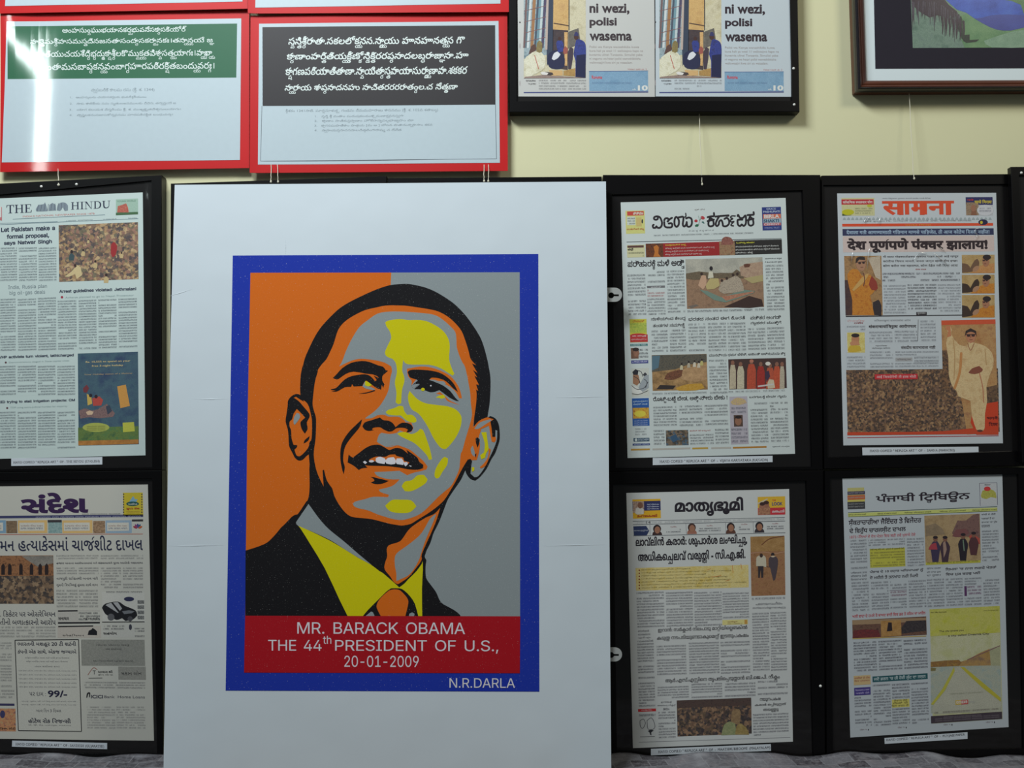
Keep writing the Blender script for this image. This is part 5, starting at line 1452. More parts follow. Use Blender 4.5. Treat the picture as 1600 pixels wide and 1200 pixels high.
g.block('K2', 962, 750, 1024, 830, picture(((70, 52, 46), (90, 70, 60)), 40), 2, P)
P.ell(*T('K2', 994, 792), 5.2, 6.6, flat(140, 100, 80), 3)
P.ell(*T('K2', 994, 764), 5.0, 2.4, flat(44, 36, 36), 4)
g.col('K2', 944, 690, 1046, 742, 5.0, (90, 90, 100), (170, 164, 172), P=P, lay=2)
g.col('K2', 944, 838, 1056, 946, 5.4, (90, 90, 100), (170, 164, 172), P=P, lay=2)
g.put(P, 'advertisement')
g.head('K2', 1070, 616, 1328, 640, 'ಬರಗಾಲಕ್ಕೆ ಬೇರ್ವ ಗ್ರಾಮ', kb, 0.012)
g.cols('K2', [(1076, 1194, 660, 946), (1212, 1336, 656, 940)], 0, 0, lh=4.9, dens=.72)
P = g.pr()
for (x0, x1, c) in ((248, 380, (176, 136, 60)), (398, 660, (172, 168, 160)), (674, 784, (180, 146, 66)), (806, 944, (172, 168, 160)), (956, 1190, (170, 120, 50))):
    g.block('K2', x0, 984 - (x0 - 248) * 0.0195, x1, 996 - (x0 - 248) * 0.0195, flat(*c), 2, P)
g.head('K2', 1230, 964, 1350, 976, 'ಪ್ರಕಟಣೆ ಮುದ್ರಣ', flat(96, 96, 100), 0.0, P=P)
g.put(P, 'rule_line')
caption(t, pl, 'K2', [(400, 1047), (1232, 1032), (1232, 1076), (400, 1097)], 'HAND COPIED " REPLICA ART "  OF  -  VIJAYA KARNATAKA (KANADA)', 448, 1200, 1064, 1082)

# ------------------------------------------------------------------ Malayalam newspaper
t, pl = framed('black-framed Malayalam newspaper page with two walkers on sand and a yellow highlighted list', [(948, 737), (1286, 735), (1289, 1184), (952, 1186)],
               [(958, 757), (1258, 751.7), (1269, 1180), (964, 1182)], 0.030)
g = Page(t, pl, [(978.6, 770.3), (1233, 764.2), (1238.9, 1158.8), (989, 1169)], (192, 194, 192), ink_c=(62, 60, 72))
mk = flat(38, 34, 42, 0.6, 0.3, 0.15, 60)
g.head('M1', 566, 268, 1056, 400, 'മാതൃഭൂമി', mk, 0.036, name='masthead')
P = g.block('M1', 266, 276, 466, 414, flat(206, 160, 40))
g.block('M1', 266, 290, 466, 358, flat(44, 48, 90), 2, P)
g.block('M1', 268, 290, 348, 372, picture(((110, 80, 66), (176, 150, 130), (84, 76, 96)), 30), 3, P)
pp(P, 'M1', [(285, 372), (290, 340), (320, 330), (346, 345), (346, 380), (300, 384)], flat(196, 190, 180), 4, 2)
P.ell(*T('M1', 322, 318), 4.2, 5, flat(120, 84, 66), 5)
for k in range(3):
    g.head('M1', 370, 306 + 16 * k, 456, 318 + 16 * k, 'നൂറ് വിശേഷം', flat(190, 196, 210), 0.01, P=P, lay=3)
g.head('M1', 300, 382, 442, 404, 'മഹാലക്ഷ്മി', flat(150, 44, 30), 0.03, P=P, lay=3)
g.put(P, 'advertisement')
P = g.block('M1', 1160, 258, 1356, 388, flat(204, 164, 50))
g.block('M1', 1162, 338, 1356, 388, flat(184, 50, 60), 2, P)
pp(P, 'M1', [(1165, 385), (1172, 320), (1195, 300), (1225, 300), (1248, 330), (1250, 385)], picture(((130, 84, 66), (176, 130, 100)), 30), 3, 2)
P.ell(*T('M1', 1194, 322), 4, 5.2, flat(150, 104, 84), 4)
P.ell(*T('M1', 1224, 312), 3.8, 5, flat(140, 96, 78), 4)
P.ell(*T('M1', 1193, 308), 4.2, 2.8, flat(60, 40, 40), 5)
P.ell(*T('M1', 1222, 298), 4.2, 2.8, flat(60, 40, 40), 5)
pp(P, 'M1', [(1162, 300), (1230, 268), (1234, 276), (1166, 312)], flat(190, 176, 150), 3)
g.head('M1', 1262, 296, 1338, 320, 'LOOK', flat(50, 60, 120), 0.03, P=P, lay=3)
g.head('M1', 1264, 276, 1290, 288, 'THE', flat(190, 70, 50), 0.02, P=P, lay=3)
g.head('M1', 1264, 350, 1350, 370, 'മഞ്ചാടി', flat(206, 200, 200), 0.02, P=P, lay=4)
g.put(P, 'advertisement')
P = g.pr()
for a, b in (((268, 432), (1354, 404)), ((270, 456), (1356, 430)), ((272, 536), (1358, 514))):
    P.line(T('M1', *a), T('M1', *b), 0.8, flat(96, 100, 106), 2)
for x in (390, 648, 930, 1128):
    P.line(T('M1', x, 455 - (x - 270) * .024), T('M1', x + 3, 532 - (x - 270) * .02), 0.6, flat(130, 130, 136), 2)
g.put(P, 'rule_line')
g.col('M1', 280, 434, 1350, 454, 4.4, dens=.35)
g.head('M1', 366, 431, 394, 450, '14', mk, 0.0)
P = g.pr()                                      # row of small portraits under the masthead
pp(P, 'M1', [(272, 468), (364, 465), (386, 500), (368, 532), (276, 536)], flat(44, 56, 92), 2)
g.head('M1', 276, 492, 378, 508, 'മലയാളത്തിൽ', flat(170, 176, 190), 0.0, P=P, lay=3)
for x, y, hc, bc in ((442, 500, (40, 32, 34), (60, 44, 44)), (690, 490, (70, 50, 44), (150, 100, 84)), (968, 486, (44, 34, 36), (90, 60, 50)), (1172, 480, (40, 36, 40), (56, 50, 56))):
    pp(P, 'M1', [(x - 34, y + 34), (x - 30, y + 12), (x - 10, y), (x + 12, y), (x + 32, y + 14), (x + 36, y + 32)], flat(*bc), 2, 2)
    P.ell(*T('M1', x, y - 14), 6.2, 6.6, flat(*hc), 3)
    P.ell(*T('M1', x + 2, y - 6), 4.4, 5.6, flat(150, 106, 84), 4)
g.put(P, 'portrait_strip')
for x0, x1, y in ((508, 610, 478), (738, 896, 470), (1026, 1104, 460), (1226, 1346, 455)):
    P = g.pr()
    g.head('M1', (x0 + x1) / 2 - 22, y - 12, (x0 + x1) / 2 + 22, y - 2, 'സംഗീതം', flat(150, 70, 76), 0.0, P=P)
    g.col('M1', x0, y + 8, x1, y + 38, 3.4, dens=.9, P=P)
    g.put(P, 'text_column')
g.head('M1', 288, 544, 1084, 634, 'ലാവ്‌ലിൻ കരാർ: ശുപാർശ ലംഘിച്ചു,', mk, 0.034)
g.head('M1', 304, 648, 1072, 744, 'അധികച്ചെലവ് വരുത്തി - സി.എ.ജി.', mk, 0.034)
P = g.block('M1', 288, 766, 1094, 928, picture(((200, 176, 100), (206, 190, 130), (196, 170, 84)), 6))
for k in range(7):
    y = 778 + 21.5 * k - 0
    P.ell(*T('M1', 315, y + 4), 1.2, 1.2, flat(130, 60, 40), 2)
    g.head('M1', 330, y - 4, (680, 970, 790, 944, 966, 1080, 940)[k], y + 8, ('കരാർ ഒപ്പുവെച്ചതിൽ പിഴവുകൾ', 'സർക്കാർ നിലപാട് സംശയകരമെന്ന് റിപ്പോർട്ട് പറയുന്നു', 'വീണ്ടും സാധ്യതാപഠനം നടത്തി', 'നവീകരണത്തിന് മുമ്പ് സാമ്പത്തിക സഹായം ഉറപ്പാക്കിയില്ല', 'കമ്പനി പ്രഖ്യാപിച്ച തുക ലഭിച്ചില്ല എന്ന് കണ്ടെത്തി', 'ധനകാര്യവകുപ്പിന്റെ എതിർപ്പ് മറികടന്ന് തീരുമാനം എടുത്തു', 'കരാറിൽ തിരിമറി നടന്നതായി റിപ്പോർട്ടിൽ സൂചന')[k], flat(96, 84, 40), 0.0, P=P)
for (x, y, x2, y2) in ((980, 745, 984, 800), (1040, 735, 1048, 775), (800, 780, 826, 770), (830, 830, 900, 820), (930, 860, 960, 850)):
    P.line(T('M1', x, y), T('M1', x2, y2), 0.8, flat(196, 130, 70), 3)
g.put(P, 'highlighted_list')
P = g.block('M1', 1108, 542, 1352, 966, picture(((130, 90, 60), (150, 110, 76), (140, 94, 70)), 14))
g.block('M1', 1110, 542, 1352, 650, picture(((140, 104, 60), (166, 130, 84)), 10), 2, P)
P.stroke(T('M1', [(1190, 600), (1240, 560), (1300, 545), (1345, 538)]), 1.6, flat(110, 70, 46), 3)
P.stroke(T('M1', [(1112, 660), (1200, 652), (1280, 662), (1352, 650)]), 1.0, flat(176, 136, 110), 3)
pp(P, 'M1', [(1150, 700), (1160, 682), (1185, 672), (1210, 680), (1220, 700), (1222, 760), (1200, 755), (1160, 752), (1150, 755)], flat(184, 176, 156), 4, 2)
pp(P, 'M1', [(1162, 752), (1202, 752), (1200, 835), (1186, 835), (1182, 775), (1176, 835), (1164, 836)], flat(52, 46, 50), 4)
P.ell(*T('M1', 1186, 676), 2.6, 3.2, flat(60, 46, 42), 5)
pp(P, 'M1', [(1238, 710), (1246, 690), (1270, 678), (1296, 688), (1306, 715), (1302, 760), (1296, 800), (1285, 850), (1272, 856), (1258, 800), (1250, 765), (1240, 755)], flat(74, 64, 70), 4, 2)
P.ell(*T('M1', 1268, 668), 2.8, 2.6, flat(50, 42, 44), 5)
pp(P, 'M1', [(1250, 684), (1270, 676), (1288, 684), (1270, 690)], flat(196, 176, 150), 6)
P.line(T('M1', 1222, 752), T('M1', 1240, 760), 1.6, flat(110, 76, 60), 4)
g.put(P, 'photograph')
g.col('M1', 1118, 974, 1356, 998, 4.2, dens=.7)
g.head('M1', 1146, 1012, 1336, 1032, 'പ്രണയസംഗീതം', None, 0.0)
g.head('M1', 1124, 1044, 1360, 1064, 'തനിയാവർത്തനമാകുന്നു', None, 0.0)
g.cols('M1', [(908, 1096, 922, 1130)], 0, 0, lh=4.3, dens=.74, gap=.36)
g.cols('M2', [(294, 490, -70, 190), (504, 696, -70, 184), (706, 902, -70, 180), (1120, 1240, 78, 498), (1250, 1364, 72, 498)], 0, 0, lh=4.3, dens=.74, gap=.36)
P = g.block('M2', 908, 132, 1090, 168, flat(206, 196, 130))
g.head('M2', 945, 140, 1016, 152, 'കോഴിക്കോട്', flat(120, 70, 50), 0.02, P=P)
g.col('M2', 945, 154, 1050, 164, 2.4, (110, 90, 60), (206, 196, 130), P=P, lay=2)
g.block('M2', 1066, 130, 1086, 160, flat(184, 140, 70), 2, P)
g.put(P, 'advertisement')
for k, s in enumerate(('സെൻട്രൽ', 'ബാങ്കിന്റെ', 'എ.ടി.എം', 'വടകരയിൽ')):
    g.head('M2', 306 - 4 * (k == 3), 202 + 24 * k, (384, 394, 396, 414)[k], 218 + 24 * k, s, None, 0.0)
g.head('M2', 448, 186, 1086, 228, 'ഇറാൻ: സർക്കാർ നിലപാടു മാറ്റിയില്ലെങ്കിൽ', mk, 0.014)
g.head('M2', 440, 242, 1096, 286, 'കടുത്ത നടപടിയുണ്ടാകുമെന്ന് ഇടതുപക്ഷം', mk, 0.014)
g.cols('M2', [(300, 418, 296, 756), (438, 648, 312, 530), (668, 884, 290, 522), (894, 1104, 284, 520)], 0, 0, lh=4.3, dens=.74, gap=.36)
g.head('M2', 500, 546, 1318, 590, 'ആർ.എസ്.എസ്സിനെ തൃപ്തിപ്പെടുത്താൻ ബി.ജെ.പി. നീക്കം', mk, 0.016)
g.cols('M2', [(444, 668, 606, 698), (686, 906, 584, 694), (924, 1144, 580, 686), (1160, 1374, 564, 672)], 0, 0, lh=4.3, dens=.74, gap=.36)
P = g.block('M2', 306, 768, 434, 788, flat(184, 46, 50))
g.head('M2', 330, 772, 406, 784, 'സാമൂഹ്യം', flat(206, 190, 190), 0.0, P=P)
g.col('M2', 312, 800, 430, 826, 4.2, P=P)
for pts in ([(320, 850), (345, 840), (358, 870), (340, 905), (322, 890)], [(370, 850), (400, 830), (420, 860), (425, 900), (400, 915), (375, 905)]):
    st(P, 'M2', pts + pts[:1], 0.8, flat(70, 70, 78), 2)
pp(P, 'M2', [(375, 925), (395, 915), (418, 920), (400, 935), (402, 955), (392, 950), (388, 935)], flat(50, 50, 56), 2, 2)
P.line(T('M2', 320, 966), T('M2', 426, 962), 0.7, flat(80, 80, 86), 2)
g.put(P, 'advertisement')
for k, s in enumerate(('ഇന്ത്യക്ക്', 'അഞ്ചു വിക്കറ്റ്', 'ജയം')):
    g.head('M2', (470, 444, 486)[k], 712 + 24 * k, (548, 574, 530)[k], 728 + 24 * k, s, None, 0.0)
g.col('M2', 450, 784, 572, 980, 4.3, dens=.74, gap=.36)
P = g.block('M2', 582, 706, 1114, 964, crowd(((54, 48, 46), (110, 84, 66), (140, 110, 84), (74, 62, 60), (92, 76, 60), (44, 42, 48)), 3.6))
g.block('M2', 582, 706, 1114, 760, picture(((58, 48, 50), (84, 66, 60), (64, 60, 56)), 30), 2, P)
pp(P, 'M2', [(970, 870), (975, 790), (1000, 765), (1030, 770), (1040, 800), (1030, 880)], picture(((120, 96, 70), (150, 124, 90)), 20), 3, 2)
pp(P, 'M2', [(900, 955), (920, 880), (960, 856), (1000, 870), (1010, 950)], picture(((120, 130, 90), (150, 150, 110)), 20), 4, 2)
pp(P, 'M2', [(1000, 950), (1010, 890), (1040, 870), (1080, 900), (1100, 950)], picture(((130, 110, 64), (160, 140, 90)), 20), 5, 2)
P.line(T('M2', 920, 720), T('M2', 920, 880), 1.6, flat(84, 66, 60), 3)
g.put(P, 'photograph')
for k, s in enumerate(('ന്യൂനപക്ഷ', 'കരാർ ഒപ്പിടുന്നത്', 'തടഞ്ഞു')):
    g.head('M2', (1176, 1140, 1200)[k], 690 + 38 * k, (1324, 1364, 1310)[k], 716 + 38 * k, s, mk, 0.014)
g.col('M2', 1126, 800, 1380, 964, 4.3, dens=.74, gap=.36)
g.rule('M2', 312, 1004, 1394, 970, 0.7, flat(130, 130, 134))
caption(t, pl, 'M2', [(398, 1052), (1254, 1018), (1256, 1066), (398, 1098)], 'HAND COPIED " REPLICA ART "  OF  -  MAATHRUBHOOMI  (MALAYALAM)', 450, 1250, 1064, 1082)

# ------------------------------------------------------------------ Marathi newspaper
t, pl = framed('black-framed Marathi newspaper page with orange masthead and a tall man in white robes', [(1283, 275), (1595, 272.5), (1603, 728), (1287, 733)],
               [(1280.5 + 5, 290.5), (1579, 289), (1590, 704), (1292, 714)], 0.030)
g = Page(t, pl, [(1308.1, 302.3), (1556.4, 301.2), (1567.1, 692.6), (1317.8, 696)], (184, 190, 194), ink_c=(66, 64, 74))
rk = flat(48, 38, 42, 0.6, 0.3, 0.15, 60)
org = flat(204, 74, 44, 0.6, 0.3, 0.1, 60)
P = g.pr()                                      # heavy headline letters with a thick top bar
g.head('R1', 545, 250, 1064, 352, 'सामना', org, 0.03, P=P)
g.block('R1', 545, 250, 1064, 264, org, 3, P)
for x in (684, 836, 1024):
    g.block('R1', x - 20, 262, x + 14, 350, org, 3, P)
g.put(P, 'masthead')
g.head('R1', 546, 226, 896, 238, 'ज्वलंत हिंदुत्वाचा पुरस्कार करणारे एकमेव मराठी दैनिक', flat(110, 110, 116), 0.0, name='strapline')
P = g.block('R1', 252, 228, 490, 356, flat(190, 186, 140))
g.block('R1', 252, 238, 484, 276, flat(176, 50, 56), 2, P)
g.head('R1', 262, 246, 476, 268, 'कॉसमिक स्थळवार योग', flat(206, 196, 190), 0.02, P=P, lay=3)
P.ell(*T('R1', 300, 330), 9.5, 4.6, flat(180, 176, 40), 3)
pp(P, 'R1', [(258, 350), (266, 318), (300, 345), (330, 352), (262, 356)], flat(70, 84, 50), 2, 2)
g.col('R1', 350, 296, 476, 346, 4.0, (120, 120, 90), (190, 186, 140), P=P, lay=2)
P.ell(*T('R1', 455, 284), 4, 2.2, flat(176, 176, 60), 3)
g.put(P, 'advertisement')
P = g.block('R1', 1148, 222, 1342, 354, flat(176, 176, 180))
g.block('R1', 1148, 222, 1342, 278, flat(50, 50, 92), 2, P)
g.block('R1', 1150, 260, 1240, 352, picture(((110, 100, 80), (150, 124, 100), (90, 76, 66)), 30), 3, P)
P.ell(*T('R1', 1204, 300), 4.2, 5.2, flat(150, 106, 84), 4)
pp(P, 'R1', [(1186, 352), (1192, 318), (1205, 312), (1224, 318), (1228, 352)], flat(130, 90, 70), 4)
P.ell(*T('R1', 1290, 316), 13, 8.6, flat(190, 190, 194), 4)
g.col('R1', 1246, 294, 1330, 330, 3.6, (110, 110, 120), (190, 190, 194), P=P, lay=5)
g.head('R1', 1158, 234, 1206, 248, 'नवे', flat(176, 60, 60), 0.03, P=P, lay=4)
g.head('R1', 1212, 240, 1336, 268, 'चाफे मिरास', flat(196, 176, 60), 0.03, P=P, lay=4)
g.put(P, 'advertisement')
P = g.pr()                                       # frieze of small arches and temple tops
for k in range(36):
    x = 262 + k * 30
    pp(P, 'R1', [(x, 386), (x + 4, 374), (x + 12, 366), (x + 20, 374), (x + 24, 386)], flat(150, 160, 162), 2)
g.put(P, 'arch_frieze')
g.head('R1', 410, 389, 1190, 403, 'मुंबई बुधवार दि. जानेवारी वर्ष सतरावे अंक, संस्थापक संपादक', flat(120, 120, 124), 0.0, name='strapline')
P = g.block('R1', 258, 414, 1346, 434, org)
g.head('R1', 710, 416, 900, 428, 'ज्वलंत विचार', flat(206, 150, 60), 0.0, P=P)
P.ell(*T('R1', 1274, 402), 7.4, 4.4, flat(44, 40, 70), 3)
P.ell(*T('R1', 1262, 404), 2.2, 2.6, flat(190, 170, 50), 4)
g.put(P, 'banner')
P = g.block('R1', 260, 452, 1350, 500, flat(50, 54, 84))
g.head('R1', 288, 458, 1320, 494, 'देशाला गती आणण्यासाठी गतिमान माणसे पाहिजेत, ती आज कोठेच दिसत नाहीत!', flat(150, 170, 190), 0.025, P=P)
g.put(P, 'banner')
P = g.block('R1', 262, 504, 1352, 620, flat(196, 178, 172))
g.head('R1', 292, 518, 1306, 624, 'देश पूर्णपणे पंक्चर झालाय!', rk, 0.05, P=P)
g.put(P, 'headline')
P = g.block('R1', 272, 646, 540, 1076, picture(((130, 96, 60), (160, 124, 84), (110, 84, 62)), 8))
g.block('R1', 276, 820, 330, 1074, picture(((58, 44, 52), (84, 60, 54)), 12), 2, P)
pp(P, 'R1', [(440, 660), (532, 645), (536, 820), (500, 800), (470, 720)], picture(((176, 160, 140), (190, 176, 156)), 8), 2)
pp(P, 'R1', [(480, 980), (520, 960), (540, 1000), (540, 1076), (480, 1070)], flat(54, 48, 52), 2, 2)
og = picture(((176, 106, 40), (190, 126, 50), (166, 96, 40)), 14)
pp(P, 'R1', [(330, 1072), (330, 960), (310, 880), (295, 780), (330, 740), (370, 745), (400, 790), (460, 780), (500, 840), (490, 900), (460, 930), (490, 1074)], og, 3, 2)
pp(P, 'R1', [(450, 850), (470, 790), (505, 830), (515, 880), (500, 895), (470, 890)], flat(140, 60, 50), 4, 2)
pp(P, 'R1', [(330, 890), (400, 800), (450, 770), (440, 800), (400, 850), (340, 900)], flat(190, 150, 90), 5, 2)
pp(P, 'R1', [(356, 690), (365, 660), (395, 650), (425, 660), (428, 720), (410, 755), (375, 745), (360, 720)], flat(164, 122, 96), 5, 2)
pp(P, 'R1', [(354, 700), (358, 664), (385, 648), (420, 654), (424, 676), (380, 672), (366, 690)], flat(52, 44, 44), 6, 2)
P.line(T('R1', 364, 692), T('R1', 428, 686), 0.8, flat(50, 40, 42), 7)
P.ell(*T('R1', 384, 698), 2.2, 1.5, flat(60, 46, 46), 7)
P.ell(*T('R1', 412, 695), 2.2, 1.5, flat(60, 46, 46), 7)
P.line(T('R1', 390, 728), T('R1', 410, 726), 0.8, flat(110, 66, 58), 7)
P.stroke(T('R1', [(412, 770), (420, 820), (412, 860)]), 1.4, flat(110, 70, 60), 6)
g.put(P, 'photograph')
P = g.pr()
for k, x1 in enumerate((1096, 1090, 1092)):
    g.head('R1', 552, 642 + 32 * k, x1, 664 + 32 * k, ('मी सतत मोडक्यातोडक्या व्यवस्था पाहत आलो आहे म्हणून', 'क्रांतीचा विचार मानतो, जनता जागृत व्हावी हीच इच्छा', 'कोण करील नवा महाराष्ट्र, कोण देईल नवी दिशा आता')[k], rk, 0.008, P=P)
g.head('R1', 786, 736, 864, 748, 'संजय राऊळ', flat(150, 60, 60), 0.01, P=P)
g.put(P, 'headline')
g.col('R1', 548, 764, 1106, 834, 4.4, dens=.9)
g.cols('R1', [(556, 716, 852, 1066), (946, 1110, 846, 1052)], 0, 0, lh=4.6, dens=.6)
g.col('R1', 728, 846, 936, 1036, 4.4, (50, 48, 56), dens=.95)
P = g.block('R1', 792, 1050, 868, 1074, flat(56, 52, 56))
g.head('R1', 800, 1054, 860, 1068, 'मुलाखत', flat(190, 190, 190), 0.0, P=P)
P.line(T('R1', 284, 1082), T('R1', 1126, 1072), 1.6, flat(48, 44, 48), 2)
g.put(P, 'rule_line')
for (y0, y1, k) in ((638, 772, 0), (782, 918, 1), (928, 1092, 2)):   # three small speaking poses
    P = g.block('R1', 1120, y0, 1356, y1, picture(((160, 130, 80), (184, 156, 110)), 8))
    h = y1 - y0
    x = 1122
    pp(P, 'R1', [(x, y1 - 5), (x, y0 + h * .45), (x + 40, y0 + h * .5), (x + 60, y0 + h * .7), (x + 90, y0 + h * .3), (x + 112, y0 + h * .22), (x + 125, y0 + h * .4), (x + 115, y0 + h * .7), (x + 80, y0 + h * .9)], flat(64, 50, 44) if k else flat(110, 84, 66), 2, 2)
    pp(P, 'R1', [(x + 60, y1 - 2), (x + 130, y0 + h * .6), (x + 175, y0 + h * .5), (x + 232, y0 + h * .45), (x + 232, y1 - 2)], og if k else picture(((176, 120, 70), (190, 140, 90)), 20), 3, 2)
    cx, cy = T('R1', x + 172, y0 + h * .35)
    P.ell(cx, cy, 5.6, 8.4, flat(160, 112, 86), 4)
    P.ell(cx + 1.5, cy - 6.5, 6.4, 4.2, flat(50, 42, 44), 5)
    P.line((cx - 5.4, cy - 2), (cx + 5, cy - 3), 0.8, flat(50, 40, 42), 6)
    P.ell(cx - 3, cy - 1.4, 1.7, 1.3, flat(66, 48, 46), 6)
    P.ell(cx + 1.4, cy - 1.8, 1.7, 1.3, flat(66, 48, 46), 6)
    P.line((cx - 3, cy + 3.6), (cx + 0.5, cy + 3.4), 0.8, flat(110, 60, 54), 6)
    P.ell(*T('R1', x + 100, y0 + h * .75), 6, 3.6, flat(164, 124, 96), 4, -0.7)
    g.put(P, 'photograph')
# lower half
P = g.block('R2', 276, 436, 1330, 880, crowd(((64, 50, 44), (120, 88, 62), (150, 118, 84), (92, 70, 54), (50, 44, 44), (110, 84, 70)), 2.8))
P.poly([(1470.5, 500.6), (1555.3, 499), (1559.8, 677), (1511, 679), (1505, 640), (1498, 600), (1472.5, 578)], picture(((160, 110, 70), (176, 136, 90), (150, 104, 76)), 5), 2)
P.poly([(1470.5, 500.6), (1555.3, 499), (1555.6, 506), (1471, 508)], flat(196, 84, 56), 3)
pp(P, 'R2', [(938, 300), (985, 300), (990, 560), (940, 580)], crowd(((64, 50, 44), (120, 88, 62), (92, 70, 54)), 2.8), 3)
pp(P, 'R2', [(1240, 670), (1330, 655), (1334, 886), (1180, 886), (1140, 800), (1150, 740), (1240, 760)], flat(190, 66, 40), 4)
pp(P, 'R2', [(1230, 560), (1322, 540), (1330, 660), (1240, 690)], crowd(((64, 50, 44), (110, 84, 62), (92, 70, 54)), 2.8), 3)
pp(P, 'R2', [(284, 868), (700, 866), (960, 860), (1160, 840), (1334, 850), (1334, 880), (284, 890)], flat(186, 70, 44), 4)
wh = picture(((190, 160, 116), (204, 178, 134), (184, 150, 106)), 7)
pp(P, 'R2', [(985, 180), (965, 150), (970, 135), (1000, 130), (1010, 160), (1006, 190), (1060, 260), (1110, 270), (1130, 240), (1180, 250), (1240, 270), (1290, 320), (1300, 400), (1270, 480), (1250, 560), (1255, 650), (1240, 740), (1238, 840), (1220, 862), (1180, 850), (1150, 760), (1140, 650), (1055, 620), (1040, 580), (1020, 560), (990, 480), (985, 350), (970, 250)], wh, 5, 2)
pp(P, 'R2', [(975, 210), (985, 165), (965, 150), (975, 128), (1000, 130), (1005, 200)], flat(184, 120, 86), 6, 2)
pp(P, 'R2', [(1104, 190), (1112, 160), (1140, 150), (1172, 160), (1178, 200), (1165, 240), (1140, 250), (1115, 230)], flat(176, 120, 90), 6, 2)
pp(P, 'R2', [(1100, 205), (1106, 165), (1140, 146), (1178, 165), (1182, 205), (1170, 180), (1140, 170), (1112, 182)], flat(56, 46, 46), 7, 2)
P.line(T('R2', 1106, 190), T('R2', 1178, 188), 1.0, flat(56, 42, 42), 8)
P.ell(*T('R2', 1126, 197), 2.9, 1.9, flat(64, 46, 46), 8)
P.ell(*T('R2', 1158, 196), 2.9, 1.9, flat(64, 46, 46), 8)
P.line(T('R2', 1132, 226), T('R2', 1154, 225), 0.9, flat(116, 66, 56), 8)
P.line(T('R2', 1142, 200), T('R2', 1140, 214), 0.8, flat(130, 80, 64), 8)
P.stroke(T('R2', [(1120, 250), (1140, 300), (1165, 250)]), 1.0, flat(150, 96, 70), 7)
pp(P, 'R2', [(1125, 455), (1150, 425), (1200, 408), (1225, 430), (1215, 450), (1165, 465)], flat(130, 76, 60), 7, 2)
P.stroke(T('R2', [(1075, 320), (1065, 450), (1030, 560)]), 4.0, flat(186, 130, 80), 6)
P.stroke(T('R2', [(1200, 450), (1225, 560), (1230, 660)]), 1.8, flat(176, 120, 90), 6)
P.stroke(T('R2', [(1020, 230), (1030, 340), (1025, 500)]), 1.4, flat(176, 140, 96), 6)
P.stroke(T('R2', [(1240, 290), (1250, 400)]), 1.4, flat(176, 140, 96), 6)
P.ell(*T('R2', 1205, 858), 4.5, 1.8, flat(90, 60, 50), 6)
g.block('R2', 474, 466, 772, 502, flat(186, 50, 56), 5, P)
g.head('R2', 486, 472, 762, 496, 'आई शिवसेनेची ती हाक मोठी', flat(206, 170, 170), 0.015, P=P, lay=6)
g.head('R2', 1252, 756, 1330, 780, 'भगवे', flat(90, 30, 30), 0.03, P=P, lay=6)
g.head('R2', 1266, 796, 1328, 826, 'दिवस', flat(90, 30, 30), 0.03, P=P, lay=6)
P.line(T('R2', 284, 906), T('R2', 1334, 892), 1.1, flat(170, 60, 70), 5)
g.put(P, 'photograph')
P = g.pr()
g.block('R2', 272, 80, 936, 436, flat(184, 190, 194, 0.6, 0.3, 0.03), 6, P)
g.block('R2', 282, 176, 404, 316, picture(((190, 170, 90), (206, 196, 130)), 10), 7, P)
pp(P, 'R2', [(285, 300), (300, 270), (330, 262), (372, 270), (382, 300), (340, 312), (300, 312)], flat(190, 160, 60), 8, 2)
P.ell(*T('R2', 340, 222), 6.2, 8, flat(176, 124, 90), 8)
P.ell(*T('R2', 340, 196), 6.4, 3.2, flat(50, 44, 44), 9)
pp(P, 'R2', [(300, 250), (320, 230), (365, 240), (370, 262), (310, 266)], flat(184, 130, 96), 9, 2)
P.line(T('R2', 276, 176), T('R2', 284, 312), 1.2, flat(200, 200, 204), 9)
g.head('R2', 282, 86, 404, 104, 'रोजकीय', flat(190, 150, 150), 0.0, P=P, lay=7)
g.head('R2', 330, 102, 394, 116, 'टाकीव', flat(130, 60, 64), 0.03, P=P, lay=7)
g.put(P, 'article_panel')
g.head('R2', 470, 84, 724, 104, 'तामिळनाडूच्या राज्यपालांचा आदेश', flat(120, 120, 126), 0.0, lay=8)
g.head('R2', 432, 120, 762, 152, 'शंकराचार्यांविरुद्ध आरोपपत्र', rk, 0.03, lay=8)
g.head('R2', 480, 262, 560, 274, 'महापालिका', rk, 0.0, lay=8)
g.head('R2', 456, 280, 582, 292, 'पोटनिवडणूक लढविणार', rk, 0.0, lay=8)
g.head('R2', 656, 266, 896, 294, 'संसदीय कारभाराला नाही', rk, 0.02, lay=8)
g.cols('R2', [(280, 408, 126, 166), (282, 408, 338, 424), (436, 596, 166, 248), (612, 768, 160, 246), (790, 896, 88, 240), (440, 600, 304, 424), (618, 918, 304, 340), (616, 916, 384, 420), (748, 918, 340, 384)], 0, 0, lh=4.7, dens=.62, lay=8)
P = g.pr()
P.line(T('R2', 777, 86), T('R2', 772, 236), 0.8, flat(96, 96, 100), 8)
g.put(P, 'rule_line')
P = g.pr()
g.block('R2', 618, 350, 736, 376, flat(160, 160, 160), 8, P)
g.head('R2', 630, 356, 726, 372, 'तामिळनाडू प्रश्न', flat(90, 80, 84), 0.0, P=P, lay=9)
g.put(P, 'pull_quote')
caption(t, pl, 'R2', [(388, 975), (1195, 968), (1196, 1016), (390, 1028)], 'HAND COPIED " REPLICA ART "  OF  -  SAMNA (MARATHI)', 440, 1030, 990, 1006)

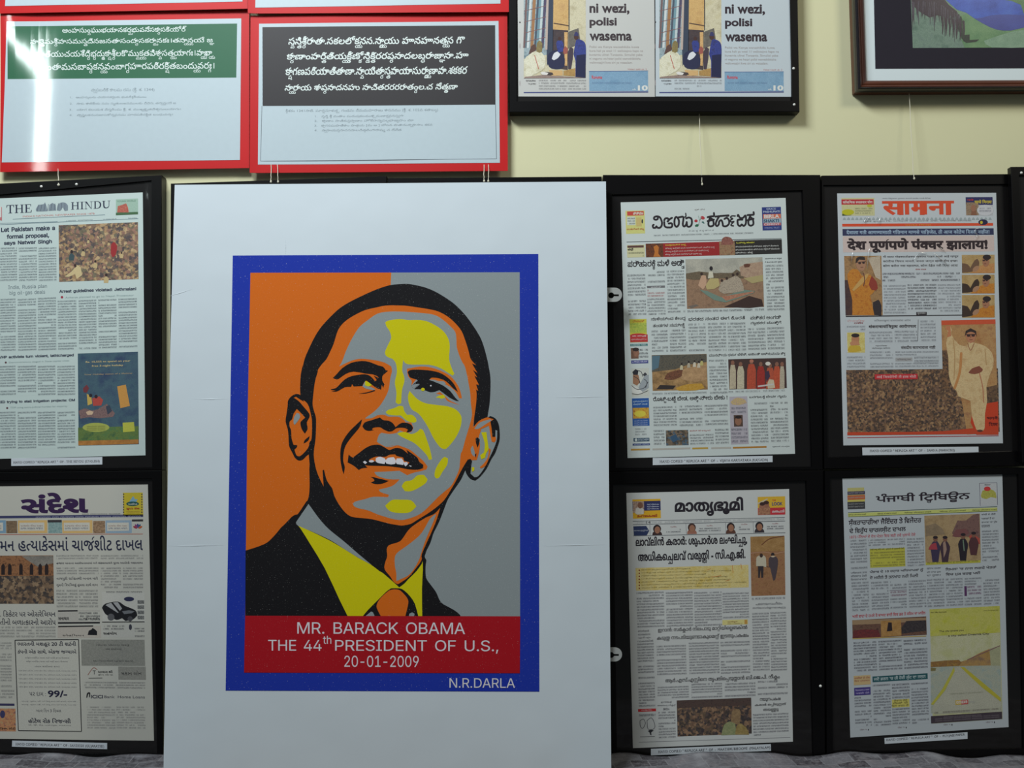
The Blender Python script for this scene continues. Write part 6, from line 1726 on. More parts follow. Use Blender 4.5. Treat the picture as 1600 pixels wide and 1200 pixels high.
# wrinkles of the clear wrapping film that catch the light
clear = NT('clear_film')
_tr = clear.n('ShaderNodeBsdfTransparent')
_gl = clear.n('ShaderNodeBsdfGlossy')
_gl.inputs['Roughness'].default_value = 0.28
_mx = clear.n('ShaderNodeMixShader')
_mx.inputs[0].default_value = 0.40
clear.l(_tr.outputs[0], _mx.inputs[1])
clear.l(_gl.outputs[0], _mx.inputs[2])
clear.l(_mx.outputs[0], clear.t.nodes['Material Output'].inputs['Surface'])
clear = clear.m


def wrinkle(tile, pts, w=2.0, h=0.0016):
    P2 = [Vector(p) for p in T(tile, pts)]
    path = []
    for i in range(len(P2) - 1):
        p0, p1, p2, p3 = P2[max(i - 1, 0)], P2[i], P2[i + 1], P2[min(i + 2, len(P2) - 1)]
        for j in range(5):
            q_ = j / 5
            path.append(0.5 * ((2 * p1) + (p2 - p0) * q_ + (2 * p0 - 5 * p1 + 4 * p2 - p3) * q_ * q_ + (3 * p1 - p0 - 3 * p2 + p3) * q_ ** 3))
    path.append(P2[-1])
    vs, fs = [], []
    for i, c in enumerate(path):
        d = (path[min(i + 1, len(path) - 1)] - path[max(i - 1, 0)]).normalized()
        k = math.sin(math.pi * (i + 0.6) / (len(path) + 0.2)) ** 0.5
        for a in range(7):
            an = math.pi * a / 6
            o = math.cos(an) * w / 2 * k
            vs.append(pl.at(c.x - d.y * o, c.y + d.x * o, 0.0034 + h * k * math.sin(an)))
        if i:
            b = 7 * i
            for a in range(6):
                fs.append((b - 7 + a, b - 6 + a, b + a + 1, b + a))
    mesh('film_wrinkle', vs, fs, clear, t, smooth=True)


for s in ([(415, 405), (430, 380), (455, 366)], [(522, 415), (530, 375)], [(1212, 525), (1235, 495), (1215, 475), (1225, 450), (1250, 446)], [(325, 690), (335, 620)], [(440, 740), (445, 660), (455, 590)], [(780, 665), (810, 630), (840, 622), (870, 630)], [(920, 625), (960, 660), (1000, 690), (1015, 720)], [(960, 585), (1000, 612)]):
    wrinkle('R1', s)

# ------------------------------------------------------------------ Punjabi newspaper
t, pl = framed('black-framed Punjabi newspaper page with a yellow road advert and small road photo', [(1288, 736), (1604, 731), (1608, 1182), (1291, 1185)],
               [(1296, 746), (1589, 741), (1597, 1168), (1301, 1174)], 0.032, [(1282, 1072)])
PJ = (176, 182, 186)
g = Page(t, pl, [(1316.3, 747.5), (1566, 739), (1576, 1136), (1328.7, 1152.4)], PJ, ink_c=(66, 64, 74))
pk = flat(44, 36, 46, 0.6, 0.3, 0.2, 60)
g.head('P1', 500, 238, 1178, 318, 'ਪੰਜਾਬੀ ਟ੍ਰਿਬਿਊਨ', pk, 0.022, name='masthead')
P = g.block('P1', 296, 196, 416, 350, flat(176, 170, 110))
for (y0, y1, c) in ((222, 246, (66, 60, 84)), (250, 282, (176, 96, 60)), (284, 296, (190, 176, 90)), (298, 350, (60, 60, 64))):
    g.block('P1', 296, y0, 422, y1, flat(*c), 2, P)
for y in (226, 260, 306, 326):
    g.head('P1', 302, y, 414, y + 14, 'ਸਰਹੱਦੀ ਖ਼ਬਰਾਂ ਵਾਰਤਾ', flat(150, 150, 150), 0.005, P=P, lay=3)
g.put(P, 'advertisement')
P = g.block('P1', 1248, 162, 1374, 324, flat(180, 182, 184))
for a, b in (((1248, 162), (1374, 157)), ((1374, 157), (1378, 318)), ((1248, 162), (1254, 324))):
    P.line(T('P1', *a), T('P1', *b), 0.6, flat(96, 90, 110), 3)
pp(P, 'P1', [(1258, 250), (1270, 215), (1330, 205), (1365, 230), (1370, 270), (1330, 262), (1300, 276), (1265, 268)], picture(((150, 150, 60), (176, 170, 90)), 30), 2, 2)
P.ell(*T('P1', 1304, 202), 5.2, 3.6, flat(190, 60, 60), 3)
g.head('P1', 1284, 168, 1328, 178, 'ਚਿਹਰਾ', pk, 0.01, P=P, lay=3)
g.put(P, 'advertisement')
P = g.block('P1', 300, 378, 1376, 402, flat(186, 190, 110))
P.line(T('P1', 300, 374), T('P1', 1376, 330), 0.9, flat(70, 84, 70), 2)
P.line(T('P1', 302, 404), T('P1', 1378, 362), 0.9, flat(90, 100, 70), 2)
for x0, x1 in ((300, 430), (510, 650), (706, 900), (960, 1150), (1196, 1374)):
    y = 384 - (x0 - 300) * 0.037
    g.head('P1', x0, y, x1, y + 13, 'ਚੰਡੀਗੜ੍ਹ ਸ਼ਨਿਚਰਵਾਰ ਜਨਵਰੀ', flat(96, 100, 60), 0.0, P=P, lay=3)
g.put(P, 'banner')
g.head('P1', 304, 420, 828, 474, 'ਸ਼ੰਕਰਾਚਾਰੀਆ ਜੈਇੰਦਰ ਤੇ ਵਿਜੇਂਦਰ', pk, 0.022)
g.head('P1', 308, 482, 716, 530, 'ਦੇ ਵਿਰੁੱਧ ਚਾਰਜਸ਼ੀਟ ਦਾਖਲ', pk, 0.022)
g.head('P1', 312, 536, 786, 566, '1873 ਪੰਨਿਆਂ ਦੇ ਦੋਸ਼ ਪੱਤਰ ਵਿਚ ਕਈ ਨਵੇਂ ਖੁਲਾਸੇ ਹੋਏ', flat(176, 70, 84), 0.006)
g.cols('P1', [(314, 434, 568, 786), (446, 572, 566, 618), (584, 710, 560, 612), (724, 846, 556, 766)], 0, 0, lh=4.5, dens=.72)
P = g.block('P1', 456, 636, 710, 772, flat(180, 176, 70))
g.head('P1', 460, 634, 704, 650, 'ਦੋਸ਼ੀ ਸਾਧੂ ਕੀਤੇ ਗਏ, ਮੁਕੱਦਮੇ ਦੀ ਸੁਣਵਾਈ ਹੋਈ', flat(70, 66, 40), 0.015, P=P)
g.col('P1', 458, 656, 708, 768, 4.4, (110, 104, 56), (180, 176, 70), P=P, lay=2)
g.put(P, 'advertisement')
P = g.block('P1', 850, 396, 1250, 736, picture(((140, 116, 84), (164, 140, 104), (150, 124, 96)), 5))
pp(P, 'P1', [(858, 470), (930, 450), (980, 490), (1000, 530), (860, 545)], picture(((120, 104, 84), (140, 120, 96)), 12), 2, 2)
pp(P, 'P1', [(1050, 520), (1090, 430), (1150, 430), (1200, 390), (1246, 382), (1252, 560), (1150, 545), (1070, 550)], picture(((84, 62, 64), (120, 90, 84), (100, 76, 74)), 14), 2, 2)
pp(P, 'P1', [(1050, 545), (1080, 495), (1150, 490), (1175, 520), (1120, 550)], flat(116, 74, 74), 3, 2)
pp(P, 'P1', [(1170, 545), (1200, 525), (1250, 560), (1252, 600), (1200, 590)], flat(164, 76, 66), 3, 2)
for x, y, h, c in ((930, 640, 180, (60, 52, 76)), (1000, 640, 180, (66, 50, 60)), (1130, 620, 200, (40, 36, 44)), (1206, 610, 140, (80, 50, 54))):
    w = 36
    pp(P, 'P1', [(x - w, y - 20), (x - w * .5, y - 58), (x + w * .4, y - 60), (x + w, y - 20), (x + w * .8, y + 30), (x + w * .6, y + h * .5), (x - w * .6, y + h * .5), (x - w * .8, y + 30)], flat(*c), 4, 2)
    P.ell(*T('P1', x, y - 76), 3.4, 4.4, flat(120, 84, 70), 5)
    P.ell(*T('P1', x, y - 88), 3.8, 2.4, flat(44, 36, 42), 6)
pp(P, 'P1', [(880, 640), (896, 605), (935, 590), (945, 640)], flat(156, 62, 72), 5, 2)
pp(P, 'P1', [(985, 590), (1000, 580), (1012, 640), (990, 700)], flat(150, 124, 110), 5, 2)
P.line(T('P1', 1130, 570), T('P1', 1138, 650), 1.6, flat(110, 130, 110), 6)
g.block('P1', 860, 734, 1256, 752, flat(176, 170, 70), 3, P)
g.head('P1', 872, 732, 1240, 746, 'ਸ਼ਿਮਲਾ ਵਿਚ ਸ਼ੁੱਕਰਵਾਰ ਨੂੰ ਬਰਫ਼ਬਾਰੀ ਦਾ ਆਨੰਦ', flat(84, 80, 44), 0.0, P=P, lay=4)
g.put(P, 'photograph')
for k in range(4):
    g.head('P1', 1262, 380 + 28 * k, (1364, 1356, 1376, 1324)[k], 396 + 28 * k, ('ਕਾਂਸ਼ੀ ਦੇ ਹੱਥੀਂ', 'ਅਕਾਲਾਂ ਤੋਂ ਦਾ', 'ਰਾਮਾਬਾ ਦਾ ਪੁੱਤ', 'ਦਰਜਨ')[k], None, 0.005)
g.col('P1', 1264, 500, 1384, 728, 4.5, dens=.72)
g.head('P1', 456, 790, 842, 816, 'ਪੰਜਾਬ ਦੇ 10 ਹਜ਼ਾਰ ਅਧਿਆਪਕਾਂ ਨੂੰ', pk, 0.014)
g.head('P1', 456, 828, 806, 854, 'ਦੋ ਮਹੀਨੇ ਤੋਂ ਤਨਖਾਹ ਨਹੀਂ ਮਿਲੀ', pk, 0.014)
g.head('P1', 1002, 770, 1370, 796, "ਸ਼ਿਮਲਾ 'ਚ ਨਾਲ ਲਗਦੇ ਖੇਤਰਾਂ", pk, 0.014)
g.head('P1', 1004, 806, 1254, 832, 'ਵਿਚ ਮੁੜ ਬਰਫ਼ ਪਈ', pk, 0.014)
for k in range(3):
    g.head('P1', 320, 800 + 24 * k, 436, 816 + 24 * k, ('ਪਾਕਿਸਤਾਨ ਨਾਲ', 'ਗੱਲਬਾਤ ਹੋਈ', 'ਇਸਲਾਮਾਬਾਦ')[k], None, 0.0)
    g.head('P1', 868, 772 + 25 * k, 970, 786 + 25 * k, ('ਸੁਨਾਮ ਹਮਲਾ', 'ਦੀ ਜਾਂਚ ਹੁਣ', 'ਦਾ ਹੁਕਮ')[k], None, 0.0)
g.cols('P1', [(324, 448, 872, 1090), (466, 590, 870, 1080), (604, 722, 864, 930), (604, 722, 990, 1070), (736, 860, 860, 1064), (868, 992, 850, 1060), (1004, 1126, 846, 1052), (1140, 1262, 842, 900), (1140, 1262, 984, 1048), (1274, 1390, 832, 1042)], 0, 0, lh=4.5, dens=.72)
P = g.col('P1', 606, 938, 722, 982, 4.6, (110, 70, 90), P=g.pr(), dens=1.0)
P.line(T('P1', 600, 936), T('P1', 724, 931), 0.8, flat(110, 90, 110), 2)
g.put(P, 'pull_quote')
P = g.block('P1', 1138, 904, 1156, 976, flat(84, 50, 90))
g.col('P1', 1160, 900, 1260, 970, 4.6, (100, 60, 90), P=P, dens=1.0)
g.put(P, 'pull_quote')
g.head('P2', 330, 92, 858, 118, 'ਅਲੀ ਵਾਦਾ ਦੇ ਹਮਲੇ ਤੋਂ ਬਾਅਦ ਵਾਦੀ ਵਿਚ ਡਰ ਤੇ ਸਹਿਮ ਦਾ ਮਾਹੌਲ', flat(176, 60, 70), 0.016)
P = g.block('P2', 330, 134, 864, 268, picture(((66, 46, 44), (110, 80, 66), (84, 60, 56)), 22))
pp(P, 'P2', [(330, 134), (864, 116), (864, 136), (700, 150), (540, 160), (332, 168)], flat(150, 124, 96), 2)
g.block('P2', 536, 140, 682, 254, picture(((150, 110, 60), (176, 136, 84)), 12), 3, P)
pp(P, 'P2', [(580, 215), (590, 150), (615, 150), (620, 210)], flat(44, 36, 40), 4, 2)
pp(P, 'P2', [(332, 262), (340, 210), (420, 200), (520, 205), (535, 258)], picture(((120, 50, 50), (84, 44, 48)), 30), 3, 2)
pp(P, 'P2', [(684, 190), (720, 140), (860, 134), (864, 210), (690, 230)], picture(((44, 40, 46), (70, 62, 62)), 30), 3)
P.line(T('P2', 332, 268), T('P2', 864, 248), 1.4, flat(176, 150, 90), 4)
g.put(P, 'photograph')
g.cols('P2', [(338, 504, 290, 510), (518, 686, 280, 500), (700, 870, 274, 490)], 0, 0, lh=4.5, dens=.95)
P = g.block('P2', 340, 536, 462, 604, flat(190, 164, 120))
g.head('P2', 346, 544, 456, 560, 'ਗਰੀਬਾਂ ਦੇ ਹੱਕ', flat(150, 84, 70), 0.01, P=P)
g.head('P2', 346, 566, 456, 582, 'ਵਿਚ ਪ੍ਰਦਰਸ਼ਨ', flat(150, 84, 70), 0.01, P=P)
g.col('P2', 344, 586, 460, 602, 3.4, (110, 80, 60), (190, 164, 120), P=P, lay=2)
g.block('P2', 344, 622, 462, 678, flat(66, 56, 120), 2, P)
g.head('P2', 352, 632, 454, 646, 'ਦਿਲਚਸਪ ਕਥਾ', flat(170, 160, 200), 0.015, P=P, lay=3)
g.head('P2', 356, 654, 454, 668, 'ਅਗਲੇ ਪੰਨੇ', flat(170, 160, 200), 0.015, P=P, lay=3)
g.put(P, 'advertisement')
P = g.block('P2', 476, 540, 874, 582, flat(40, 84, 90))
g.head('P2', 486, 544, 860, 576, "ਜਦੋਂ ਡਰਨ ’ਚ ਹੀ ਹੋਈ ਲੁੱਟ ਦਾ ਜਸ਼ਨ", flat(170, 184, 186), 0.02, P=P)
g.put(P, 'banner')
g.cols('P2', [(346, 466, 686, 906), (478, 604, 596, 902), (616, 742, 590, 704), (618, 744, 768, 890), (754, 876, 584, 886)], 0, 0, lh=4.5, dens=.8)
P = g.block('P2', 616, 708, 742, 766, flat(196, 186, 100))
for k in range(3):
    g.head('P2', 630 - 8 * k, 706 + 19 * k, 728 + 4 * k, 722 + 19 * k, ('ਹੈਰਾਨ ਹੋਏ', 'ਲੋਕਾਂ ਦੇ', 'ਬਿਨਾਂ ਕਾਰਨ ਹੀ')[k], flat(96, 90, 50), 0.01, P=P)
g.put(P, 'pull_quote')
# the yellow road advertisement
P = g.block('P2', 888, 56, 1394, 880, picture(((176, 176, 130), (184, 182, 150), (170, 170, 120)), 3))
g.block('P2', 888, 56, 1394, 250, picture(((176, 176, 60), (184, 180, 96), (170, 170, 70)), 5), 2, P)
pp(P, 'P2', [(896, 470), (1080, 462), (1400, 458), (1408, 795), (898, 805)], picture(((150, 160, 150), (164, 166, 150), (140, 158, 156)), 5), 2)
pp(P, 'P2', [(896, 435), (1000, 425), (1100, 420), (1120, 440), (1098, 465), (896, 472)], picture(((150, 110, 50), (130, 96, 60), (164, 130, 60)), 14), 3)
pp(P, 'P2', [(1090, 440), (1160, 420), (1250, 370), (1320, 340), (1330, 460), (1100, 465)], picture(((150, 120, 70), (164, 130, 80), (130, 104, 84)), 8), 3)
pp(P, 'P2', [(1320, 340), (1395, 318), (1398, 462), (1330, 462)], picture(((150, 150, 120), (164, 162, 130)), 8), 3)
P.line(T('P2', 1160, 420), T('P2', 1395, 318), 1.2, flat(120, 84, 90), 4)
pp(P, 'P2', [(896, 475), (935, 480), (930, 498), (896, 500)], flat(120, 110, 70), 4)
pp(P, 'P2', [(1064, 470), (1070, 500), (1000, 640), (915, 745), (898, 740), (980, 630), (1040, 520)], flat(176, 170, 70), 4)
pp(P, 'P2', [(1110, 470), (1140, 474), (1280, 590), (1402, 694), (1402, 722), (1270, 622), (1160, 520)], flat(176, 166, 60), 4)
pp(P, 'P2', [(1068, 470), (1108, 470), (1270, 625), (1402, 725), (1406, 795), (910, 800), (916, 745), (1005, 640)], picture(((168, 166, 150), (176, 174, 156)), 5), 3)
g.head('P2', 896, 74, 1010, 86, 'Plots, Villas, Apartments', flat(90, 84, 40), 0.01, P=P, lay=5)
g.head('P2', 1276, 60, 1384, 72, 'www.housing.com', flat(110, 104, 50), 0.0, P=P, lay=5)
g.head('P2', 958, 208, 1134, 224, 'The city awaits you', flat(90, 84, 60), 0.01, P=P, lay=5)
g.head('P2', 1022, 238, 1318, 256, 'a city called Dreamla City', flat(90, 84, 60), 0.01, P=P, lay=5)
g.head('P2', 1036, 662, 1276, 674, 'OPENS EARLY IN JANUARY', flat(140, 140, 120), 0.0, P=P, lay=5)
g.block('P2', 1075, 712, 1116, 744, flat(190, 160, 60), 5, P)
g.block('P2', 1116, 710, 1166, 742, flat(184, 70, 70), 5, P)
g.head('P2', 1080, 716, 1160, 738, 'omaxe', flat(200, 190, 180), 0.03, P=P, lay=6)
g.head('P2', 1168, 716, 1216, 736, 'city', flat(164, 164, 160), 0.0, P=P, lay=6)
g.col('P2', 924, 792, 1400, 812, 4.4, (96, 84, 84), (170, 170, 150), P=P, lay=5)
g.block('P2', 898, 826, 1410, 878, flat(66, 56, 64), 6, P)
for k in range(3):
    g.head('P2', 930 + 60 * (k == 0), 830 + 14 * k, 1390 - 130 * (k == 0), 838 + 14 * k, 'mnnm mnmnm nnmm mnmmn mnnmnm mmnn mnmm', flat(120, 112, 116), 0.0, P=P, lay=7)
g.put(P, 'advertisement')
P = g.pr()
for x, y in ((385, 918), (658, 902), (988, 882), (1294, 864)):
    g.head('P2', x, y, x + 50, y + 12, 'ਪੰਨਾ ੧', flat(110, 84, 90), 0.0, P=P)
    P.ell(*T('P2', x + 62, y + 6), 0.8, 1.4, pk, 2)
g.put(P, 'page_marks')
caption(t, pl, 'P2', [(563, 984), (1162, 942), (1162, 990), (565, 1026)], 'HAND COPIED " REPLICA ART "  OF  -  PUNJABI PAPER', 576, 1142, 990, 1006)

# ------------------------------------------------------------------ frames mostly hidden behind the portrait board, and the one at the edge
framed("mostly hidden black frame, its higher top edge peeking out above the portrait board's corner", [(267.7, 287.5), (604.5, 276), (606, 736), (266, 738)],
       [(280, 305), (592, 296), (594, 720), (280, 724)], 0.028)
framed("mostly hidden black frame, its lower top edge peeking out above the portrait board's middle", [(606, 279), (940, 276.5), (946, 736), (608, 737)],
       [(618, 296), (930, 294), (934, 720), (620, 722)], 0.028)
framed('black frame cut off by the photo edge, overlapping the Marathi newspaper frame', [(1578, 261.5), (1905, 259), (1920, 716), (1596, 722)],
       [(1591, 275), (1893, 273), (1906, 700), (1607, 706)], 0.048, [(1596, 270)], depth=0.012)

# ------------------------------------------------------------------ red laminated inscription sheets
red_m = NT('red_laminated_card').rough(0.5, 0.25, 0.45, 0.05)
_f = red_m.noise(red_m.obj(), 6.0)
red_m.l(red_m.mix(_f, rgb(176, 8, 12), rgb(190, 14, 18)), red_m.b.inputs['Base Color'])
red_m = red_m.m


def lam(r, g_, b, name):
    """laminated paper: clear film over the print"""
    return flat(r, g_, b, 0.5, 0.3, 0.03, 12.0, 0.9, 0.05)


class Bowed(Plane):
    """the same bow for what is printed on the sheet"""
    def __init__(self, plane, q, lift):
        self.p, self.n, self.q, self.lift = plane.p, plane.n, q, lift
        self.flat = plane

    def at(self, px, py, off=0.0):
        q = self.q
        t_ = (py - q[0][1]) / (q[3][1] - q[0][1])
        xl = q[0][0] + (q[3][0] - q[0][0]) * t_
        xr = q[1][0] + (q[2][0] - q[1][0]) * t_
        s = (px - xl) / (xr - xl)
        return self.flat.at(px, py) + self.n * (self.lift(s, min(max(t_, 0), 1)) + off)


def red_sheet(label, q, dist, lift):
    pl0 = wall_plane(dist)
    b = pl0.at((q[2][0] + q[3][0]) / 2, (q[2][1] + q[3][1]) / 2)
    t = thing('inscription_sheet', label, 'laminated sheet', b, 'red-bordered inscription sheets')
    curl_sheet('red_card', pl0, q, red_m, t, lift)
    return t, Bowed(pl0, q, lift)


def subq(P, q, m, lay, n=30):
    P.quad(q, m, lay, n=n)
    return P


lw = lambda: lam(176, 190, 196, 'w')
# sheet with the green panel
qa = [(1.5, 22), (389.5, 15.5), (389.5, 262.5), (0, 268.8)]
liftA = lambda s, t: 0.0030 * math.exp(-(s / 0.11) ** 2) * max(0.0, (0.46 - t) / 0.46) ** 1.3 + 0.0005 * math.sin(5 * s + 2 * t) * s
t, pa = red_sheet('red-bordered sheet with white old-script letters on a green panel', qa, 0.017, liftA)
P = Print(pa, 0.0004)
subq(P, [T('A', 45, 137), T('A', 1508, 115), T('A', 1500, 1000), T('A', 12, 1015)], lw(), 0)
pap = P.build('white_paper', t)
P = Print(pa, 0.0004)
subq(P, [T('A', 50, 167), T('A', 1482, 147), T('A', 1477, 485), T('A', 48, 495)], lam(34, 92, 62, 'g'), 1)
P.build('green_panel', pap)
wt = lam(206, 216, 212, 'l')
for s, x0, y0, x1, y1 in (('ఆంహస్సుంఘుభయానకర్మభువనేసక్రాసకియోర్', 390, 170, 1166, 222), ('నాస్తైమశ్రీవాసమస్తదినజనతాసంద్రాసకర్మానకః।తస్యాన్వయే జ్ఞ', 190, 240, 1340, 294),
                          ('భూతియుచయశేద్రిభ్రద్ర్జుక్షాశ్రీలకొమ్ముక్యతవిశ్వాసత్ర్యయాగః।వ్యాఖ్యా', 210, 312, 1344, 382), ('ప్రశాంతామసబాప్రకన్యవంబాగ్రహారపఠిరక్షితబంద్యువర్గః।', 210, 396, 1340, 466)):
    P = Print(pa, 0.0004)
    (ax, ay), (bx, by) = T('A', x0, y0), T('A', x1, y1)
    P.text(s, ax, ay, bx, by, wt, 2, 'sans', 0.005, -0.01)
    P.build('lettering', pap)
gy = lam(120, 132, 138, 't')
for s, x0, y0, x1, y1 in (('వ్యాసబసికి కాలపు రసు (క్రీ. శ. 1344)', 570, 550, 966, 582), ('1.   ఆంహస్సులను చయానకర్మలకు భువనేశ్వరీయులు', 440, 600, 915, 622), ('2.   నాకు శాలికేయ సమ స్తుతులజనములకు దీవెన; తస్యాన్వయే జ', 436, 640, 1100, 662),
                          ('3.   యాగ కలయశ విస్తరింపు క్రీ. శ. ముఖ్యకృతవిశ్వాసులయాగః।', 434, 678, 1130, 700), ('4.   వ్యాస్త్రలకనుసబాసకోన్యవనపు హారపఠిరక్షిత బంధువర్గః।', 434, 712, 1080, 734)):
    P = Print(pa, 0.0004)
    (ax, ay), (bx, by) = T('A', x0, y0), T('A', x1, y1)
    P.text(s, ax, ay, bx, by, gy, 1, 'sans', 0.0, -0.008)
    P.build('small_lettering', pap)
# sheet with the black panel
qb = [(391.8, 25), (792.6, 19), (793.4, 267), (390.5, 270.3)]
liftB = lambda s, t: 0.0022 * math.exp(-(s / 0.02) ** 2) + 0.0006 * math.sin(6 * s + 3 * t)
t, pb = red_sheet('red-bordered sheet with white old-script letters on a black panel', qb, 0.019, liftB)
P = Print(pb, 0.0004)
subq(P, [T('B', 95, 142), T('B', 1520, 125), T('B', 1528, 970), T('B', 88, 980)], lw(), 0)
pap = P.build('white_paper', t)
P = Print(pb, 0.0004)
subq(P, [T('B', 113, 162), T('B', 1500, 150), T('B', 1502, 624), T('B', 112, 632)], lam(38, 34, 36, 'k'), 1)
for a, b in (((112, 632), (104, 960)), ((104, 960), (1508, 946)), ((1508, 946), (1502, 624))):
    P.line(T('B', *a), T('B', *b), 0.8, lam(90, 96, 104, 'n'), 2)
P.build('black_panel', pap)
for s, x0, y0, x1, y1 in (('స్వస్తిశ్రీరాతా.సకలలోక్యనస.స్వ్యాయు హానహానత్ర్యస గొ', 452, 57, 727, 76), ('క్రాణాంపార్తితియ్యక్రీణ్కోన్డిక్తిరరప్రసాదలబ్ధరాజ్ఞాసా.హా', 449, 81, 733, 100),
                          ('క్షాగణపఠియాతితాణా.స్వాయిత్రాస్తపాయాసుర్వ్యాణావా.శకకర', 447, 105, 731, 125), ('న్యారాయ శాప్రసాదనహు సాచితరరరరాత్రంల.చ నేత్త్రణా', 446, 131, 716, 147)):
    P = Print(pb, 0.0004)
    P.text(s, x0, y0, x1, y1, wt, 2, 'sans', 0.016, -0.008, -0.12)
    P.build('lettering', pap)
for s, x0, y0, x1, y1 in (('శ్రీశకం 1341నాటి. పూర్ణచూళుక్య . గండమ దీమమహారాజు శాసనము (క్రీ. శ. 102వ శతాబ్దం)', 252, 650, 1160, 676), ('1.   స్వస్తి శ్రీ మతాం పురుషకలవంశ్యా మణాక్యవనస్య(గా', 428, 684, 955, 706), ('2.   క్రాణాం సాతికచ్చద్రాణాం హోకేరాస్త్రావల్లభాజ్ఞాసాం మా', 424, 712, 1015, 734),
                          ('3.   క్షాగనపుపాతికాం పాత్రయ [మ అ ] హేసన పాతానుద్యానానాం శకవ', 424, 740, 1126, 762), ('4.   న్యాసాయప్రసాదనపాలచిత్రలింగారాష్ట్రం చ దేవేత', 424, 768, 942, 790)):
    P = Print(pb, 0.0004)
    (ax, ay), (bx, by) = T('B', x0, y0), T('B', x1, y1)
    P.text(s, ax, ay, bx, by, gy, 1, 'sans', 0.0, -0.008)
    P.build('small_lettering', pap)
# the two sheets above, seen only by their lower edges
for lab, q, wq, d in (('red-bordered laminated sheet mostly cut off by the photo top, above the green-panel sheet', [(-4, -230), (386.5, -236), (386.8, 13.6), (-3, 21)], [(18, -214), (377, -219), (379, 2.5), (8, 9.5)], 0.025),
                      ('red-bordered laminated sheet mostly cut off by the photo top, above the black-panel sheet', [(388, -236), (795.5, -240), (796, 18.7), (387.5, 21)], [(404, -220), (780, -224), (782, 5.8), (399, 12)], 0.027)):
    lf = liftA if q[0][0] < 0 else liftB
    t, pc = red_sheet(lab, q, d, lf)
    P = Print(pc, 0.0004)
    subq(P, wq, lw(), 0)
    P.build('white_paper', t)

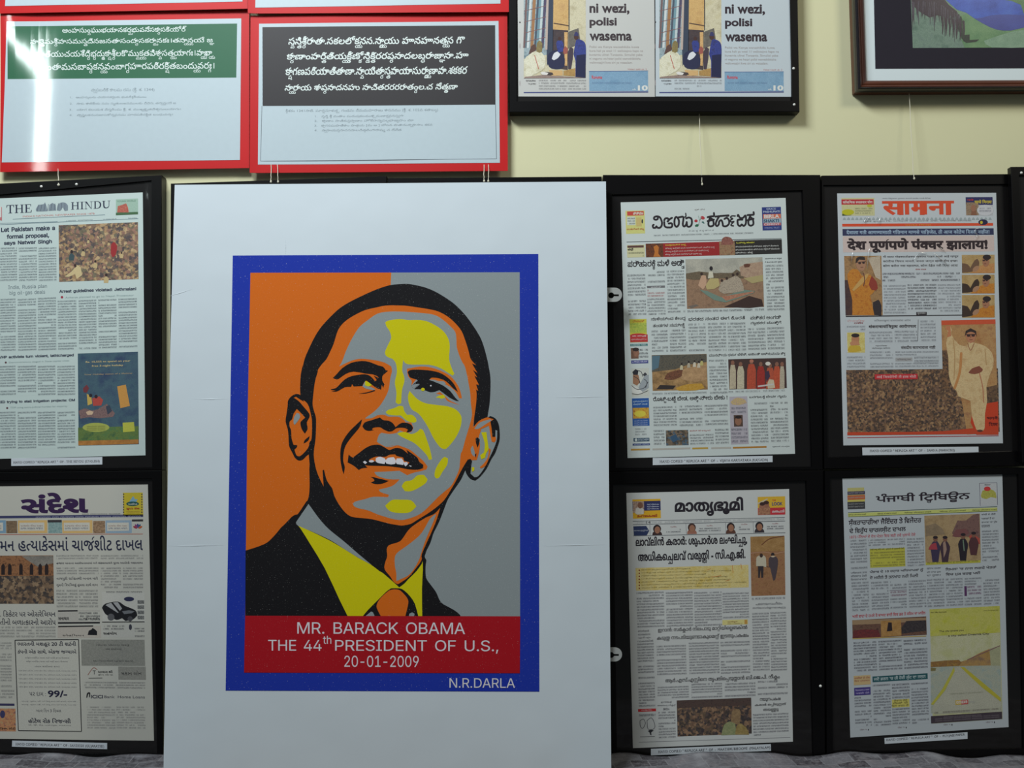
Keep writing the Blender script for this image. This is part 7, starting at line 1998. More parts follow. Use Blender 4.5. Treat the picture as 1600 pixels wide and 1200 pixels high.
# ------------------------------------------------------------------ Swahili double page in a black frame
t, pl = framed('black-framed pair of identical Swahili newspaper pages with police photo, high on the wall', [(792.5, -320), (1240, -322), (1248.6, 175.5), (796.4, 176.4)],
               [(806, -300), (1227, -302), (1236.5, 158), (808, 158.5)], 0.025, [(1240, 107), (1241, 163.5)])
SW = (184, 184, 180)
for k, (x0, x1) in enumerate(((809.3, 1023.4), (1023.8, 1236.2))):
    dx = (0, 706)[k]                    # the second page repeats the first, shifted across the frame
    g = Page(t, pl, [(x0 - (3 if k == 0 else 1), -290), (x1 - 3, -290), (x1, 151.2), (x0 + .7, 150.6)], SW if k == 0 else (180, 189, 194), ink_c=(66, 60, 66), base=0.0008 + 0.0004 * k)
    sk = flat(58, 48, 52, 0.6, 0.3, 0.15, 60) if k == 0 else flat(48, 38, 46, 0.6, 0.3, 0.15, 60)
    for s, a, y0, b, y1 in (('ni wezi,', 470, 18, 678, 76), ('polisi', 470, 90, 612, 146), ('wasema', 470, 174, 690, 212)):
        g.head('S', a + dx, y0 + 4 * k, b + dx, y1 + 4 * k, s, sk, 0.035)
    for j, s in enumerate(('Polisi wa Kenya wanashikilia kuwa', 'kuna hali ya wezi 11 waliotajwa hapo na', 'kuvamia ulinzi Tanzania. Simulizi yake', 'ni wagumu wa hatari polisi wamethibitisha', 'waliowaajiri kwa siri ya wataalam.')):
        g.head('S', 470 + dx, 238 + 20.4 * j + 4 * k, (728, 750, 746, 736, 694)[j] + dx, 253 + 20.4 * j + 4 * k, s, flat(150, 140, 136), 0.0, name='paragraph')
    g.head('S', 670 + dx, 356 + 3 * k, 768 + dx, 364 + 3 * k, 'Habari zaidi uk. 2', flat(170, 110, 110), 0.0, name='strapline')
    P = g.block('S', 468 + dx, 370 + 3 * k, 775 + dx, 474, picture(((108, 142, 168), (122, 154, 178), (112, 146, 172)), 4))
    P.line(T('S', 468 + dx, 372 + 3 * k), T('S', 776 + dx, 369 + 4 * k), 0.7, flat(70, 84, 130), 2)
    g.head('S', 482 + dx, 393, 536 + dx, 411, 'Ruvuma', flat(190, 60, 64), 0.025, P=P)
    g.head('S', 484 + dx, 428, 690 + dx, 437, 'mmnm nnm mmnmn nmnmm nm mmnm', flat(96, 120, 150), 0.0, P=P)
    g.head('S', 722 + dx, 444, 774 + dx, 472, '10', flat(206, 206, 200), 0.04, P=P)
    g.head('S', 694 + dx, 460, 714 + dx, 470, 'uk', flat(190, 196, 196), 0.02, P=P)
    g.put(P, 'advertisement')
    g.rule('S', 128 + dx, 482, 776 + dx, 479, 1.8, flat(66, 72, 120))
    g.head('S', 138 + dx, 416, 190 + dx, 426, 'WATUHUMIWA', sk, 0.015)
    g.head('S', 150 + dx, 433, 192 + dx, 443, 'YA JAMBO', sk, 0.015)
    g.col('S', 206 + dx, 412, 452 + dx, 470, 4.4, dens=.6)
    # police photograph
    o7 = 0 if k == 0 else 1
    U = lambda pts: [(x * 1.0 + (dx * 6.957 / 3.333), y) for x, y in pts]
    P = g.pr()
    q7 = [T('S2', *U([c])[0]) for c in ((127, -420), (800, -420), (804, 846), (129, 850))]
    P.quad(q7, picture(((170, 160, 130), (196, 188, 160), (184, 174, 140)), 5), 1)
    pp(P, 'S2', U([(127, -420), (400, -420), (404, 590), (130, 640)]), picture(((90, 110, 120), (150, 166, 170), (120, 130, 136)), 12), 2)
    for j, (xa, xb, c, w) in enumerate(((150, 132, (110, 90, 90), 4), (200, 170, (190, 196, 196), 5), (240, 215, (150, 110, 76), 6), (285, 250, (74, 84, 96), 4), (330, 300, (180, 190, 190), 4), (360, 330, (80, 74, 96), 5), (180, 150, (90, 110, 120), 3), (310, 275, (110, 140, 150), 5))):
        P.line(T('S2', *U([(xa + 26, -420)])[0]), T('S2', *U([(xb, 520)])[0]), w * .8, flat(*c), 3)
    for y in (60, 180, 300, 400):
        P.line(T('S2', *U([(130, y + 60)])[0]), T('S2', *U([(380, y)])[0]), 1.0, flat(120, 90, 90), 4)
    pp(P, 'S2', U([(380, -420), (455, -420), (446, 560), (380, 720), (376, 560)]), flat(58, 66, 82), 4)
    P.line(T('S2', *U([(398, -420)])[0]), T('S2', *U([(372, 540)])[0]), 3.4, flat(176, 160, 150), 5)
    pp(P, 'S2', U([(455, -420), (618, -420), (612, 330), (446, 320)]), picture(((176, 136, 84), (196, 160, 104), (184, 146, 96)), 6), 4)
    P.line(T('S2', *U([(452, 252)])[0]), T('S2', *U([(616, 280)])[0]), 1.8, flat(84, 66, 56), 5)
    P.line(T('S2', *U([(620, -420)])[0]), T('S2', *U([(620, 330)])[0]), 1.4, flat(70, 66, 64), 5)
    pp(P, 'S2', U([(444, 320), (612, 330), (606, 760), (440, 740)]), picture(((56, 48, 54), (76, 62, 62)), 14), 4)
    pp(P, 'S2', U([(614, 345), (722, 305), (740, 420), (680, 500), (612, 530)]), picture(((84, 80, 76), (110, 104, 96)), 14), 5)
    pp(P, 'S2', U([(568, 350), (606, 350), (600, 715), (572, 712)]), picture(((184, 140, 84), (206, 170, 120)), 20), 5)
    nv = picture(((40, 48, 110), (52, 62, 130), (44, 48, 90)), 16)
    pp(P, 'S2', U([(480, 470), (500, 440), (540, 440), (560, 480), (556, 560), (500, 570)]), nv, 6, 2)
    P.ell(*T('S2', *U([(518, 420)])[0]), 2.6, 3.2, flat(70, 48, 44), 7)
    pp(P, 'S2', U([(390, 600), (430, 560), (480, 545), (540, 570), (575, 640), (570, 720), (520, 752), (430, 745), (390, 700)]), flat(44, 46, 72), 6, 2)
    pp(P, 'S2', U([(432, 640), (455, 580), (495, 560), (528, 590), (500, 630), (455, 655)]), flat(206, 206, 210), 7, 2)
    pp(P, 'S2', U([(690, 470), (700, 430), (730, 425), (780, 450), (800, 490), (804, 590), (796, 846), (690, 842), (690, 660), (668, 590)]), nv, 7, 2)
    pp(P, 'S2', U([(700, 600), (800, 590), (800, 844), (694, 842)]), flat(38, 40, 70), 8)
    P.ell(*T('S2', *U([(698, 400)])[0]), 3.8, 4.6, flat(76, 52, 48), 8)
    pp(P, 'S2', U([(672, 390), (685, 350), (705, 345), (722, 370), (720, 392)]), flat(58, 58, 96), 9, 2)
    pp(P, 'S2', U([(610, 560), (640, 510), (668, 530), (660, 640), (640, 760), (610, 750)]), flat(70, 60, 70), 6, 2)
    pp(P, 'S2', U([(556, 540), (580, 500), (610, 530), (600, 580), (565, 590)]), flat(150, 84, 74), 7, 2)
    pp(P, 'S2', U([(400, 760), (550, 765), (552, 820), (430, 825)]), flat(196, 160, 110), 6)
    pp(P, 'S2', U([(560, 770), (690, 740), (692, 830), (560, 820)]), picture(((176, 140, 80), (150, 116, 70)), 20), 6)
    wr = picture(((196, 190, 160), (210, 206, 184), (184, 176, 146)), 8)
    pp(P, 'S2', U([(129, 850), (132, 660), (180, 600), (250, 555), (300, 560), (340, 590), (362, 650), (350, 740), (300, 780), (240, 810), (180, 845)]), wr, 7, 2)
    pp(P, 'S2', U([(265, 560), (270, 470), (300, 440), (330, 470), (325, 560), (300, 575)]), picture(((110, 96, 60), (140, 124, 80)), 20), 8, 2)
    pp(P, 'S2', U([(180, 590), (210, 500), (250, 480), (265, 520), (250, 560)]), flat(90, 66, 60), 6, 2)
    P.line(T('S2', *U([(246, 600)])[0]), T('S2', *U([(290, 750)])[0]), 1.0, flat(176, 84, 76), 9)
    pp(P, 'S2', U([(330, 800), (360, 780), (440, 790), (450, 812), (390, 820)]), flat(70, 60, 60), 8, 2)
    pp(P, 'S2', U([(310, 790), (340, 778), (395, 795), (380, 815), (330, 812)]), flat(210, 206, 200), 9, 2)
    pp(P, 'S2', U([(129, 850), (140, 835), (330, 815), (500, 825), (700, 838), (804, 846)]), picture(((130, 110, 104), (150, 130, 120)), 12), 10)
    g.put(P, 'photograph')
    P = g.pr()
    P.ell(*T('S2', *((86, 243) if k == 0 else (1559, 240))), 1.2, 1.2, flat(50, 48, 50), 2)
    P.ell(*T('S2', *((86, 500) if k == 0 else (1559, 505))), 0.6, 4.4, flat(150, 140, 140), 2)
    P.ell(*T('S2', *((86, 905) if k == 0 else (1559, 900))), 0.6, 4.4, flat(150, 140, 140), 2)
    g.put(P, 'page_marks')

# ------------------------------------------------------------------ framed landscape painting
pl = wall_plane(0.018)
qo = [(1319, -330), (1800, -332), (1800, 142.5), (1335, 145)]
qi = [(1338.5, -312), (1782, -314), (1782, 125.5), (1353, 127)]
t = thing('framed_painting', 'dark wooden frame with black-matted landscape painting of a blue lake', 'painting', pl.at(1570, 144))
ring('frame', pl, qo, qi, [(0, -0.016), (0, 0.014), (0.1, 0.019), (0.28, 0.021), (0.42, 0.017), (0.5, 0.013), (0.62, 0.014), (0.85, 0.009), (1, 0.004), (1, 0.0)], wood_m, t)
ring('bead', pl, [(1318.6, -330.5), (1800.4, -332.5), (1800.4, 142.9), (1334.6, 145.4)], [(1325.5, -323), (1794, -325), (1794, 138.5), (1341, 140.6)], [(0, 0.004), (0, 0.0145), (0.2, 0.021), (0.5, 0.0245), (0.8, 0.0225), (1, 0.018)], wood_dark_m, t)
mtp = slab('white_mount', pl, [(1337, -313), (1783, -315), (1783, 127), (1352, 128.5)], 0.002, flat(200, 212, 216, 0.5, 0.4, 0.02, 10.0, 0.3, 0.1), t, base=0.0012)
P = Print(pl, 0.0016)
P.quad([T('W', 640, -1100), T('W', 2300, -1100), T('W', 2300, 424), T('W', 671, 430)], flat(40, 37, 46, 0.75, 0.15, 0.06, 10.0), 0)
bm = P.build('black_mount', t)
P = Print(pl, 0.0016)
P.quad([T('W', 880, -800), T('W', 2080, -800), T('W', 2080, 296), T('W', 905, 300)], picture(((74, 104, 84), (104, 132, 106), (88, 118, 96)), 5), 1)
pp(P, 'W', [(892, -10), (905, 300), (1230, 298), (1215, 200), (1190, 100), (1150, 60), (1090, -20)], picture(((80, 104, 92), (104, 126, 112), (92, 112, 104)), 6), 2)
pp(P, 'W', [(1080, -800), (2080, -800), (2080, 160), (1600, 170), (1520, 190), (1430, 185), (1350, 150), (1290, 115), (1240, 80), (1180, 60), (1100, -10)], picture(((44, 66, 146), (56, 84, 170), (66, 100, 178)), 3), 3, 0)
pp(P, 'W', [(1290, 115), (1340, 110), (1400, 95), (1500, 90), (1600, 95), (1700, 90), (1700, 170), (1600, 172), (1520, 190), (1430, 185), (1350, 150)], picture(((58, 64, 130), (66, 76, 146)), 3), 4, 2)
pp(P, 'W', [(1190, 105), (1240, 85), (1300, 125), (1360, 160), (1430, 190), (1520, 195), (1600, 175), (1700, 172), (1700, 296), (1230, 298), (1200, 220)], picture(((84, 120, 84), (110, 140, 100)), 4), 4, 2)
pp(P, 'W', [(1350, 255), (1450, 220), (1540, 195), (1640, 180), (1640, 296), (1400, 297)], picture(((104, 132, 110), (124, 150, 126)), 6), 5, 2)
pp(P, 'W', [(1480, -800), (2080, -800), (2080, 120), (1600, 90), (1580, 30), (1520, 5), (1480, 0)], picture(((60, 90, 60), (84, 116, 76), (70, 96, 66)), 14), 5)
rr = random.Random(5)
dkt = picture(((40, 32, 40), (58, 46, 56), (48, 40, 44)), 24)
pp(P, 'W', [(890, -800), (1080, -800), (1090, -20), (1130, 30), (1180, 70), (1190, 110), (1150, 90), (1120, 110), (1060, 95), (1010, 110), (960, 80), (930, 60), (896, 20)], dkt, 5, 0)
for k in range(64):                       # hanging pine boughs and their reflections
    x = 900 + k * 4.7 + rr.uniform(-3, 3)
    y0 = 10 + max(0, (k - 30)) * 2.6 + rr.uniform(-8, 8)
    l = rr.uniform(60, 190) * (0.75 + 0.25 * math.sin(k * .9))
    P.stroke(T('W', [(x, y0), (x + rr.uniform(-3, 3), y0 + l * .5), (x + rr.uniform(-3, 3), y0 + l)]), [rr.uniform(2.0, 3.2), 1.5, 0.3], dkt if k % 3 else picture(((62, 54, 66), (80, 74, 84)), 30), 6)
pp(P, 'W', [(1195, 120), (1205, 95), (1214, 120), (1216, 170), (1220, 220), (1260, 215), (1260, 250), (1320, 246), (1300, 262), (1240, 268), (1225, 258), (1210, 240), (1190, 180)], picture(((36, 44, 40), (54, 60, 52)), 20), 7, 0)
for k in range(7):
    x = 1090 + k * 22
    P.stroke(T('W', [(x, 110 + 4 * k), (x + 3, 160 + 6 * k), (x, 215 + 7 * k)]), [3.4, 2.6, 0.6], dkt, 7)
P.build('landscape_print', bm)

# ================================================================== the portrait board leaning on the frames
TI.update({'a': (440, 430, 8.0), 'b': (600, 430, 8.0), 'c': (440, 560, 8.0), 'd': (600, 560, 8.0), 'e': (440, 680, 8.0), 'f': (600, 680, 8.0), 'g': (380, 780, 6.6667), 'h': (560, 800, 6.6667), 'u': (340, 720, 3.0769)})
top = wall_plane(0.062).at(610, 286)
bot_y = -0.17
# the foot of the board stands on the table: find its line, then the leaning plane through both
foot = Vector((top.x, bot_y, TABLE_Z + 0.0035))
lean_n = Vector((0, -(top.z - foot.z), -(foot.y - top.y))).normalized()
if lean_n.y > 0:
    lean_n = -lean_n
board = Plane(top, lean_n)


def foot_px(px):
    """pixel row at which the board meets the table, in the column px"""
    lo, hi = 1150.0, 1400.0
    for _ in range(40):
        m = (lo + hi) / 2
        if board.at(px, m).z > foot.z:
            lo = m
        else:
            hi = m
    return lo


bl = foot_px(255.2)
q = [(273, 288.8), (946.7, 283.5), (955.2, foot_px(955)), (255.2, bl)]
paper_m = NT('white_wrapping_paper').rough(0.62, 0.3)
_o = paper_m.obj()
_f = paper_m.noise(_o, 3.0, 3.0)
paper_m.l(paper_m.mix(_f, rgb(186, 196, 202), rgb(194, 203, 209)), paper_m.b.inputs['Base Color'])
paper_m.bump(paper_m.noise(_o, 5.0, 2.0), 0.35, 0.01)
paper_m = paper_m.m
pb_ = thing('portrait_board', 'large white board with a pop-art portrait of a man in blue border', 'board', foot)


def edge_q(s, t, q=q):
    """the paper edge is not quite straight on its long sides"""
    x = (q[0][0] * (1 - s) + q[1][0] * s) * (1 - t) + (q[3][0] * (1 - s) + q[2][0] * s) * t
    y = (q[0][1] * (1 - s) + q[1][1] * s) * (1 - t) + (q[3][1] * (1 - s) + q[2][1] * s) * t
    x += (-2.2 * (1 - s) + 0.6 * s) * math.sin(math.pi * min(t * 1.25, 1.0))
    return x, y


N1, N2 = 24, 40
vs, fs = [], []
for side in (0, 1):
    for j in range(N2 + 1):
        for i in range(N1 + 1):
            vs.append(board.at(*edge_q(i / N1, j / N2)) - board.n * (0.012 * side))
NN = (N1 + 1) * (N2 + 1)
for j in range(N2):
    for i in range(N1):
        a = j * (N1 + 1) + i
        fs += [(a, a + N1 + 1, a + N1 + 2, a + 1), (NN + a, NN + a + 1, NN + a + N1 + 2, NN + a + N1 + 1)]
rim = list(range(N1)) + [j * (N1 + 1) + N1 for j in range(N2)] + [N2 * (N1 + 1) + i for i in range(N1, 0, -1)] + [j * (N1 + 1) for j in range(N2, 0, -1)]
for a, b in zip(rim, rim[1:] + rim[:1]):
    fs.append((a, b, NN + b, NN + a))
mesh('white_panel', vs, fs, paper_m, pb_)


def ridge(a, b, w=1.0, h=0.0007):
    """a fold in the paper: a low raised crease"""
    d = Vector((b[0] - a[0], b[1] - a[1])).normalized()
    n = Vector((-d.y, d.x)) * w
    v = [board.at(a[0], a[1], 0.0001), board.at(b[0], b[1], 0.0001)]
    v2 = [board.at((a[0] + b[0]) / 2 + s * n.x, (a[1] + b[1]) / 2 + s * n.y, 0.0001 if s else h) for s in (-1, 0, 1)]
    return mesh('paper_crease', [v[0], v2[0], v[1], v2[2], v2[1]], [(0, 1, 4), (1, 2, 4), (2, 3, 4), (3, 0, 4)], paper_m, pb_)


for a, b in (((303, 624), (357, 623.5)), ((866, 621), (946, 620)), ((446, 375), (446.5, 398)), ((262, 853), (352, 852)), ((846, 853), (948, 851)), ((264, 463), (300, 452))):
    ridge(a, b)
for (y, sgn) in ((460.5, 1), (1022.5, 1)):                # keyhole hanger plates screwed to the back, sticking out at the side
    x0 = 938.0
    outl = [(x0, y - 11), (x0 + 23, y - 11)] + [(x0 + 23 + 11 * math.cos(a), y + 11 * math.sin(a)) for a in [(-math.pi / 2 + k * math.pi / 12) for k in range(1, 12)]] + [(x0 + 23, y + 11), (x0, y + 11)]
    hole = [(x0 + 17 + 4.6 * math.cos(a), y + 1 + 4.6 * math.sin(a)) for a in [k * math.pi / 8 for k in range(16)]]
    slot = [(x0 + 20.5, y - 0.6), (x0 + 29, y - 0.6), (x0 + 29, y + 2.4), (x0 + 20.5, y + 2.4)]
    back = Plane(board.p - board.n * 0.013, board.n)
    v, f = fill([outl])
    hv, hf = [], []
    # plate with the keyhole cut out: keep triangles outside the hole
    ov, _, of, _, _, _ = delaunay_2d_cdt([Vector(p) for p in outl + hole + slot], [(i, (i + 1) % len(outl)) for i in range(len(outl))] + [(len(outl) + i, len(outl) + (i + 1) % 16) for i in range(16)] + [(len(outl) + 16 + i, len(outl) + 16 + (i + 1) % 4) for i in range(4)], [], 0, 1e-6)
    keep = []
    for tri in of:
        cx, cy = sum(ov[i][0] for i in tri) / 3, sum(ov[i][1] for i in tri) / 3
        if winding([outl], cx, cy) and not winding([hole], cx, cy) and not winding([slot], cx, cy):
            keep.append(tuple(tri))
    n0 = len(ov)
    vs = [back.at(p[0], p[1]) for p in ov] + [back.at(p[0], p[1]) - board.n * 0.0015 for p in ov]
    fs = [t_ for t_ in keep] + [tuple(n0 + i for i in t_[::-1]) for t_ in keep]
    cnt = {}
    for t_ in keep:
        for i in range(3):
            e = (t_[i], t_[(i + 1) % 3])
            cnt[tuple(sorted(e))] = cnt.get(tuple(sorted(e)), []) + [e]
    for k_, es_ in cnt.items():
        if len(es_) == 1:
            a, b = es_[0]
            fs.append((a, b, n0 + b, n0 + a))
    mesh('keyhole_plate', vs, fs, steel_m, pb_)

# the print glued on it
BLUE, ORG, GRY, BLK, YEL, RED, WHT = ink(26, 48, 150, 0.7), ink(196, 96, 22, 0.5), ink(130, 138, 140, 0.7), ink(20, 19, 22, 0.55), ink(190, 182, 8, 0.25), ink(156, 16, 28, 0.4), ink(204, 202, 208, 0.0)
pq = [(363.7, 399.3), (841, 396.8), (842.7, 1080.6), (352.5, 1079)]
BASE = 0.0005
poster = slab('poster', board, pq, 0.0004, BLUE, pb_, base=BASE, n=16)
me = poster.data
ul = me.uv_layers.new(name='UVMap')            # printed grain follows the sheet
for lp in me.loops:
    v = me.vertices[lp.vertex_index].co
    ul.data[lp.index].uv = (v.x * 6.5, v.z * 6.5)


class Art:
    def __init__(self):
        self.P = Print(board, BASE)

    def add(self, m, lay, *segs, smooth=3, corner=48.0):
        pts = []
        for tile, s in segs:
            pts += T(tile, s)
        self.P.poly(pts, m, lay, smooth, corner)
        return self

    def out(self, name):
        return self.P.build(name, poster)


A = Art()
A.P.poly([(391.3, 426.2), (611.4, 425.9), (610.5, 445), (560, 600), (520, 965), (383, 965), (386, 700)], ORG, 1)
A.out('orange_panel')
A = Art()
A.P.poly([(611.4, 425.9), (812, 425.4), (812.7, 965), (520, 965), (560, 600), (610.5, 445)], GRY, 1)
A.out('grey_panel')
# suit, neck shadow, hair
A = Art()
A.add(BLK, 2, ('px', [(383.2, 964)]), ('g', [(24, 535), (60, 524), (120, 505), (190, 480), (250, 450), (300, 405), (350, 350), (390, 300), (430, 262), (480, 210), (510, 180), (540, 163), (560, 158), (580, 140), (660, 20)]),
      ('f', [(760, 900), (690, 1080), (630, 1200)]), ('h', [(690, 460), (708, 500), (700, 560), (700, 640), (712, 700), (770, 780), (812, 840), (860, 940), (940, 990), (1010, 1030), (1062, 1075), (1062, 1094)]))
A.out('suit_jacket')
A = Art()
A.add(BLK, 3, ('e', [(350, 350), (405, 280), (430, 420), (470, 530), (525, 640), (512, 440), (530, 430), (560, 550), (600, 620), (635, 670), (660, 760), (720, 870), (800, 970), (880, 1020), (1000, 1035), (1130, 1050), (1250, 1080), (1370, 1110), (1500, 1130)]),
      ('f', [(220, 1130), (330, 1110), (430, 1050), (560, 970), (680, 880), (760, 800), (830, 690), (900, 570), (950, 470), (1000, 380), (1050, 300), (1090, 298), (1100, 340), (1030, 415), (960, 560), (870, 690), (800, 800), (760, 900), (690, 1080), (630, 1200)]),
      ('h', [(790, 190), (750, 320), (710, 400), (690, 460), (708, 500), (640, 560), (520, 690), (425, 785), (410, 785), (330, 720), (190, 580), (0, 440)]), ('g', [(1050, 430), (880, 290), (790, 195), (710, 85), (670, 40), (640, 60)]), ('e', [(300, 850), (330, 800), (345, 720), (350, 600)]))
A.out('neck_shadow')
A = Art()
A.add(BLK, 4, ('c', [(235, 465), (232, 400), (232, 330), (240, 200), (265, 80)]), ('a', [(262, 1160), (290, 1040), (350, 900), (420, 760), (500, 640), (620, 510), (730, 410), (850, 335), (1000, 260), (1180, 180), (1350, 125), (1500, 110)]),
      ('b', [(310, 110), (400, 125), (520, 155), (640, 205), (760, 275), (880, 360), (1000, 480), (1100, 610), (1200, 770), (1250, 900), (1290, 1050)]), ('d', [(1310, 110), (1330, 240), (1330, 400), (1320, 560), (1300, 690), (1290, 750), (1200, 790), (1120, 852), (1130, 720), (1150, 580), (1158, 450), (1150, 388), (1178, 406), (1150, 325), (1186, 330), (1128, 215), (1165, 237), (1112, 145), (1168, 182), (1098, 62), (1152, 86)]),
      ('b', [(1085, 1050), (1060, 960), (1040, 890), (1010, 800), (970, 700), (900, 610), (800, 520), (680, 455), (560, 425), (400, 400), (250, 380), (100, 380)]),
      ('a', [(1450, 375), (1300, 380), (1200, 400), (1050, 435), (930, 490), (830, 550), (760, 610), (710, 680), (680, 760), (650, 860), (610, 950), (560, 1050), (490, 1130), (455, 1180)]),
      ('c', [(450, 170), (420, 280), (400, 420), (388, 560), (400, 640), (425, 720), (432, 800), (425, 1000), (405, 1150)]), ('e', [(405, 290), (350, 360), (340, 240)]), ('c', [(345, 1060), (375, 1000), (380, 800), (370, 720), (340, 600), (300, 540), (235, 500)]))
A.out('hair')
# face: orange ground, grey half-tones, yellow lights
A = Art()
A.add(ORG, 5, ('c', [(455, 168), (420, 280), (400, 420), (388, 560), (400, 640), (425, 720), (432, 800), (425, 1000), (405, 1150)]), ('e', [(405, 285), (430, 420), (470, 530), (525, 640), (512, 440), (530, 430), (560, 550), (600, 620), (635, 670), (660, 760), (720, 870), (800, 970), (880, 1020), (1000, 1035), (1130, 1050), (1250, 1080), (1370, 1110), (1500, 1130)]),
      ('f', [(220, 1130), (330, 1110), (430, 1050), (560, 970), (680, 880), (760, 800), (830, 690), (900, 570), (950, 470), (1000, 380), (1050, 300), (1100, 312), (1160, 310), (1190, 200), (1200, 100)]),
      ('d', [(1180, 1000), (1215, 890), (1115, 852), (1130, 720), (1150, 580), (1158, 450), (1150, 388), (1178, 406), (1150, 325), (1186, 330), (1128, 215), (1165, 237), (1112, 145), (1168, 182), (1098, 62), (1152, 86)]),
      ('b', [(1085, 1050), (1060, 960), (1040, 890), (1010, 800), (970, 700), (900, 610), (800, 520), (680, 455), (560, 425), (400, 400), (250, 380), (100, 380)]),
      ('a', [(1450, 375), (1300, 380), (1200, 400), (1050, 435), (930, 490), (830, 550), (760, 610), (710, 680), (680, 760), (650, 860), (610, 950), (560, 1050), (490, 1130)]))
A.add(GRY, 6, ('a', [(720, 1140), (760, 1070), (800, 960), (850, 850), (910, 740), (980, 640), (1080, 560), (1200, 480), (1350, 455), (1500, 455)]), ('b', [(300, 460), (500, 475), (640, 500), (740, 560), (830, 640), (890, 710), (905, 800), (910, 900), (940, 1000), (980, 1090)]),
      ('d', [(1010, 100), (1040, 220), (1060, 330), (1080, 450), (1085, 560), (1100, 680), (1090, 760), (1060, 870), (1020, 1000), (980, 1150)]), ('f', [(960, 230), (950, 330), (940, 420), (900, 520), (840, 630), (760, 700), (680, 770), (600, 850), (530, 920), (470, 970), (400, 1010), (280, 1050), (200, 1060), (100, 1045)]),
      ('e', [(1280, 1015), (1200, 990), (1080, 940), (950, 910), (900, 880), (895, 855), (920, 830), (1040, 800), (1150, 770), (1330, 775), (1342, 745), (1240, 712), (1215, 680), (1370, 640), (1440, 590), (1475, 552), (1340, 550), (1200, 510), (1160, 460), (1300, 455), (1470, 445)]),
      ('f', [(200, 450), (290, 500), (370, 470), (460, 450), (530, 430), (545, 392), (490, 320), (420, 260), (330, 185), (220, 140), (150, 125)]), ('d', [(20, 1105)]), ('c', [(1450, 1085), (1330, 1110), (1250, 1080), (1190, 1040), (1215, 960), (1250, 930), (1350, 945), (1440, 932)]),
      ('d', [(160, 930), (200, 900), (285, 930), (345, 915), (368, 870), (340, 800), (270, 800), (240, 762)]), ('c', [(1450, 728), (1340, 728), (1280, 705), (1200, 710), (1130, 745), (1045, 752), (1060, 735), (1150, 670), (1230, 590), (1300, 480), (1340, 380), (1360, 240), (1380, 160), (1370, 100)]),
      ('a', [(1280, 1090), (1150, 1060), (1000, 1045), (900, 1060), (800, 1100)]))
A.add(YEL, 7, ('b', [(15, 590), (60, 565), (200, 548), (300, 560), (450, 560), (560, 585), (680, 650), (760, 720), (810, 810), (822, 900), (815, 1050), (850, 1170)]), ('d', [(880, 190), (860, 215), (800, 180), (700, 120), (560, 80), (300, 75), (240, 20), (228, 150), (250, 220), (255, 290), (225, 400), (215, 560), (180, 575), (145, 550), (155, 430), (135, 300), (160, 180), (150, 70)]), ('b', [(110, 1050), (60, 1030), (20, 1000), (15, 950), (60, 850), (90, 780), (70, 700), (30, 640)]))
A.add(YEL, 7, ('d', [(20, 670), (60, 640), (130, 620), (190, 592), (240, 600), (255, 660), (290, 705), (350, 705), (400, 750), (405, 790), (370, 805), (310, 790), (260, 760), (210, 715), (150, 715), (50, 700)]))
A.add(YEL, 7, ('d', [(320, 405), (350, 440), (420, 510), (520, 560), (650, 580), (800, 600), (900, 640), (960, 710), (970, 780), (950, 880), (890, 1000), (800, 1110), (760, 1135), (700, 1110), (620, 1000), (560, 880), (500, 780), (430, 690), (350, 640), (310, 560), (300, 470)]))
A.add(YEL, 7, ('d', [(165, 940), (200, 925), (270, 920), (340, 945), (410, 920), (450, 880), (490, 900), (530, 1000), (570, 1120)]), ('f', [(590, 240), (600, 300), (560, 310), (540, 260), (480, 190), (380, 100), (280, 50), (200, 10)]))
A.add(YEL, 7, ('f', [(720, 300), (760, 270), (800, 290), (790, 370), (730, 460), (690, 530), (650, 540), (630, 500), (650, 410)]))
A.add(YEL, 7, ('f', [(220, 640), (260, 580), (350, 560), (420, 500), (500, 495), (545, 550), (520, 600), (430, 660), (340, 700), (260, 700)]))
A.add(YEL, 7, ('f', [(15, 880), (100, 810), (200, 805), (340, 815), (405, 890), (330, 960), (230, 975), (100, 960), (40, 920)]))
A.add(ORG, 7, ('d', [(285, 130), (450, 102), (600, 116), (760, 178), (860, 250), (940, 370), (975, 500), (940, 500), (880, 400), (760, 320), (640, 270), (560, 265), (400, 265), (340, 340), (345, 280), (300, 220)]))
A.add(ORG, 7, ('d', [(700, 420), (760, 470), (830, 530), (945, 580), (900, 570), (790, 530), (750, 470), (650, 440)]))
A.add(GRY, 8, ('d', [(640, 288), (740, 285), (772, 318), (750, 338), (690, 305)]))
A.add(YEL, 8, ('d', [(645, 490), (690, 465), (750, 455), (765, 490), (720, 505), (690, 495)]))
A.out('face')
A = Art()
A.add(BLK, 8, ('c', [(640, 245), (690, 195), (760, 120), (870, 55), (1000, 32), (1100, 45), (1200, 85), (1270, 105), (1300, 145), (1330, 155), (1290, 190), (1260, 220), (1260, 280), (1285, 320), (1270, 370), (1252, 330), (1243, 395), (1215, 370), (1130, 300), (1080, 260), (1160, 290), (1190, 270), (1150, 215), (1215, 245), (1200, 225), (1140, 200), (1050, 190), (900, 165), (800, 195), (730, 245), (690, 262)]), smooth=2)
A.out('eyebrow')
A = Art()
A.add(BLK, 9, ('d', [(295, 170), (330, 145), (430, 140), (600, 155), (720, 190), (820, 260), (880, 330), (925, 420), (860, 370), (780, 290), (690, 250), (600, 240), (570, 262), (540, 275), (430, 280), (410, 265), (330, 240), (310, 210)]))
A.out('eyebrow')
A = Art()
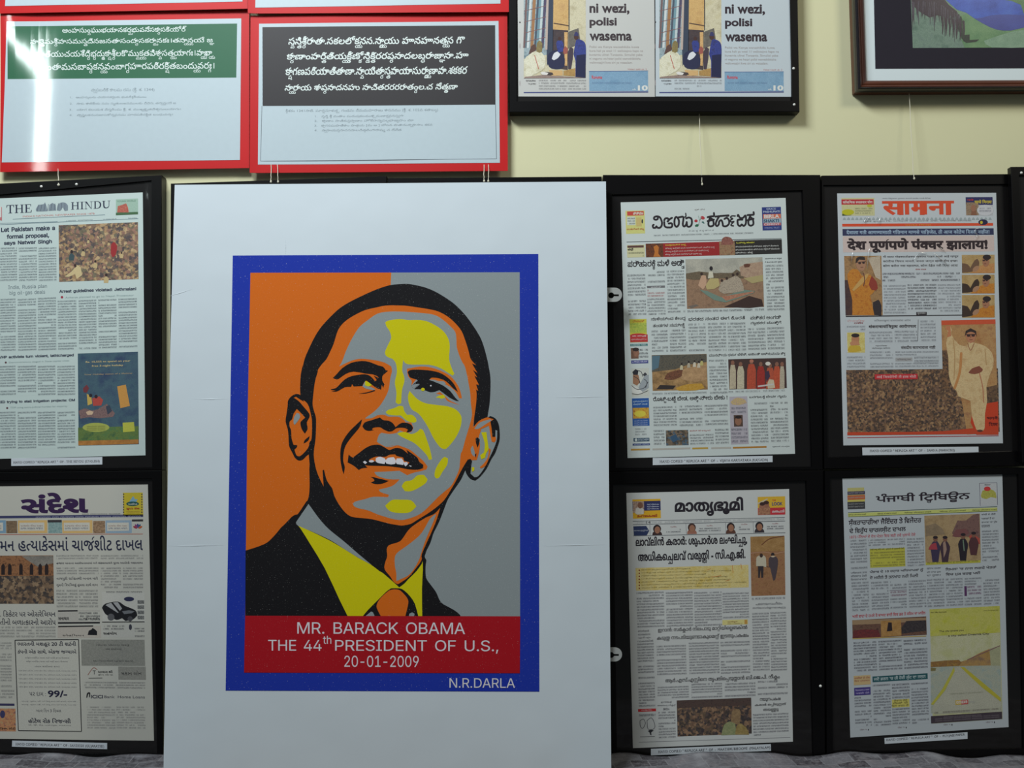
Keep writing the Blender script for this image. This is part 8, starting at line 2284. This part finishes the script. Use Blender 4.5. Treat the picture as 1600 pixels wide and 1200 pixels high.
A.add(BLK, 9, ('c', [(615, 385), (680, 370), (740, 310), (800, 255), (880, 220), (1000, 200), (1080, 205), (1140, 250), (1200, 330), (1225, 385), (1190, 370), (1130, 330), (1060, 275), (1030, 300), (1010, 345), (900, 350), (880, 320), (870, 355), (790, 360), (720, 400), (680, 415), (620, 415), (680, 402), (620, 394)]), smooth=2)
A.add(GRY, 8, ('c', [(1020, 330), (1040, 290), (1070, 340), (1110, 355), (1170, 385), (1150, 395), (1060, 380), (1010, 350)]))
A.add(YEL, 10, ('c', [(1045, 280), (1090, 300), (1130, 335), (1080, 350), (1040, 335)]))
A.add(BLK, 9, ('c', [(960, 440), (1060, 425), (1160, 395), (1172, 405), (1060, 437)]))
A.out('eye')
A = Art()
A.add(BLK, 10, ('d', [(340, 345), (400, 295), (440, 272), (560, 268), (650, 300), (740, 340), (830, 410), (890, 490), (935, 532), (900, 530), (820, 490), (740, 430), (690, 395), (640, 415), (580, 422), (520, 402), (460, 385), (380, 385), (400, 362), (450, 325), (400, 325)]), smooth=2)
A.P.ell(*T('d', 585, 341), 1.1, 1.1, WHT, 13)
A.P.ell(*T('d', 486, 388), 3.0, 2.6, YEL, 12)
A.add(GRY, 11, ('d', [(340, 350), (370, 325), (445, 318), (400, 350), (380, 380)]))
A.out('eye')
A = Art()
A.add(BLK, 9, ('c', [(1010, 850), (1040, 800), (1130, 770), (1230, 738), (1270, 770), (1340, 780), (1390, 810), (1425, 860), (1480, 815), (1540, 800)]), ('d', [(200, 808), (280, 805), (340, 830), (362, 870), (340, 910), (278, 927), (300, 890), (260, 870), (200, 865), (150, 875), (100, 910), (40, 912)]), ('c', [(1330, 912), (1270, 885), (1230, 860), (1150, 865), (1130, 890), (1155, 896), (1090, 906), (1040, 890)]))
A.out('nose')
A = Art()
A.add(BLK, 9, ('e', [(1005, -200), (980, -110), (910, -20), (860, 40), (800, 130), (775, 220), (770, 320), (790, 400), (775, 490), (750, 400), (735, 300), (735, 200), (750, 110), (790, 30), (850, -50), (920, -120)]))
A.add(BLK, 9, ('e', [(1110, 520), (1150, 525), (1210, 540), (1340, 570), (1260, 605), (1170, 610), (1115, 590), (1160, 572), (1150, 545)]))
A.out('smile_line')
A = Art()
A.add(BLK, 9, ('e', [(838, 240), (860, 262), (890, 280), (970, 220), (1050, 160), (1130, 125), (1220, 120), (1300, 160), (1350, 185), (1420, 160), (1500, 170)]), ('f', [(300, 232), (280, 182), (365, 240), (420, 285), (440, 330), (490, 370), (490, 410), (420, 430), (300, 425), (200, 405)]), ('e', [(1400, 395), (1300, 385), (1100, 380), (1040, 372), (1072, 405), (1000, 415), (965, 435), (900, 380), (825, 340)]))
A.add(ORG, 10, ('e', [(1095, 305), (1180, 268), (1290, 272), (1350, 245), (1420, 240), (1440, 260), (1520, 280)]), ('f', [(250, 320), (318, 340), (300, 360), (200, 350)]), ('e', [(1300, 330), (1100, 322)]))
A.out('mouth')
A = Art()
for s in ([(1015, 335), (1040, 320), (1070, 340), (1045, 360)], [(1090, 320), (1130, 310), (1160, 325), (1130, 340), (1095, 335)], [(1175, 320), (1180, 285), (1230, 270), (1290, 290), (1302, 320), (1285, 360), (1200, 345)], [(1295, 322), (1330, 284), (1400, 275), (1425, 310), (1420, 358), (1370, 365), (1310, 355)], [(1424, 330), (1440, 290), (1500, 290), (1526, 330), (1520, 372), (1440, 360)], [(1525, 340), (1570, 335), (1580, 360), (1550, 390), (1533, 370)]):
    A.add(WHT, 11, ('e', s))
A.add(WHT, 11, ('f', [(315, 375), (345, 385), (340, 395), (322, 390)]))
A.out('teeth')
A = Art()
A.add(BLK, 5, ('c', [(238, 462), (180, 445), (120, 475), (80, 530), (75, 600), (60, 700), (50, 790), (75, 880), (85, 960), (92, 1085), (118, 1150), (140, 1190), (165, 1240), (210, 1275), (260, 1268), (310, 1220), (348, 1180), (352, 1050), (330, 1120), (260, 1200), (220, 1225), (185, 1210), (160, 1140), (190, 1110), (195, 1085), (150, 1080), (125, 1000), (118, 900), (100, 850), (100, 790), (130, 760), (150, 690), (190, 630), (250, 690), (295, 740), (250, 780), (235, 810), (250, 880), (290, 940), (325, 880), (315, 800), (345, 740), (345, 690), (280, 610), (215, 535), (150, 490), (180, 478), (235, 515), (280, 540)]))
A.add(BLK, 5, ('c', [(275, 1062), (290, 1020), (350, 970), (340, 1015), (310, 1045)]))
A.add(GRY, 5, ('c', [(150, 810), (155, 740), (190, 680), (220, 690), (232, 730), (205, 780), (165, 830)]))
A.out('ear')
A = Art()
A.add(ORG, 6, ('d', [(1110, 870), (1190, 780), (1300, 735), (1380, 750), (1335, 800), (1360, 900), (1400, 1000), (1380, 1050), (1345, 1040), (1310, 840), (1220, 880), (1150, 900)]))
A.add(GRY, 7, ('d', [(1130, 880), (1200, 800), (1330, 760), (1345, 775), (1260, 830), (1180, 880)]))
A.add(BLK, 8, ('d', [(1300, 737), (1330, 720), (1385, 745), (1420, 790), (1440, 860), (1446, 1000), (1420, 1100), (1385, 1190)]), ('f', [(1340, 300), (1280, 420), (1200, 520), (1140, 566), (1080, 545), (1030, 480), (1018, 420), (1040, 320), (1080, 295), (1100, 320), (1090, 380), (1080, 480), (1130, 525), (1180, 510), (1260, 400), (1320, 280), (1380, 150)]), ('d', [(1412, 1010), (1415, 900), (1392, 890), (1390, 980), (1355, 982), (1345, 880), (1330, 790), (1372, 760)]))
A.add(GRY, 7, ('f', [(1085, 170), (1110, 130), (1135, 220), (1130, 270), (1095, 230)]))
A.add(BLK, 8, ('d', [(1145, 1000), (1165, 985), (1195, 1010), (1190, 1060), (1170, 1115), (1150, 1060)]))
A.add(BLK, 8, ('f', [(1135, 245), (1155, 225), (1150, 282)]))
A.add(YEL, 7, ('d', [(1215, 925), (1280, 920), (1290, 1000), (1305, 1100)]), ('f', [(1305, 180), (1275, 230), (1265, 280), (1215, 302), (1202, 250), (1250, 215), (1258, 100)]))
A.add(YEL, 7, ('f', [(1095, 400), (1130, 400), (1130, 440), (1100, 460)]))
A.add(ORG, 7, ('f', [(1310, 160), (1335, 180), (1310, 290), (1270, 380), (1210, 415), (1197, 398), (1250, 350), (1300, 270)]))
A.out('ear')
A = Art()
A.add(ORG, 5, ('h', [(852, -44), (790, 20), (700, 60), (590, 130), (520, 190), (450, 290), (400, 320), (320, 345), (295, 390), (300, 460), (275, 540), (275, 600), (330, 670), (370, 730), (410, 752), (440, 735), (520, 680), (580, 610), (640, 530), (660, 490), (660, 440), (720, 300), (770, 190), (815, 80)]))
A.add(GRY, 6, ('h', [(810, 25), (790, 30), (740, 80), (690, 170), (640, 240), (560, 310), (480, 370), (410, 420), (380, 470), (380, 560), (395, 640), (395, 720), (440, 700), (520, 660), (580, 590), (630, 500), (650, 440), (700, 290), (760, 150)]))
A.out('neck')
A = Art()
A.add(GRY, 5, ('g', [(680, 50), (550, 240), (570, 275), (700, 330), (900, 422), (1040, 510), (1200, 610), (1335, 682), (1200, 570), (1050, 440), (890, 310), (790, 200), (710, 90)]))
A.add(YEL, 5, ('g', [(570, 275), (700, 332), (900, 430), (1040, 512), (1200, 612), (1330, 682), (1420, 750)]), ('h', [(260, 640), (400, 762), (425, 786), (480, 745), (520, 700), (600, 622), (660, 540), (668, 505), (672, 600), (662, 800), (665, 1090), (625, 1090), (590, 960), (540, 880), (480, 820), (430, 795), (340, 795), (290, 830), (200, 920), (100, 1020), (42, 1090)]), ('g', [(1090, 1222), (1000, 1040), (850, 720), (700, 470), (600, 310)]), smooth=2, corner=30)
A.out('collar')
A = Art()
A.add(ORG, 6, ('h', [(340, 810), (420, 810), (470, 850), (510, 900), (520, 950), (495, 1060), (488, 1090), (237, 1090), (200, 1020), (190, 970), (220, 910), (280, 850)]))
A.add(GRY, 6, ('h', [(68, 1090), (130, 1038), (150, 1045), (172, 1090)]))
A.add(GRY, 6, ('h', [(525, 1090), (530, 1060), (560, 1045), (585, 1060), (580, 1090)]))
A.out('necktie')
A = Art()
A.P.quad([(383, 962), (812.9, 963), (812.2, 1052), (381.3, 1050.8)], RED, 7, n=4)
A.out('caption_band')
for s, x0, y0, x1, y1 in (('MR. BARACK OBAMA', 464.5, 972, 726.7, 990.3), ('THE 44', 419, 999.8, 502.5, 1016.6), ('th', 504.8, 993.5, 517.6, 1006), ('PRESIDENT OF U.S.,', 523.6, 999.8, 778.7, 1020.6), ('20-01-2009', 538, 1024.4, 654.3, 1042), ('N.R.DARLA', 702.3, 1059.6, 804.7, 1074.6)):
    A = Art()
    A.P.text(s, x0, y0, x1, y1, WHT, 9, 'arial', 0.0, 0.003)
    A.out('lettering')

# ================================================================== strings
def cord(label, pts, r=0.0008):
    """a thin string through (px, py, distance from wall)"""
    P3 = [wall_plane(d).at(x, y) for x, y, d in pts]
    t = thing('hanging_string', label, 'string', P3[-1], 'strings the frames hang from')
    path = []
    for i in range(len(P3) - 1):
        for j in range(6):
            path.append(P3[i].lerp(P3[i + 1], j / 6))
    path.append(P3[-1])
    vs, fs = [], []
    for i, p in enumerate(path):
        w = 0.0004 * math.sin(i * 1.7)
        for k in range(6):
            a = k * math.pi / 3
            vs.append(p + Vector((r * math.cos(a) + w, r * math.sin(a), 0)))
        if i:
            b = 6 * i
            for k in range(6):
                fs.append((b - 6 + k, b - 6 + (k + 1) % 6, b + (k + 1) % 6, b + k))
    mesh('cord', vs, fs, string_m, t, smooth=True)
    # knot and loose end
    c = P3[-1]
    kv, kf = [], []
    for j in range(5):
        for k in range(6):
            a, b = k * math.pi / 3, (j / 4 - 0.5) * math.pi
            kv.append(c + Vector((0.0024 * math.cos(b) * math.cos(a), 0.0024 * math.cos(b) * math.sin(a), 0.003 * math.sin(b))))
    for j in range(4):
        for k in range(6):
            kf.append((j * 6 + k, j * 6 + (k + 1) % 6, j * 6 + 6 + (k + 1) % 6, j * 6 + 6 + k))
    mesh('knot', kv, kf, string_m, t, smooth=True)


cord('white string tied to the top of the English newspaper frame', [(89, 240, 0.006), (91, 272, 0.02), (91.5, 289, 0.0345)])
cord('white string below the black-panel sheet, near its outer corner towards the green-panel sheet', [(424, 240, 0.006), (423.5, 273, 0.03), (423.3, 284, 0.0335)])
cord('white string below the black-panel sheet, beside the string near its outer corner', [(433, 240, 0.006), (434, 273, 0.03), (434.5, 284, 0.0335)])
cord('white string below the black-panel sheet, near its corner under the Swahili frame', [(757, 240, 0.006), (756, 272, 0.03), (756.5, 283, 0.0335)])
cord('white string below the black-panel sheet, outermost towards the Swahili frame', [(763, 240, 0.006), (763.5, 272, 0.03), (763, 283, 0.0335)])
cord('long white string from the Swahili frame down to the Kannada newspaper frame', [(1092.5, 176.6, 0.014), (1096, 272, 0.033), (1097.2, 288, 0.0355)])
cord('long pale string from the landscape painting down to the Marathi newspaper frame', [(1420.5, 146.2, 0.018), (1427, 268, 0.033), (1428.5, 279, 0.0355)])

# ================================================================== crumpled newspaper sheets on the table
def news_mat(seed, tint):
    """printed newspaper seen at a low angle: grey columns, a few darker pictures"""
    k = NT('table_newspaper').rough(0.6, 0.3, 0.15, 0.25)
    o = k.obj()
    mp = k.n('ShaderNodeMapping')
    mp.inputs['Location'].default_value = (seed * 3.1, seed * 1.7, 0)
    mp.inputs['Rotation'].default_value = (0, 0, 0.25 * math.sin(seed))
    mp.inputs['Scale'].default_value = (1, 1.1, 0)
    k.l(o, mp.inputs['Vector'])
    v = mp.outputs[0]
    br = k.n('ShaderNodeTexBrick', offset=0.37, offset_frequency=2, squash=0.6, squash_frequency=3)
    br.inputs['Scale'].default_value = 10.0
    br.inputs['Brick Width'].default_value = 0.62
    br.inputs['Row Height'].default_value = 0.34
    br.inputs['Mortar Size'].default_value = 0.010
    br.inputs['Mortar Smooth'].default_value = 0.2
    br.inputs['Bias'].default_value = 0.05
    br.inputs['Color1'].default_value = rgb(*tint)
    br.inputs['Color2'].default_value = rgb(46, 40, 46)
    br.inputs['Mortar'].default_value = rgb(128, 128, 132)
    k.l(v, br.inputs['Vector'])
    n4 = k.noise(v, 26.0, 3.0, 0.7)                                # mottled pictures
    c = k.mix(k.math('MULTIPLY', k.math('SUBTRACT', n4, 0.5), 3.0, clamp=True), br.outputs['Color'], rgb(134, 126, 128))
    n5 = k.noise(v, 11.0, 2.0)
    c = k.mix(k.math('MULTIPLY', k.math('SUBTRACT', n5, 0.55), 6.0, clamp=True), c, rgb(150, 150, 154))
    n2 = k.noise(v, 110.0, 3.0, 0.8)
    wv = k.n('ShaderNodeTexWave', bands_direction='Y')            # lines of type
    wv.inputs['Scale'].default_value = 60.0
    wv.inputs['Distortion'].default_value = 3.0
    wv.inputs['Detail Scale'].default_value = 6.0
    k.l(v, wv.inputs['Vector'])
    n2 = k.math('MULTIPLY_ADD', wv.outputs['Fac'], 0.18, k.math('SUBTRACT', n2, 0.09))
    c = k.mix(k.math('MULTIPLY', k.math('SUBTRACT', n2, 0.42), 1.8, clamp=True), c, rgb(150, 150, 155))
    n3 = k.noise(v, 9.0, 3.0)
    c = k.mix(k.math('MULTIPLY', n3, 0.35), c, rgb(70, 66, 72))
    k.l(c, k.b.inputs['Base Color'])
    return k.m


def sheet(label, x0, x1, y0, y1, z, seed, tint, ang=0.0, lift=0.012):
    t = thing('newspaper_sheet', label, 'newspaper', ((x0 + x1) / 2, (y0 + y1) / 2, z), 'newspaper sheets covering the table')
    r = random.Random(seed)
    ph = [(r.uniform(5, 26), r.uniform(-16, 16), r.uniform(0, 6.28), r.uniform(.2, 1)) for _ in range(7)]
    NX, NY = 110, 60
    vs, fs = [], []
    cx, cy = (x0 + x1) / 2, (y0 + y1) / 2
    for side in (0, 1):
        for j in range(NY + 1):
            for i in range(NX + 1):
                s, q_ = i / NX, j / NY
                x, y = x0 + (x1 - x0) * s, y0 + (y1 - y0) * q_
                dx, dy = x - cx, y - cy
                X, Y = cx + dx * math.cos(ang) - dy * math.sin(ang), cy + dx * math.sin(ang) + dy * math.cos(ang)
                h = sum(a[3] * abs(math.sin(a[0] * X + a[1] * Y + a[2])) ** 3 for a in ph) / 3.0
                vs.append((X, min(Y, -0.004), z + lift * h * max(0.0, min(1.0, (Y + 0.16) / 0.12)) ** 1.5 + 0.001 * h + 0.0003 - 0.0003 * side))
    K = (NX + 1) * (NY + 1)
    for j in range(NY):
        for i in range(NX):
            a = j * (NX + 1) + i
            fs += [(a, a + 1, a + NX + 2, a + NX + 1), (K + a, K + a + NX + 1, K + a + NX + 2, K + a + 1)]
    rim_ = list(range(NX)) + [j * (NX + 1) + NX for j in range(NY)] + [NY * (NX + 1) + i for i in range(NX, 0, -1)] + [j * (NX + 1) for j in range(NY, 0, -1)]
    for a, b in zip(rim_, rim_[1:] + rim_[:1]):
        fs.append((a, K + a, K + b, b))
    mesh('printed_page', vs, fs, news_mat(seed, tint), t, smooth=True)


sheet('crumpled newspaper sheet on the table under the Gujarati newspaper frame', -1.32, -0.62, -0.60, -0.035, TABLE_Z, 3, (112, 112, 116), 0.0, 0.016)
sheet('crumpled newspaper spread on the table under the Malayalam and Punjabi newspaper frames', 0.12, 1.42, -0.60, -0.040, TABLE_Z, 12, (112, 111, 116), 0.0, 0.023)
